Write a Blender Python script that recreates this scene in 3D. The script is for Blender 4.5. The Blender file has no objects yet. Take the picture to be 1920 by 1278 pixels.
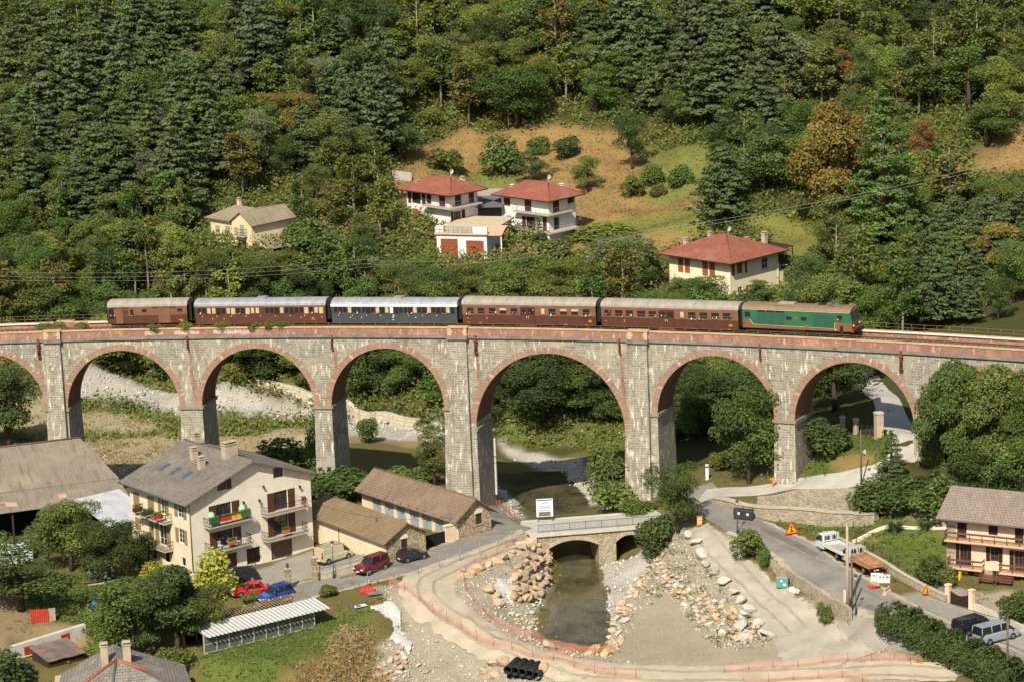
import bpy, bmesh, math, random
import numpy as np
from mathutils import Vector, Matrix
R_ = math.radians
scene = bpy.context.scene
COL = scene.collection
random.seed(7); RNG = np.random.default_rng(7)

# ---------------------------------------------------------------- camera, sky, sun, exposure
CAM_H, F_PX = 94.0, 5500.0
PITCH, ROLL = R_(12.65), R_(2.08)
SUN_AZ, SUN_EL = R_(17.5), R_(45.0)          # light travels towards +Y, turned 18 deg to the right
cam = bpy.data.cameras.new("Camera"); cam_o = bpy.data.objects.new("Camera", cam); COL.objects.link(cam_o)
cam.sensor_width = 36.0; cam.lens = 36.0 * F_PX / 1920.0; cam.clip_start = 1.0; cam.clip_end = 4000.0
cam_o.matrix_world = Matrix.Translation((0, 0, CAM_H)) @ Matrix.Rotation(math.pi/2 - PITCH, 4, 'X') @ Matrix.Rotation(-ROLL, 4, 'Z')
scene.camera = cam_o
w = bpy.data.worlds.new("World"); scene.world = w; w.use_nodes = True
nt = w.node_tree; bg = nt.nodes["Background"]; sky = nt.nodes.new("ShaderNodeTexSky")
sky.sky_type = 'NISHITA'; sky.sun_disc = False; sky.sun_elevation = SUN_EL
sky.sun_rotation = SUN_AZ + math.pi; sky.air_density = 1.0; sky.dust_density = 1.5
nt.links.new(sky.outputs[0], bg.inputs[0]); bg.inputs[1].default_value = 0.10
sun = bpy.data.lights.new("Sun", 'SUN'); sun.energy = 4.9; sun.angle = R_(0.53); sun.color = (1.0, 0.93, 0.81)
sun_o = bpy.data.objects.new("Sun", sun); COL.objects.link(sun_o)
L_DIR = Vector((math.sin(SUN_AZ)*math.cos(SUN_EL), math.cos(SUN_AZ)*math.cos(SUN_EL), -math.sin(SUN_EL)))
sun_o.rotation_euler = L_DIR.to_track_quat('-Z', 'Y').to_euler(); sun_o.location = (-60, 200, 160)
scene.view_settings.view_transform = 'Standard'; scene.view_settings.look = 'None'
scene.view_settings.exposure = 0.34; scene.view_settings.gamma = 1.0
scene.cycles.max_bounces = 6; scene.cycles.diffuse_bounces = 3; scene.cycles.glossy_bounces = 2
scene.cycles.transmission_bounces = 3; scene.cycles.transparent_max_bounces = 6
scene.cycles.use_adaptive_sampling = True; scene.cycles.adaptive_threshold = 0.02
scene.cycles.use_denoising = True

# ---------------------------------------------------------------- photo pixel -> world
_cp, _sp, _cr, _sr = math.cos(PITCH), math.sin(PITCH), math.cos(ROLL), math.sin(ROLL)
def ray(px, py):
    U = (px-960.0)/F_PX; V = (639.0-py)/F_PX
    u = U*_cr + V*_sr; v = -U*_sr + V*_cr
    return np.array([u, _cp + v*_sp, -_sp + v*_cp])
def at_z(px, py, z):
    d = ray(px, py); t = (z-CAM_H)/d[2]; return np.array([d[0]*t, d[1]*t, z])
def at_y(px, py, Y):
    d = ray(px, py); t = Y/d[1]; return np.array([d[0]*t, Y, CAM_H + d[2]*t])
def proj(p):
    x, y, z = p[0], p[1], p[2]-CAM_H
    d = y*_cp - z*_sp; v = y*_sp + z*_cp
    U = x*_cr - v*_sr; V = x*_sr + v*_cr
    return 960 + F_PX*U/d, 639 - F_PX*V/d

# ---------------------------------------------------------------- object helpers
def tag(o, label=None, cat=None, group=None, kind=None):
    if label: o['label'] = label
    if cat: o['category'] = cat
    if group: o['group'] = group
    if kind: o['kind'] = kind
    return o
def thing(name, label, cat, loc=(0, 0, 0), rz=0.0, group=None):
    o = bpy.data.objects.new(name, None); COL.objects.link(o); o.empty_display_size = 0.3
    o.location = tuple(float(v) for v in loc); o.rotation_euler = (0, 0, rz)
    return tag(o, label, cat, group)
def copy_tree(o, parent=None):
    c = o.copy(); COL.objects.link(c)
    if parent is not None: c.parent = parent
    for ch in list(o.children): copy_tree(ch, c)
    return c
class MB:
    """collects faces; build() links them as ONE mesh object"""
    def __init__(s): s.v = []; s.f = []; s.m = []; s.uv = []; s.sm = []
    def face(s, pts, mi=0, uv=None, smooth=False):
        b = len(s.v); s.v.extend([tuple(float(c) for c in p) for p in pts]); s.f.append(tuple(range(b, b+len(pts)))); s.m.append(mi); s.uv.append(uv); s.sm.append(smooth)
    def mesh(s, verts, faces, mi=0, smooth=False):
        b = len(s.v); s.v.extend([tuple(float(c) for c in p) for p in verts])
        for f in faces: s.f.append(tuple(b+i for i in f)); s.m.append(mi); s.uv.append(None); s.sm.append(smooth)
    def box(s, x0, x1, y0, y1, z0, z1, mi=0, M=None, taper=None):
        P = [(x0,y0,z0),(x1,y0,z0),(x1,y1,z0),(x0,y1,z0),(x0,y0,z1),(x1,y0,z1),(x1,y1,z1),(x0,y1,z1)]
        if taper:
            cx, cy = (x0+x1)/2, (y0+y1)/2
            P[4:] = [(cx+(p[0]-cx)*taper, cy+(p[1]-cy)*taper, p[2]) for p in P[4:]]
        if M is not None: P = [tuple(M @ Vector(p)) for p in P]
        s.mesh(P, [(0,3,2,1),(4,5,6,7),(0,1,5,4),(1,2,6,5),(2,3,7,6),(3,0,4,7)], mi)
    def prism(s, poly, ax, a, b, mi=0, smooth=False):
        """poly: 2-D outline; ax 'x': poly=(y,z) swept a..b along x; 'y': poly=(x,z); 'z': poly=(x,y)"""
        def P(q, t): return (t,q[0],q[1]) if ax == 'x' else ((q[0],t,q[1]) if ax == 'y' else (q[0],q[1],t))
        n = len(poly); V = [P(q, a) for q in poly] + [P(q, b) for q in poly]
        F = [tuple(range(n))[::-1], tuple(range(n, 2*n))] + [(i, (i+1)%n, n+(i+1)%n, n+i) for i in range(n)]
        s.mesh(V, F, mi, smooth)
    def tube(s, pts, r, n=6, mi=0, cap=True, smooth=True):
        pts = [Vector([float(c) for c in p]) for p in pts]; rs = r if isinstance(r, (list, tuple)) else [r]*len(pts)
        V = []; k = len(pts)
        for i, p in enumerate(pts):
            d = (pts[min(i+1, k-1)] - pts[max(i-1, 0)]).normalized()
            a = d.cross(Vector((0,0,1)) if abs(d.z) < .9 else Vector((1,0,0))).normalized(); b = d.cross(a)
            for j in range(n):
                t = 2*math.pi*j/n; V.append(tuple(p + (a*math.cos(t) + b*math.sin(t))*rs[i]))
        F = [(i*n+j, i*n+(j+1)%n, (i+1)*n+(j+1)%n, (i+1)*n+j) for i in range(k-1) for j in range(n)]
        b0 = len(s.v); s.mesh(V, F, mi, smooth)
        if cap:
            s.f.append(tuple(b0+j for j in range(n))[::-1]); s.m.append(mi); s.uv.append(None); s.sm.append(False)
            s.f.append(tuple(b0+(k-1)*n+j for j in range(n))); s.m.append(mi); s.uv.append(None); s.sm.append(False)
    def build(s, name, mats, parent=None, bevel=0.0, fixn=True, loc=None, rz=None):
        me = bpy.data.meshes.new(name); me.from_pydata(s.v, [], s.f)
        if not isinstance(mats, (list, tuple)): mats = [mats]
        for m in mats: me.materials.append(m)
        me.polygons.foreach_set('material_index', s.m); me.polygons.foreach_set('use_smooth', s.sm)
        if fixn:
            bm = bmesh.new(); bm.from_mesh(me); bmesh.ops.recalc_face_normals(bm, faces=bm.faces); bm.to_mesh(me); bm.free()
        uvl = me.uv_layers.new(name="UVMap"); Z = Vector((0,0,1))
        for p in me.polygons:
            uv = s.uv[p.index] if not fixn else None
            if uv is not None:
                for k_, li in enumerate(p.loop_indices): uvl.data[li].uv = uv[k_]
                continue
            n = p.normal
            t = Z.cross(n) if abs(n.z) < .985 else Vector((1,0,0))
            t.normalize(); b = n.cross(t)
            for li in p.loop_indices:
                c = me.vertices[me.loops[li].vertex_index].co; uvl.data[li].uv = (c.dot(t), c.dot(b))
        me.update()
        o = bpy.data.objects.new(name, me); COL.objects.link(o)
        if parent is not None: o.parent = parent
        if loc is not None: o.location = tuple(float(c) for c in loc)
        if rz is not None: o.rotation_euler = (0, 0, rz)
        if bevel:
            md = o.modifiers.new("Bevel", 'BEVEL'); md.width = bevel; md.segments = 1; md.limit_method = 'ANGLE'
        return o
def np_mesh(name, V, F, mats, parent=None, colors=None, smooth=False, mi=None):
    """big meshes from numpy arrays; colors: per-vertex rgb(a) attribute 'tint'"""
    me = bpy.data.meshes.new(name); V = np.asarray(V, np.float32); F = np.asarray(F, np.int32); n = F.shape[1]
    me.vertices.add(len(V)); me.vertices.foreach_set('co', V.ravel())
    me.loops.add(F.size); me.loops.foreach_set('vertex_index', F.ravel())
    me.polygons.add(len(F)); me.polygons.foreach_set('loop_start', np.arange(0, F.size, n, dtype=np.int32))
    try: me.polygons.foreach_set('loop_total', np.full(len(F), n, np.int32))
    except Exception: pass
    if smooth: me.polygons.foreach_set('use_smooth', np.ones(len(F), bool))
    for m in (mats if isinstance(mats, (list, tuple)) else [mats]): me.materials.append(m)
    if mi is not None: me.polygons.foreach_set('material_index', np.asarray(mi, np.int32))
    me.update(calc_edges=True)
    if colors is not None:
        c = np.ones((len(V), 4), np.float32); c[:, :colors.shape[1]] = colors
        a = me.attributes.new('tint', 'FLOAT_COLOR', 'POINT'); a.data.foreach_set('color', c.ravel())
    me.validate()
    o = bpy.data.objects.new(name, me); COL.objects.link(o)
    if parent is not None: o.parent = parent
    return o

# ---------------------------------------------------------------- materials
def hexc(h):
    h = h.lstrip('#'); v = [int(h[i:i+2], 16)/255 for i in (0, 2, 4)]
    return tuple((c/12.92 if c <= .04045 else ((c+.055)/1.055)**2.4) for c in v)
def _new(name):
    m = bpy.data.materials.new(name); m.use_nodes = True; t = m.node_tree
    return m, t, t.nodes["Principled BSDF"]
def N(t, typ, **kw):
    n = t.nodes.new(typ)
    for k, v in kw.items():
        if k in n.inputs.keys(): n.inputs[k].default_value = v
        else: setattr(n, k, v)
    return n
def mixc(t, fac, a, b, blend='MIX'):
    n = t.nodes.new('ShaderNodeMix'); n.data_type = 'RGBA'; n.blend_type = blend
    for sock, val in ((n.inputs[0], fac), (n.inputs[6], a), (n.inputs[7], b)):
        if hasattr(val, 'links') or isinstance(val, bpy.types.NodeSocket): t.links.new(val, sock)
        elif isinstance(val, (int, float)): sock.default_value = val
        else: sock.default_value = (*val[:3], 1)
    return n.outputs[2]
def ramp(t, src, lo, hi, a=0.0, b=1.0):
    n = t.nodes.new('ShaderNodeMapRange'); t.links.new(src, n.inputs[0])
    n.inputs[1].default_value = lo; n.inputs[2].default_value = hi; n.inputs[3].default_value = a; n.inputs[4].default_value = b
    return n.outputs[0]
def coords(t, kind='Object', scale=(1, 1, 1)):
    c = t.nodes.new('ShaderNodeTexCoord'); m = t.nodes.new('ShaderNodeMapping'); m.inputs['Scale'].default_value = scale
    t.links.new(c.outputs[kind], m.inputs[0]); return m.outputs[0]
def noise(t, vec, scale, detail=4, rough=.6):
    n = N(t, 'ShaderNodeTexNoise', Scale=scale, Detail=detail, Roughness=rough); t.links.new(vec, n.inputs['Vector']); return n.outputs[0]
def bump(t, b, h, strength=.4, dist=.05):
    n = N(t, 'ShaderNodeBump', Strength=strength, Distance=dist); t.links.new(h, n.inputs['Height']); t.links.new(n.outputs[0], b.inputs['Normal'])
def plain(name, c, var=.25, scale=2.0, rough=.8, metal=0.0, c2=None, spot=None, bmp=0.0, kind='Object', stretch=(1,1,1), spec=.3, coat=0.0):
    """a surface with two scales of mottling (wear of its own), optional second colour and small spots"""
    m, t, b = _new(name); v = coords(t, kind, stretch)
    n1 = noise(t, v, scale, 6); n2 = noise(t, v, scale*9, 3)
    lo = tuple(max(0, x*(1-var)) for x in c); hi = tuple(min(1, x*(1+var*.6)) for x in c)
    col = mixc(t, ramp(t, n1, .3, .7), lo, hi if c2 is None else c2)
    col = mixc(t, ramp(t, n2, .35, .75, 0, .5*var+.05), col, tuple(x*.55 for x in c))
    if spot is not None:
        n3 = noise(t, v, scale*.6, 8, .7); col = mixc(t, ramp(t, n3, .56, .68), col, spot)
    t.links.new(col, b.inputs['Base Color']); b.inputs['Roughness'].default_value = rough
    b.inputs['Metallic'].default_value = metal; b.inputs['Specular IOR Level'].default_value = spec; b.inputs['Coat Weight'].default_value = coat
    if bmp: bump(t, b, n2, bmp, .03)
    return m
def bricky(name, c1, c2, mortar, bw, bh, ms=.02, kind='UV', rough=.9, streak=None, grime=None, offs=.5, bmp=.4, blotch=None):
    m, t, b = _new(name); v = coords(t, kind)
    br = N(t, 'ShaderNodeTexBrick', Scale=1.0); br.offset = offs
    br.inputs['Brick Width'].default_value = bw; br.inputs['Row Height'].default_value = bh
    br.inputs['Mortar Size'].default_value = ms; br.inputs['Mortar Smooth'].default_value = .3
    br.inputs['Color1'].default_value = (*c1, 1); br.inputs['Color2'].default_value = (*c2, 1); br.inputs['Mortar'].default_value = (*mortar, 1)
    t.links.new(v, br.inputs['Vector']); col = br.outputs['Color']
    n1 = noise(t, v, .35, 6); n2 = noise(t, v, 5.0, 4)
    col = mixc(t, ramp(t, n1, .35, .7, 0, .45), col, tuple(x*.5 for x in c1))
    col = mixc(t, ramp(t, n2, .4, .75, 0, .35), col, tuple(min(1, x*1.5) for x in c2))
    if blotch is not None:
        nb = noise(t, v, .22, 5); col = mixc(t, ramp(t, nb, .52, .66, 0, .8), col, blotch)
    if grime is not None:
        vg = coords(t, kind, (1.3, .25, 1)); ng = noise(t, vg, 1.0, 6); col = mixc(t, ramp(t, ng, .52, .7, 0, .75), col, grime)
    if streak is not None:
        vs = coords(t, kind, (2.6, .55, 1)); ns = noise(t, vs, 1.0, 5, .65); col = mixc(t, ramp(t, ns, .555, .645, 0, .85), col, streak)
    at = N(t, 'ShaderNodeAttribute', attribute_name='rust'); nr = noise(t, coords(t, kind, (2.5, .5, 1)), 1.5, 5)
    mu = N(t, 'ShaderNodeMath', operation='MULTIPLY'); t.links.new(at.outputs['Fac'], mu.inputs[0]); t.links.new(ramp(t, nr, .3, .6), mu.inputs[1])
    col = mixc(t, mu.outputs[0], col, (.22, .075, .03))
    t.links.new(col, b.inputs['Base Color']); b.inputs['Roughness'].default_value = rough; b.inputs['Specular IOR Level'].default_value = .2
    if bmp: bump(t, b, br.outputs['Fac'], -bmp, .04)
    return m
def glassy(name, c=(.02, .025, .03), rough=.08):
    m, t, b = _new(name); v = coords(t); n = noise(t, v, .8, 2)
    t.links.new(mixc(t, n, tuple(x*.6 for x in c), tuple(x*1.6 for x in c)), b.inputs['Base Color'])
    b.inputs['Roughness'].default_value = rough; b.inputs['Specular IOR Level'].default_value = .6; return m
def leafmat(name, trans=.3):
    """foliage: colour = the object's own colour x the per-leaf tint"""
    m, t, b = _new(name); oi = t.nodes.new('ShaderNodeObjectInfo'); at = N(t, 'ShaderNodeAttribute', attribute_name='tint')
    col = mixc(t, 1.0, oi.outputs['Color'], at.outputs['Color'], 'MULTIPLY')
    t.links.new(col, b.inputs['Base Color']); b.inputs['Roughness'].default_value = .65; b.inputs['Specular IOR Level'].default_value = .25
    tr = t.nodes.new('ShaderNodeBsdfTranslucent'); t.links.new(mixc(t, 1.0, col, (1.25, 1.2, .45), 'MULTIPLY'), tr.inputs[0])
    mx = t.nodes.new('ShaderNodeMixShader'); mx.inputs[0].default_value = trans
    t.links.new(b.outputs[0], mx.inputs[1]); t.links.new(tr.outputs[0], mx.inputs[2])
    t.links.new(mx.outputs[0], t.nodes['Material Output'].inputs[0]); return m
# ---------------------------------------------------------------- viaduct axis (fitted arc) 
VX, VY, VH, VK, VZ, VG, VD = -0.4562, 351.18, -0.3532, -0.0033, 16.82, 0.0261, 5.59
def vpt(s, off=0.0, dz=0.0):
    """point on the viaduct: s along it, off behind its front face, dz above the parapet cap"""
    a = VH + VK*s
    x = VX + (math.sin(a)-math.sin(VH))/VK; y = VY - (math.cos(a)-math.cos(VH))/VK
    return (x - math.sin(a)*off, y + math.cos(a)*off, VZ + VG*s + dz)
def s_at_px(px, off=0.0, dz=0.0):
    s = (px-960)/15.0
    for _ in range(12): s += (px - proj(vpt(s, off, dz))[0])/15.0
    return s
# ---------------------------------------------------------------- terrain: a smooth surface through surveyed points
WATER_Z = -8.8
CP = [ # photo x, photo y, height
 # village bank
 (50,1020,-4.5),(245,1010,-4),(362,1087,-5.1),(430,1071,-5.15),(528,1050,-5.3),(586,1031,-4.95),(480,1096,-5.15),(545,1078,-5.0),(600,1090,-4.5),(700,1075,-4.2),(800,1045,-4.1),(900,1000,-4),(955,970,-4),(1000,985,-4),
 (860,1012,-4),(724,1054,-4),(690,915,-6),(600,915,-8),(560,905,-8.5),(800,905,-7.2),(900,950,-5),
 # flood plain and river bed behind
 (-60,820,-10),(60,800,-10),(130,840,-10.5),(200,830,-10.5),(340,830,-10.5),(430,800,-10),(460,845,-10),(515,803,-7.0),(560,812,-6.6),(590,825,-7),(545,850,-9),
 (680,800,-8),(740,835,-8),(700,870,-8.3),(640,900,-8.5),(780,880,-8),
 (250,720,-10),(170,700,-9.5),(340,740,-10),(420,745,-10),(560,775,-10),(700,790,-9.6),(800,805,-9.4),(700,770,-9.4),(640,760,-9),
 (650,745,-6.8),(750,760,-6.8),(820,778,-6.8),(500,715,-8),(590,730,-7),(300,690,-8),(420,705,-8.5),
 (960,850,-9.4),(1020,895,-9.6),(1050,930,-9.6),(1000,935,-9.5),(1090,950,-9.4),(1040,965,-9.5),(930,860,-9.3),(880,835,-9.3),
 (938,925,-8.2),(955,955,-7),(1085,865,-8),(1105,900,-8.2),(1128,945,-8),(1172,900,-6),(1160,840,-6.5),(1200,935,-4.5),
 # pool under the road bridge
 (1040,1062,-9.6),(1090,1055,-9.6),(1075,1090,-9.8),(1060,1120,-9.7),(1105,1120,-9.6),(1065,1175,-9.7),(1100,1180,-9.6),(1080,1205,-9.4),(1050,1195,-9.3),(1110,1205,-9.3),
 (1024,1085,-8.2),(1012,1130,-8.5),(1003,1175,-8.6),(1020,1205,-8.6),(1080,1222,-8.4),(1136,1210,-8.5),(1152,1150,-8.6),(1140,1090,-8.6),(1130,1060,-8.6),(1180,1050,-8.2),(1205,1040,-8.1),(1160,1100,-8.3),
 (1015,1060,-7),(1000,1030,-4.6),(970,1060,-4.6),(930,1085,-5),(910,1110,-5.5),(965,1115,-6.4),(960,1150,-7.6),(985,1110,-7.8),(940,1165,-6.9),
 # dam, track, gravel slope
 (780,1100,-4.6),(850,1112,-5),(880,1160,-6),(950,1205,-7),(1050,1240,-7.6),(1200,1262,-7.8),(1350,1265,-7.6),(1600,1262,-7.2),(870,1075,-4.6),(955,1025,-4.2),(895,1040,-4.3),
 (720,1130,-5.2),(760,1180,-7.4),(800,1240,-9.2),(900,1270,-10),(1050,1277,-9.6),(700,1275,-9.4),(1200,1300,-9.2),(1500,1310,-9),(700,1160,-6),
 (620,1150,-5.6),(560,1200,-6.8),(640,1240,-7.8),(480,1130,-5),(420,1190,-6.3),(300,1150,-5.5),(130,1100,-5),(60,1170,-5.5),(26,1237,-7.1),(95,1217,-7.1),(162,1197,-7.1),(100,1250,-7.6),(20,1200,-5.3),(90,1185,-5.3),(150,1168,-5.2),(20,1260,-7.4),(250,1270,-8.4),(400,1270,-8.4),
 # right bank
 (1240,985,-3.4),(1250,1012,-3.8),(1225,1060,-6.5),(1190,1085,-7.9),(1300,1000,-2.4),(1330,1020,-2.8),(1400,1090,-4.2),(1480,1160,-5.8),(1540,1200,-6.4),(1255,1080,-5.6),(1215,1130,-7),
 (1300,1110,-5.7),(1300,1180,-7),(1200,1195,-7.8),(1400,1190,-6.8),(1420,1230,-7),(1550,1240,-7),(1170,1215,-8),(1440,1090,-4.6),(1470,1120,-5.2),(1530,1165,-6),(1590,1200,-6.6),
 (1320,960,-1.7),(1400,990,-1.9),(1345,930,-1),(1480,1040,-2.5),(1550,1090,-3.2),(1610,1140,-3.8),(1700,1190,-4.5),(1640,1165,-4.2),(1780,1190,-4.5),(1880,1240,-5),(1900,1180,-4.5),
 (1750,1130,-3.8),(1700,1085,-3.2),(1600,1040,-2.5),(1520,1000,-2.1),(1660,1215,-6.2),(1760,1265,-6.4),(1850,1300,-6.5),(1920,1300,-6),
 (1560,985,-1.8),(1640,1003,-1.2),(1700,1000,-.9),(1750,1050,-2.2),(1690,975,.2),(1776,1076,-3.9),(1850,1092,-4.0),(1905,1104,-4.1),(1850,1112,-4.3),
 (1440,962,-1.8),(1540,978,-1.7),(1630,978,-1.2),
 (1330,892,-1.4),(1380,875,-1.4),(1300,880,-1.8),(1250,900,-3.4),
 # far bank and hillside
 (1000,830,-8.2),(1090,832,-7.8),(1000,745,-3),(1100,760,-4),(1000,660,.5),(740,690,-3),(760,640,0),(560,690,-4),(480,660,-2),(300,655,-4.5),(200,640,-3.5),(420,640,-1),
]
CY = [ # photo x, photo y, distance
 (1484,916,336.0),(1725,880,328),(1390,928,335),(1440,924,335),(1480,920,333),(1560,908,331),(1640,892,328.5),(1700,862,327.5),(1690,812,334),(1650,742,351),(1590,865,334),(1650,800,342),(1560,830,345),(1500,885,338),(1600,918,327.5),
 (1520,926,330.5),(1780,905,323),(1900,900,320),(1680,935,322),(1850,965,315),(1210,936,343.8),(1350,800,372),(1350,720,392),(1500,740,378),(1600,700,372),(1800,800,345),(1900,760,352),
 (460,475,440),(100,560,445),(300,560,447),(100,400,465),(100,200,490),(100,0,520),(-60,300,478),(300,400,464),(300,200,492),(300,0,522),(550,400,462),(550,200,494),(550,0,526),(600,560,440),
 (900,460,462),(1000,430,472),(1000,300,500),(800,260,508),(760,330,490),(1200,300,498),(1200,420,468),(1000,150,522),(1000,0,545),(800,0,540),(1250,150,515),(1250,0,540),(850,540,436),(1050,540,434),
 (1500,450,445),(1500,300,470),(1500,150,496),(1500,0,522),(1850,290,468),(1850,450,440),(1850,150,490),(1850,0,515),(1850,600,392),(1360,565,427),(1250,560,424),(1480,560,418),(1600,600,402),(1700,560,412),(1750,300,466),
]
XYZ = [(-140,300,-4),(-140,360,-8),(-140,400,-9),(-140,450,3),(-140,520,40),(-140,640,112),(0,640,100),(140,640,112),(140,520,46),(140,450,22),(140,380,15),(140,330,7),(140,290,-2),
 (0,200,-16),(0,0,90),(-140,0,90),(140,0,90),(0,110,36),(0,240,-12),(-140,240,-10),(140,240,-10),(-95,300,-4.5),(95,320,3),(92,350,12),(95,400,14),(0,800,150),(-140,800,150),(140,800,150)]
_P = [at_z(*c) for c in CP] + [at_y(*c) for c in CY] + [np.array(p, float) for p in XYZ]
_P = np.array(_P)
_D = np.sqrt(((_P[:, None, :2]-_P[None, :, :2])**2).sum(-1)); n_ = len(_P)
_A = np.zeros((n_+3, n_+3)); _A[:n_, :n_] = _D - 0.25*np.eye(n_); _A[:n_, n_] = 1; _A[:n_, n_+1:] = _P[:, :2]; _A[n_:, :n_] = _A[:n_, n_:].T
_W = np.linalg.solve(_A, np.concatenate([_P[:, 2], np.zeros(3)]))
def _vnoise(x, y, sc, seed):
    xs, ys = x/sc, y/sc; xi, yi = np.floor(xs).astype(int), np.floor(ys).astype(int); fx, fy = xs-xi, ys-yi
    fx = fx*fx*(3-2*fx); fy = fy*fy*(3-2*fy)
    def h(a, b):
        k = (a*374761393 + b*668265263 + seed*1442695041) & 0x7fffffff; k = ((k ^ (k >> 13))*1274126177) & 0x7fffffff
        return ((k ^ (k >> 16)) & 0xffff)/65535.0
    return (h(xi,yi)*(1-fx)+h(xi+1,yi)*fx)*(1-fy) + (h(xi,yi+1)*(1-fx)+h(xi+1,yi+1)*fx)*fy
def rbf(x, y):
    x = np.atleast_1d(np.asarray(x, float)); y = np.atleast_1d(np.asarray(y, float)); out = np.empty(x.size); xf, yf = x.ravel(), y.ravel()
    for i in range(0, xf.size, 20000):
        a, b = xf[i:i+20000], yf[i:i+20000]
        out[i:i+20000] = np.sqrt((a[:, None]-_P[:, 0])**2 + (b[:, None]-_P[:, 1])**2) @ _W[:n_] + _W[n_] + a*_W[n_+1] + b*_W[n_+2]
    return out.reshape(x.shape)
def _grid():
    xs = np.concatenate([np.linspace(-190, -75, 40)[:-1], np.arange(-75, 72, .45), np.linspace(72, 190, 40)])
    ys = np.concatenate([np.linspace(-10, 276, 40)[:-1], np.arange(276, 402, .45), np.arange(402.8, 560, 1.1), np.linspace(562, 800, 40)])
    return xs, ys
GX, GY = _grid(); _gx, _gy = np.meshgrid(GX, GY); GZ = rbf(_gx, _gy)
_far = np.clip((_gy-405)/30, 0, 1)
GZ = GZ + _far*(_vnoise(_gx, _gy, 14, 1)-.5)*3.0 + _far*(_vnoise(_gx, _gy, 5, 2)-.5)*1.2
def pad(p, r, dz=-.15):
    """levels the ground round a building"""
    d = np.hypot(_gx-p[0], _gy-p[1]); k = np.clip((r*1.7-d)/(r*.7), 0, 1); k = k*k*(3-2*k); GZ[:] = GZ*(1-k) + (p[2]+dz)*k
_a = at_y(1369.7, 568.4, 427); pad(_a+np.array([-1, 5, 0]), 9.5)
_a = at_y(437.2, 467.5, 440); pad(_a+np.array([2, 4, 0]), 9.0, .6)
_a = at_z(105, 1230, -7.1); pad(_a, 3.6, -.1)
_a = at_z(383.9, 1229, -6.3); pad(_a+np.array([6, 4.5, 0]), 7.0, .25)
def gz(x, y):
    """height of the terrain mesh at x, y (arrays or numbers)"""
    x = np.asarray(x, float); y = np.asarray(y, float)
    i = np.clip(np.searchsorted(GX, x)-1, 0, len(GX)-2); j = np.clip(np.searchsorted(GY, y)-1, 0, len(GY)-2)
    fx = (x-GX[i])/(GX[i+1]-GX[i]); fy = (y-GY[j])/(GY[j+1]-GY[j])
    r = (GZ[j, i]*(1-fx)+GZ[j, i+1]*fx)*(1-fy) + (GZ[j+1, i]*(1-fx)+GZ[j+1, i+1]*fx)*fy
    return float(r) if r.ndim == 0 else r
def hit(px, py):
    """the ground point that the photograph shows at that pixel"""
    d = ray(px, py); t0 = 250.0; t = t0
    while t < 900:
        x, y, z = d[0]*t, d[1]*t, CAM_H + d[2]*t
        if z < gz(x, y):
            a, b = t-1.0, t
            for _ in range(12):
                m = (a+b)/2
                if CAM_H + d[2]*m < gz(d[0]*m, d[1]*m): b = m
                else: a = m
            return np.array([d[0]*b, d[1]*b, gz(d[0]*b, d[1]*b)])
        t += 1.0
    return np.array([d[0]*600, d[1]*600, gz(d[0]*600, d[1]*600)])
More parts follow.
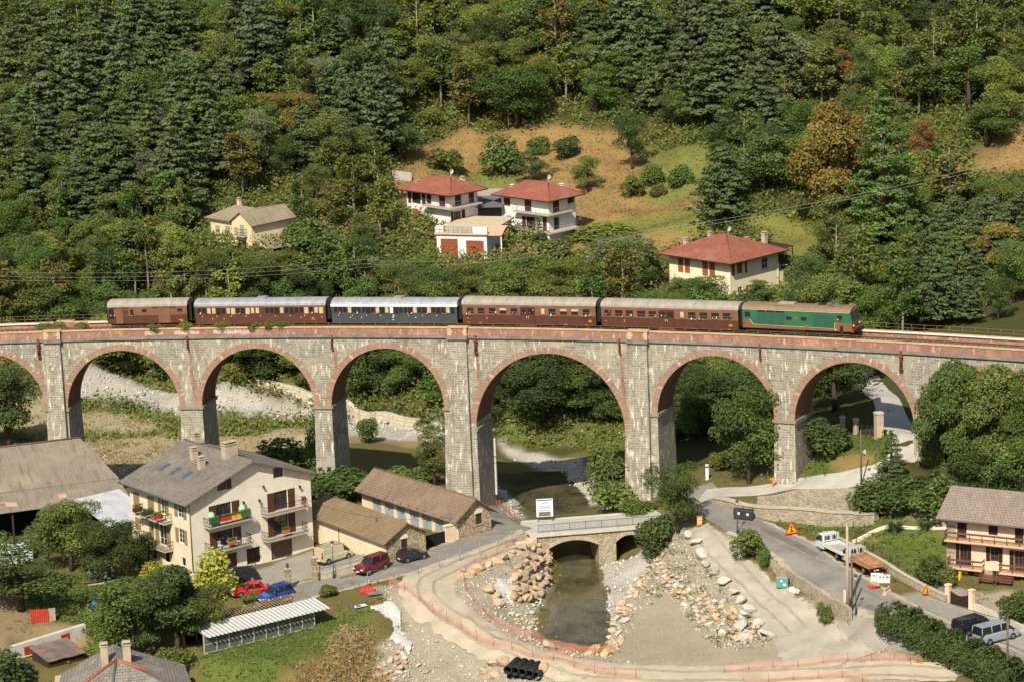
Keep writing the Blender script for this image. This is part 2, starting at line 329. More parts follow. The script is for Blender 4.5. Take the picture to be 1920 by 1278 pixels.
# ---------------------------------------------------------------- what covers the ground (outlines in plan, surveyed through the photograph)
def inpoly(x, y, poly):
    r = np.zeros(x.shape, bool); n = len(poly); j = n-1
    for i in range(n):
        xi, yi = poly[i]; xj, yj = poly[j]
        c = ((yi > y) != (yj > y)) & (x < (xj-xi)*(y-yi)/((yj-yi) if abs(yj-yi) > 1e-9 else 1e-9)+xi); r ^= c; j = i
    return r
COVER = { # class: (colour, outlines)
 'soil':   ('8f7c5e', [[(0,640),(1920,640),(1920,-60),(0,-60)]]),
 'forest': ('4a4a26', [[(-80,700),(2000,700),(2000,-80),(-80,-80)],[(1480,800),(1480,690),(1720,640),(1990,640),(1990,990),(1780,960),(1660,900)],[(880,850),(880,640),(1480,640),(1480,880),(1280,880),(1170,830)]]),
 'meadow': ('967a4c', [[(730,330),(780,270),(860,245),(1000,240),(1180,255),(1330,300),(1330,430),(1240,480),(1060,480),(1000,430),(760,400)],[(1740,330),(1900,240),(1990,220),(1990,310),(1760,330)]]),
 'orchard':('77783c', [[(800,315),(930,320),(1000,330),(1000,345),(800,340)],[(1180,400),(1330,380),(1330,440),(1100,440)],[(1200,270),(1330,280),(1340,370),(1200,370)],[(1340,400),(1560,420),(1560,520),(1480,500),(1440,440)]]),
 'plain':  ('9a8c6c', [[(-60,740),(0,735),(140,735),(340,780),(600,810),(600,860),(470,850),(350,900),(-60,900)]]),
 'mud':    ('a18f6c', [[(-60,826),(340,815),(480,800),(480,860),(340,872),(-60,880)]]),
 'weeds':  ('6d6a36', [[(130,738),(345,772),(345,808),(220,775),(130,765)],[(400,785),(590,800),(590,815),(500,800),(470,815),(400,812)],[(-60,805),(345,800),(345,812),(-60,824)]]),
 'stones': ('b3aca0', [[(120,690),(180,685),(300,712),(345,735),(480,735),(590,760),(600,790),(480,775),(330,775),(230,752),(120,735)],[(640,770),(760,790),(840,800),(840,830),(650,815)],[(930,825),(1010,850),(1090,860),(1110,900),(1130,935),(1110,950),(1070,905),(1020,880),(940,845)],[(1120,1045),(1215,1030),(1215,1070),(1160,1150),(1140,1210),(1125,1130)],[(930,895),(960,920),(985,980),(940,970)]]),
 'bank':   ('5d6230', [[(930,760),(1180,760),(1180,850),(1080,840),(940,825)],[(180,655),(600,700),(840,740),(840,765),(650,740),(480,710),(345,725),(180,680)]]),
 'gravel': ('9f9582', [[(700,1100),(780,1090),(1000,1010),(1030,1090),(1000,1190),(1130,1225),(1150,1150),(1220,1050),(1250,985),(1310,985),(1480,1110),(1600,1180),(1640,1165),(1700,1240),(1800,1320),(650,1320),(700,1220),(760,1170)]]),
 'dust':   ('a3967f', [[(1190,1150),(1260,1110),(1310,1180),(1360,1215),(1560,1200),(1560,1250),(1200,1255),(1150,1225)],[(1310,1000),(1360,1010),(1480,1120),(1560,1210),(1500,1240),(1390,1120)]]),
 'ramp':   ('aaa08c', [[(1290,990),(1330,985),(1420,1060),(1530,1160),(1590,1215),(1500,1230),(1400,1130),(1310,1040)]]),
 'grass':  ('5f6a30', [[(60,1070),(250,1080),(280,1180),(180,1230),(60,1180)],[(380,1200),(600,1165),(720,1130),(660,1190),(560,1240),(440,1300),(380,1290)],[(1470,985),(1640,975),(1780,1000),(1780,1110),(1700,1075),(1590,1010)],[(1500,890),(1540,815),(1660,815),(1680,850),(1640,885),(1560,905)],[(1780,1110),(1990,1150),(1990,1200),(1850,1145)]]),
 'straw':  ('8f7a4a', [[(1560,860),(1640,850),(1650,868),(1560,895)],[(648,1172),(690,1180),(682,1205),(715,1225),(700,1250),(730,1290),(640,1320),(480,1320),(520,1275),(575,1262),(560,1240),(610,1222),(615,1195)],[(1540,985),(1600,1010),(1660,1010),(1610,1020)]]),
 'garden': ('8c7a5a', [[(-60,1180),(100,1165),(180,1180),(160,1200),(20,1240),(-60,1250)],[(-60,1120),(60,1130),(100,1165),(-60,1185)]]),
 'yard':   ('9d978a', [[(455,1075),(590,1030),(740,1040),(700,1060),(560,1090),(560,1115),(480,1120)],[(1560,1180),(1780,1100),(1990,1180),(1990,1300),(1900,1290)]]),
 'courts': ('a89a86', [[(1775,1100),(1900,1105),(1990,1140),(1990,1165),(1860,1140)],[(1700,905),(1780,935),(1990,960),(1990,1000),(1780,985),(1660,965)]]),
}
def cover_grid():
    wx = (_vnoise(_gx, _gy, 3.0, 11)-.5)*2.4 + (_vnoise(_gx, _gy, .9, 12)-.5)*.9; wy = (_vnoise(_gx, _gy, 3.0, 13)-.5)*2.4 + (_vnoise(_gx, _gy, .9, 14)-.5)*.9
    X, Y = _gx+wx*.6, _gy+wy*.6; C = np.zeros(_gx.shape+(3,)); C[:] = hexc('6a6138'); K = np.zeros(_gx.shape, int)
    for k, (nm, (hx, polys)) in enumerate(COVER.items()):
        c = np.array(hexc(hx))
        for pl in polys:
            if nm in ('soil', 'forest'): pw = [at_y(px, py, 392 if py > 600 else 560)[:2] if py <= 640 else hit(px, py)[:2] for px, py in pl]
            else: pw = [hit(px, py)[:2] for px, py in pl]
            msk = inpoly(X, Y, pw); C[msk] = c; K[msk] = k
    return C, K
_far_hill = _gy > 408
COVC, COVK = cover_grid()
COVNAMES = list(COVER)
def cover_at(x, y):
    i = int(np.clip(np.searchsorted(GX, x), 0, len(GX)-1)); j = int(np.clip(np.searchsorted(GY, y), 0, len(GY)-1)); return COVNAMES[COVK[j, i]]
# two box-blur passes soften the borders between the covers
for _ in range(2):
    B = COVC.copy(); B[1:-1, 1:-1] = (COVC[1:-1, 1:-1]*2 + COVC[:-2, 1:-1] + COVC[2:, 1:-1] + COVC[1:-1, :-2] + COVC[1:-1, 2:])/6; COVC = B
STONY = np.isin(COVK, [COVNAMES.index(k) for k in ('stones', 'gravel', 'dust', 'ramp', 'plain')]).astype(float)
def build_terrain():
    ny, nx = GZ.shape; idx = np.arange(ny*nx).reshape(ny, nx)
    F = np.stack([idx[:-1, :-1], idx[:-1, 1:], idx[1:, 1:], idx[1:, :-1]], -1).reshape(-1, 4)
    rough = (_vnoise(_gx, _gy, .8, 5)-.5)*.16 + (_vnoise(_gx, _gy, 2.2, 6)-.5)*.2
    Z = GZ + rough*np.where(np.isin(COVK, [COVNAMES.index(k) for k in ('stones', 'gravel', 'forest', 'straw', 'bank', 'weeds')]), 1.0, .25)*(np.abs(_gx) < 74)*(_gy > 276)
    V = np.stack([_gx, _gy, Z], -1).reshape(-1, 3)
    m, t, b = _new("ground_cover"); at = N(t, 'ShaderNodeAttribute', attribute_name='tint'); v = coords(t)
    n1 = noise(t, v, .22, 7); n2 = noise(t, v, 1.6, 6, .7); n3 = noise(t, v, 7.0, 4, .7)
    col = mixc(t, ramp(t, n1, .35, .68, 0, .55), at.outputs['Color'], mixc(t, 1.0, at.outputs['Color'], (.62, .66, .6), 'MULTIPLY'))
    col = mixc(t, ramp(t, n2, .5, .72, 0, .5), col, mixc(t, 1.0, at.outputs['Color'], (1.35, 1.25, 1.05), 'MULTIPLY'))
    col = mixc(t, ramp(t, n3, .42, .7, 0, .6), col, mixc(t, 1.0, at.outputs['Color'], (.52, .52, .5), 'MULTIPLY'))
    vo = N(t, 'ShaderNodeTexVoronoi', Scale=3.2); t.links.new(v, vo.inputs['Vector'])
    gm = N(t, 'ShaderNodeMath', operation='MULTIPLY'); t.links.new(at.outputs['Alpha'], gm.inputs[0]); t.links.new(ramp(t, vo.outputs['Distance'], .12, .28, .75, 0), gm.inputs[1])
    col = mixc(t, gm.outputs[0], col, mixc(t, .5, (.62, .58, .5), vo.outputs['Color'], 'MULTIPLY'))
    t.links.new(col, b.inputs['Base Color']); b.inputs['Roughness'].default_value = .95; b.inputs['Specular IOR Level'].default_value = .15
    bump(t, b, n3, .7, .12)
    c4 = np.concatenate([COVC.reshape(-1, 3), STONY.reshape(-1, 1)], 1)
    o = np_mesh('ground', V, F, m, colors=c4, smooth=True); o['kind'] = 'structure'
    return o
build_terrain()
# ---------------------------------------------------------------- ribbons laid on the ground (roads, tracks, kerbs)
ROADM = np.zeros(GZ.shape, bool)
def ribbon(name, centre, width, m, lift=.05, step=.5, cross=8, kind='structure', edge=0.0, world=False, off=0.0, mark=True):
    P = np.array([c[:2] if world else hit(*c)[:2] for c in centre]); W = np.array(width if isinstance(width, (list, tuple)) else [width]*len(P), float)
    d = np.concatenate([[0], np.cumsum(np.hypot(*np.diff(P, axis=0).T))]); n = max(4, int(d[-1]/step)); q = np.linspace(0, d[-1], n)
    # Catmull-like smoothing by two passes of averaging on the resampled line
    X, Y, Wd = np.interp(q, d, P[:, 0]), np.interp(q, d, P[:, 1]), np.interp(q, d, W)
    for _ in range(6): X[1:-1] = (X[:-2]+X[1:-1]*2+X[2:])/4; Y[1:-1] = (Y[:-2]+Y[1:-1]*2+Y[2:])/4
    tx, ty = np.gradient(X), np.gradient(Y); L = np.hypot(tx, ty); tx, ty = tx/L, ty/L
    X, Y = X-ty*off, Y+tx*off
    V = []; rn = np.random.default_rng(len(name))
    for i in range(n):
        jl, jr = rn.normal(0, edge, 2) if edge else (0, 0)
        for k in range(cross+1):
            o = (k/cross-.5)*Wd[i] + (jl if k == 0 else jr if k == cross else 0); x, y = X[i]-ty[i]*o, Y[i]+tx[i]*o; V.append((x, y, gz(x, y)+lift+(-.02 if k in (0, cross) else 0)))
    for i in range(n if mark else 0):
        a, b = np.searchsorted(GX, (X[i]-Wd[i]/2-.3, X[i]+Wd[i]/2+.3)); c, d_ = np.searchsorted(GY, (Y[i]-Wd[i]/2-.3, Y[i]+Wd[i]/2+.3)); ROADM[c:d_+1, a:b+1] |= np.hypot(_gx[c:d_+1, a:b+1]-X[i], _gy[c:d_+1, a:b+1]-Y[i]) < Wd[i]/2+.25
    F = [(i*(cross+1)+k, (i+1)*(cross+1)+k, (i+1)*(cross+1)+k+1, i*(cross+1)+k+1) for i in range(n-1) for k in range(cross)]
    o = np_mesh(name, V, F, m, smooth=True); o['kind'] = kind; return o
M_ASPH = plain('asphalt', hexc('7f7a72'), .2, .3, .95, c2=hexc('8d877d'), spot=hexc('6b665f'), bmp=.25, spec=.1)
M_TRACK = plain('track_dust', hexc('a89b84'), .14, .4, .95, c2=hexc('b6aa93'), bmp=.4, spot=hexc('9a8d76'), spec=.1)
ribbon('road', [(1300,915),(1330,945),(1400,985),(1480,1022),(1550,1075),(1640,1125),(1740,1175),(1850,1225),(1990,1290)], [4.6,5.2,5.6,5.4,5.2,6.0,6.4,6.5,6.5], M_ASPH, cross=12)
ribbon('road', [(1310,935),(1390,922),(1480,913),(1560,905),(1640,890),(1688,862),(1700,835),(1690,805),(1670,770),(1645,735),(1620,700)], [5.5,3.6,3.2,3.2,3.4,3.6,3.6,3.6,3.4,3,3], plain('pale_road', hexc('aaa498'), .15, .4, .9, c2=hexc('b9b2a4'), bmp=.2), lift=.07)
ribbon('road', [(470,1125),(560,1108),(640,1088),(720,1070),(800,1048),(880,1022),(950,1000),(1010,985)], [4.6,5.0,5.2,5.2,5.4,5.8,6.4,6.2], M_ASPH, cross=12)
ribbon('road', [(955,1000),(935,975),(905,945),(885,925)], [6.0,4.4,3.4,3.0], M_ASPH, lift=.09)
ribbon('dirt_track', [(1000,1012),(950,1025),(880,1050),(800,1088),(800,1118),(850,1158),(930,1205),(1040,1240),(1200,1262),(1350,1266),(1500,1262),(1640,1256),(1800,1262)], [3.6,4.0,4.6,6.0,6.6,5.4,4.6,4.2,4.2,4.4,4.2,3.6,3.0], M_TRACK, lift=.1, cross=12, edge=.12)
_TRK = [(1000,1012),(950,1025),(880,1050),(800,1088),(800,1118),(850,1158),(930,1205),(1040,1240),(1200,1262),(1350,1266),(1500,1262),(1640,1256),(1800,1262)]
M_RUT = plain('track_rut', hexc('94886f'), .16, .6, .95, c2=hexc('a0947c'), bmp=.5, spec=.1)
for o_ in (-.95, .8): ribbon('dirt_track_rut', _TRK, .42, M_RUT, lift=.125, cross=2, edge=.05, off=o_, mark=False)
ribbon('gravel_ramp', [(1306,988),(1345,1030),(1400,1085),(1455,1138),(1500,1182),(1530,1215),(1560,1248)], [2.8,3.6,4.6,5.6,6.6,8,10], plain('ramp_grit', hexc('a39a89'), .16, .5, .95, c2=hexc('b0a795'), bmp=.5, spot=hexc('968c78'), spec=.1), lift=.06, cross=10, edge=.2)
for o_ in (-1.1, .9): ribbon('gravel_ramp_rut', [(1306,988),(1345,1030),(1400,1085),(1455,1138),(1500,1182)], .4, plain('ramp_rut', hexc('968d7c'), .15, .6, .95, c2=hexc('9f9685'), spec=.1), lift=.08, cross=2, edge=.05, off=o_, mark=False)
M_PATCH = plain('asphalt_patch', hexc('6a665f'), .15, .5, .95, c2=hexc('76716a'), spec=.1)
ribbon('road_patch', [(1420,992),(1470,1018),(1520,1046)], 1.3, M_PATCH, lift=.056, off=.8, edge=.12, mark=False); ribbon('road_patch', [(1640,1128),(1700,1158),(1760,1186)], 1.0, M_PATCH, lift=.056, off=-1.2, edge=.1, mark=False); ribbon('road_patch', [(640,1086),(700,1074),(760,1060)], .9, M_PATCH, lift=.056, off=.6, edge=.1, mark=False)
M_VERGE = plain('gritty_verge', hexc('a3977f'), .2, .8, .95, c2=hexc('b0a58c'), bmp=.5, spec=.1)
for e_, o_ in ((.16, 2.55), (.16, -2.6)): ribbon('road_verge', [(1400,985),(1480,1022),(1550,1075),(1640,1125),(1740,1175),(1850,1225),(1990,1290)], .7, M_VERGE, lift=.06, cross=3, edge=e_, off=o_, mark=False); ribbon('road_verge', [(560,1108),(640,1088),(720,1070),(800,1048),(880,1022)], .6, M_VERGE, lift=.06, cross=3, edge=e_, off=o_, mark=False)
def wetmat():
    m, t, b = _new('river_water'); v = coords(t); n1 = noise(t, v, .25, 6); n2 = noise(t, coords(t, 'Object', (1, .5, 1)), 1.1, 5)
    vo = N(t, 'ShaderNodeTexVoronoi', Scale=2.4); t.links.new(v, vo.inputs['Vector'])
    col = mixc(t, ramp(t, n1, .38, .68), hexc('2a3024'), hexc('5a5138'))
    col = mixc(t, ramp(t, n2, .4, .72, 0, .55), col, hexc('6d6042')); col = mixc(t, ramp(t, vo.outputs['Distance'], .05, .35, .5, 0), col, hexc('7d7050'))
    t.links.new(col, b.inputs['Base Color']); b.inputs['Roughness'].default_value = .12; b.inputs['Specular IOR Level'].default_value = .5
    bump(t, b, noise(t, v, 2.6, 4), .18, .05); return m
def water():
    pts = [hit(*p)[:2] for p in [(990,1010),(1220,1010),(1165,1245),(985,1245)]]
    mb = MB(); up = [(-6, 326), (16, 326)]
    x0, x1, y0, y1 = -6, 15, 302, 378
    n = 60; V = [(x0+(x1-x0)*i/20-(0), y0+(y1-y0)*j/n, WATER_Z) for j in range(n+1) for i in range(21)]
    F = [(j*21+i, j*21+i+1, (j+1)*21+i+1, (j+1)*21+i) for j in range(n) for i in range(20)]
    o = np_mesh('river', V, F, wetmat(), smooth=True); o['kind'] = 'structure'
water()
# ---------------------------------------------------------------- the railway viaduct
M_STONE = bricky('viaduct_masonry', hexc('9b9586'), hexc('777267'), hexc('b1a793'), .8, .31, .035, streak=hexc('dccfb6'), grime=hexc('575145'), blotch=hexc('a99c82'))
M_PIER = bricky('pier_masonry', hexc('a09989'), hexc('7d776b'), hexc('b7ad98'), .78, .31, .04, streak=hexc('dfd3ba'), grime=hexc('645d4f'))
M_RINGB = bricky('arch_ring_brick', hexc('9d7e6a'), hexc('80634f'), hexc('b0a08e'), .12, .9, .012, streak=hexc('cbb298'), grime=hexc('7a5440'))
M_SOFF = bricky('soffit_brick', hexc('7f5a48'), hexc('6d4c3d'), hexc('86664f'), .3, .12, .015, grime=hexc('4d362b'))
M_PARB = bricky('parapet_brick', hexc('996f5d'), hexc('83594a'), hexc('a98d7a'), .3, .13, .014, streak=hexc('c0a08c'), grime=hexc('6d4c3e'), blotch=hexc('bb8872'))
M_COPE = plain('coping_stone', hexc('b99d74'), .18, 1.2, .9, c2=hexc('c4a981'), bmp=.2)
M_CORN = plain('cornice_stone', hexc('77726a'), .25, .9, .9, c2=hexc('8b857a'), spot=hexc('4f4b45'), bmp=.3)
M_IMP = plain('impost_stone', hexc('8d8270'), .2, 1.5, .9, bmp=.3)
M_QUOIN = bricky('quoin_stone', hexc('d0b58c'), hexc('c3a67c'), hexc('b08a68'), .5, .3, .02)
M_RUSTP = plain('rusty_cast_iron', hexc('6b3524'), .25, 3, .8, c2=hexc('7c412b'), bmp=.2)
M_RUSTF = plain('rusty_railing_steel', hexc('8f6a4c'), .25, 3, .8, c2=hexc('a0835c'))
M_BALL = plain('track_ballast', hexc('7d6455'), .3, 3.0, .95, c2=hexc('927a68'), bmp=.8)
M_DUCT = plain('white_cable_duct', hexc('d9d3c6'), .08, 1.0, .8)
M_RAIL = plain('rail_steel', hexc('6a4a38'), .2, 3, .5, metal=.5)
ARCH = [(-104.2,7.49),(-86.6,7.49),(-69.2,7.49),(-51.35,7.49),(-33.45,7.49),(-16.21,7.49),(5.14,9.76),(26.61,7.49),(44.15,7.49),(61.6,7.49),(79.2,7.49),(96.8,7.49)]
S0, S1 = -112.0, 104.0
SPR = {7.49: 10.2, 9.76: 12.81}; RING = .78; PAR = 1.02; CORN = 1.5
def spring(c, R): return VG*0 - SPR[R]      # height of the springing below the parapet cap, measured at each arch
viad = thing('railway_viaduct', 'long curved grey stone railway viaduct with brick-ringed arches carrying the train', 'viaduct', (0, 0, 0))
def strip(mb, s_a, s_b, quad, step=.5, mi=0, uvf=None):
    """quad(s) -> list of points (a cross-section polyline); sweeps it from s_a to s_b"""
    n = max(1, int((s_b-s_a)/step+.5)); ss = np.linspace(s_a, s_b, n+1)
    for a, b in zip(ss[:-1], ss[1:]):
        qa, qb = quad(a), quad(b); acc = 0
        for k in range(len(qa)-1):
            h = math.dist(qa[k], qa[k+1]); mb.face([qa[k], qb[k], qb[k+1], qa[k+1]], mi, [(a, acc), (b, acc), (b, acc+h), (a, acc+h)]); acc += h
def closed_sweep(mb, s_a, s_b, sec, step=.5, mi=0):
    strip(mb, s_a, s_b, lambda s: [vpt(s, o, z) for o, z in sec+[sec[0]]], step, mi)
    for s in (s_a, s_b):
        mb.face([vpt(s, o, z) for o, z in sec], mi, [(o, z) for o, z in sec])
# spandrel walls + vaults
RUST = [s_at_px(352)+.15, s_at_px(624)+.1, s_at_px(894)-.1, s_at_px(1163), s_at_px(1427), s_at_px(1692), s_at_px(71)]
def z_under(s):
    for c, R in ARCH:
        if abs(s-c) < R-1e-6: return -SPR[R] + math.sqrt(max(0, R*R-(s-c)**2))
    return None
def body():
    V, F, UV, RU, MI = [], [], [], [], []
    def quad(pts, uvs, ru, mi=0):
        b = len(V); V.extend(pts); F.append((b, b+1, b+2, b+3)); UV.extend(uvs); RU.extend(ru); MI.append(mi)
    def rust(s, z):
        v = 0
        for k, r in enumerate(RUST):
            top = -1.5-(1.2 if k in (0,1,3,4) else 2.4); drift = .045*(top-z)
            if z < top: v = max(v, max(0, 1-abs(s-r-drift)/(.32+.025*(top-z)))*(1-min(1, max(0, (top-z)-5)/6)))
        return v
    cuts = set(np.round(np.arange(S0, S1, .35), 3))
    for c, R in ARCH:
        for th in np.linspace(0, math.pi, 49): cuts.add(round(c-R*math.cos(th), 4))
    ss = sorted(cuts)
    for a, b in zip(ss[:-1], ss[1:]):
        if b-a < 1e-4: continue
        m = (a+b)/2; inside = [(c, R) for c, R in ARCH if abs(m-c) < R]
        if inside:
            c, R = inside[0]; f = lambda s: -SPR[R] + math.sqrt(max(0, R*R-(s-c)**2)); za, zb = f(a), f(b)
        else:
            near = min(ARCH, key=lambda q: abs(abs(m-q[0])-q[1])); za = zb = -min(SPR[q[1]] for q in sorted(ARCH, key=lambda q: abs(m-q[0]))[:2])
        for o, flip in ((0, 0), (VD, 1)):
            nz = max(1, int((-CORN-min(za, zb))/.8))
            for k in range(nz):
                t0, t1 = k/nz, (k+1)/nz
                A0, A1 = za+(-CORN-za)*t0, za+(-CORN-za)*t1; B0, B1 = zb+(-CORN-zb)*t0, zb+(-CORN-zb)*t1
                quad([vpt(a, o, A0), vpt(b, o, B0), vpt(b, o, B1), vpt(a, o, A1)], [(a, A0+VG*a), (b, B0+VG*b), (b, B1+VG*b), (a, A1+VG*a)],
                     [rust(a, A0), rust(b, B0), rust(b, B1), rust(a, A1)] if o == 0 else [0]*4)
        if inside:
            la, lb = R*math.acos(max(-1, min(1, (c-a)/R))), R*math.acos(max(-1, min(1, (c-b)/R)))
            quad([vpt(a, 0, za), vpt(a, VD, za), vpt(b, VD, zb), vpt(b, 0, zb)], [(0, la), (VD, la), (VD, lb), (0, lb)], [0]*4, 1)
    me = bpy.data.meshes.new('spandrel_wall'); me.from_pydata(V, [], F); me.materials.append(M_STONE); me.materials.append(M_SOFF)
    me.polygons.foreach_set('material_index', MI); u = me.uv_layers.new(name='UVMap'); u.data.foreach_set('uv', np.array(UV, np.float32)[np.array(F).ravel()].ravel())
    at = me.attributes.new('rust', 'FLOAT', 'POINT'); at.data.foreach_set('value', np.array(RU, np.float32))
    o = bpy.data.objects.new('spandrel_wall', me); COL.objects.link(o); o.parent = viad
body()
# arch rings (front and back faces stand 4 cm proud)
for c, R in ARCH:
    for o0, o1 in ((-.04, .5), (VD-.5, VD+.04)):
        mb = MB()
        ths = np.linspace(0, math.pi, 41)
        for t0, t1 in zip(ths[:-1], ths[1:]):
            def pt(t, r, o): return vpt(c-r*math.cos(t), o, -SPR[R]+r*math.sin(t))
            ri, ro = R-.012, R+RING; l0, l1 = t0*R, t1*R
            of = o0 if o0 < 0 else o1; ob = .3 if o0 < 0 else VD-.3
            mb.face([pt(t0, ri, of), pt(t1, ri, of), pt(t1, ro, of), pt(t0, ro, of)], 0, [(l0, 0), (l1, 0), (l1, RING), (l0, RING)])
            mb.face([pt(t0, ro, of), pt(t1, ro, of), pt(t1, ro, ob), pt(t0, ro, ob)], 0, [(l0, 0), (l1, 0), (l1, .3), (l0, .3)])
            mb.face([pt(t0, ri, of), pt(t1, ri, of), pt(t1, ri, ob), pt(t0, ri, ob)], 0, [(l0, 0), (l1, 0), (l1, .3), (l0, .3)])
        mb.build('arch_ring', M_RINGB, viad, fixn=False)
# piers, tapering, with their impost course; the thick ones carry a pilaster up to the parapet
def pier_mesh(sa, sb, ztop, zbot, o0, o1, bat, batf):
    mb = MB(); h = ztop-zbot; n = 8
    for k in range(n):
        q = []
        for kk in (k, k+1):
            t = kk/n; z = ztop-h*t; e = bat*h*t; ef = batf*h*t
            q.append([vpt(sa-e, o0-ef, z), vpt(sb+e, o0-ef, z), vpt(sb+e, o1+ef, z), vpt(sa-e, o1+ef, z)])
        za, zb = ztop-h*k/n, ztop-h*(k+1)/n
        for i in range(4):
            j = (i+1) % 4; L = math.dist(q[0][i], q[0][j]); off = (sa, sa+.4, sa+.2, sa+.7)[i]
            mb.face([q[1][i], q[1][j], q[0][j], q[0][i]], 0, [(off, zb), (off+L, zb), (off+L, za), (off, za)])
    return mb
for i in range(len(ARCH)-1):
    (c0, R0), (c1, R1) = ARCH[i], ARCH[i+1]; sa, sb = c0+R0, c1-R1; thick = i in (2, 5, 6); m = (sa+sb)/2
    zi = -min(SPR[R0], SPR[R1]); zd = -max(SPR[R0], SPR[R1]); v = vpt(m); zg = gz(v[0], v[1])-v[2]-1.5
    hi = (sa, sb)
    mb = pier_mesh(sa, sb, zi-.002, zg, .002, VD-.002, .018, .02); mb.build('pier', M_PIER, viad, fixn=True) if False else mb.build('pier', M_PIER, viad, fixn=False)
    if zi != zd:   # deeper springing on one side: that half of the pier shows its impost lower
        pass
    for (s_, R_a, sgn) in ((sa, R0, 1), (sb, R1, -1)):
        im = MB(); z = -SPR[R_a]; a, b = (s_-.22, s_+ (sb-sa)/2) if sgn > 0 else (s_-(sb-sa)/2, s_+.22)
        if abs(SPR[R_a]+zi) > .01: a, b = ((a, s_+.12) if sgn > 0 else (s_-.12, b))
        drop = abs(SPR[R_a]+zi)*.018
        a, b = (a-drop, b) if sgn > 0 else (a, b+drop)
        closed_sweep(im, a, b, [(-.2, z+.02), (-.2, z-.32), (-.06, z-.42), (VD+.06, z-.42), (VD+.2, z-.32), (VD+.2, z+.02)], .6)
        im.build('impost', M_IMP, viad, fixn=False)
    if thick:
        w0, w1 = (sa+.25, sb-.75) if i in (2,) else ((sa+.5, sb-.55) if R0 < 9 else (sa+.6, sb-.75))
        w0, w1 = {2: (s_at_px(84), s_at_px(112)), 5: (s_at_px(842), s_at_px(875)), 6: (s_at_px(1180), s_at_px(1214))}.get(i, (w0, w1))
        mb = pier_mesh(w0, w1, -CORN+.02, zg, -.42, .1, .012, .022); mb.build('pilaster', M_PIER, viad, fixn=False)
        mb = pier_mesh(w0, w1, -CORN+.02, zg, VD-.1, VD+.42, .012, .022); mb.build('pilaster', M_PIER, viad, fixn=False)
        for o0, o1, f in ((-.44, .36, -1), (VD-.36, VD+.44, 1)):
            mb = MB(); closed_sweep(mb, w0-.1, w1+.1, [(o0, -.02), (o0, -PAR), (o1, -PAR), (o1, -.02)], .5); mb.build('pilaster_parapet', M_PARB, viad, fixn=False)
            for qa, qb in ((w0-.12, w0+.42), (w1-.3, w1+.12)):
                mb = MB()
                for k in range(3):
                    ex = .16 if k % 2 else 0; e0 = o0-.03 if f < 0 else o1-.02; 
                    closed_sweep(mb, qa-(0 if qa < m-.3 else ex), qb+(ex if qa < m-.3 else 0), [(e0, -.03-k*.32), (e0, -.35-k*.32+.02), (e0+.05, -.35-k*.32+.02), (e0+.05, -.03-k*.32)], .5)
                mb.build('quoin', M_QUOIN, viad, fixn=False)
            mb = MB(); closed_sweep(mb, w0-.2, w1+.2, [(o0-.1, .12), (o0-.1, -.02), (o1+.06, -.02), (o1+.06, .12)], .5); mb.build('pilaster_cap', M_COPE, viad, fixn=False)
            mb = MB(); closed_sweep(mb, w0-.22, w1+.22, [(o0-.24, -PAR+.02), (o0-.24, -CORN+.08), (o0-.02, -CORN-.06), (o1, -CORN-.06), (o1, -PAR+.02)] if f < 0 else [(o0, -PAR+.02), (o0, -CORN-.06), (o1+.02, -CORN-.06), (o1+.24, -CORN+.08), (o1+.24, -PAR+.02)], .5)
            mb.build('pilaster_cornice', M_CORN, viad, fixn=False)
# cornice, parapets, coping, deck
for nm, sec, m, st in (('cornice', [(-.24, -PAR), (-.26, -CORN+.16), (-.03, -CORN-.04), (.5, -CORN-.04), (.5, -PAR)], M_CORN, .6),
                   ('cornice', [(VD-.5, -PAR), (VD-.5, -CORN-.04), (VD+.03, -CORN-.04), (VD+.26, -CORN+.16), (VD+.24, -PAR)], M_CORN, .6),
                   ('parapet', [(-.06, -.14), (-.06, -PAR+.003), (.34, -PAR+.003), (.34, -.14)], M_PARB, .6),
                   ('parapet', [(VD-.34, -.14), (VD-.34, -PAR+.003), (VD+.06, -PAR+.003), (VD+.06, -.14)], M_PARB, .6),
                   ('coping', [(-.14, .0), (-.14, -.137), (.42, -.137), (.42, 0)], M_COPE, .6),
                   ('coping', [(VD-.42, 0), (VD-.42, -.137), (VD+.14, -.137), (VD+.14, 0)], M_COPE, .6),
                   ('deck', [(.345, -.72), (.345, -1.3), (VD-.345, -1.3), (VD-.345, -.72)], M_BALL, .6)):
    mb = MB(); closed_sweep(mb, S0, S1, sec, st); mb.build(nm, m, viad, fixn=False)
# drain pipes
for s, z0, z1, r in ((s_at_px(71), -.95, -3.1, .17), (s_at_px(351), -1.0, -2.65, .1), (s_at_px(622), -1.0, -2.65, .1), (s_at_px(892), -.95, -3.0, .17), (s_at_px(1162), -1.0, -2.6, .1), (s_at_px(1426), -1.0, -2.6, .1), (s_at_px(1691), -.95, -3.1, .17)):
    mb = MB(); mb.tube([vpt(s, -.36, z0), vpt(s, -.34, z1)], r, 8)
    mb.tube([vpt(s, -.35, z1+.12), vpt(s, -.35, z1-.06)], [r*1.2, r*1.75], 8); mb.tube([vpt(s, -.36, (z0*.7+z1*.3)), vpt(s, -.36, (z0*.7+z1*.3)-.14)], r*1.5, 8)
    a, b = vpt(s, -.45, z1+.14), vpt(s, .1, z1+.14); mb.tube([a, b], .05, 5)
    mb.build('drain_pipe', M_RUSTP, viad)
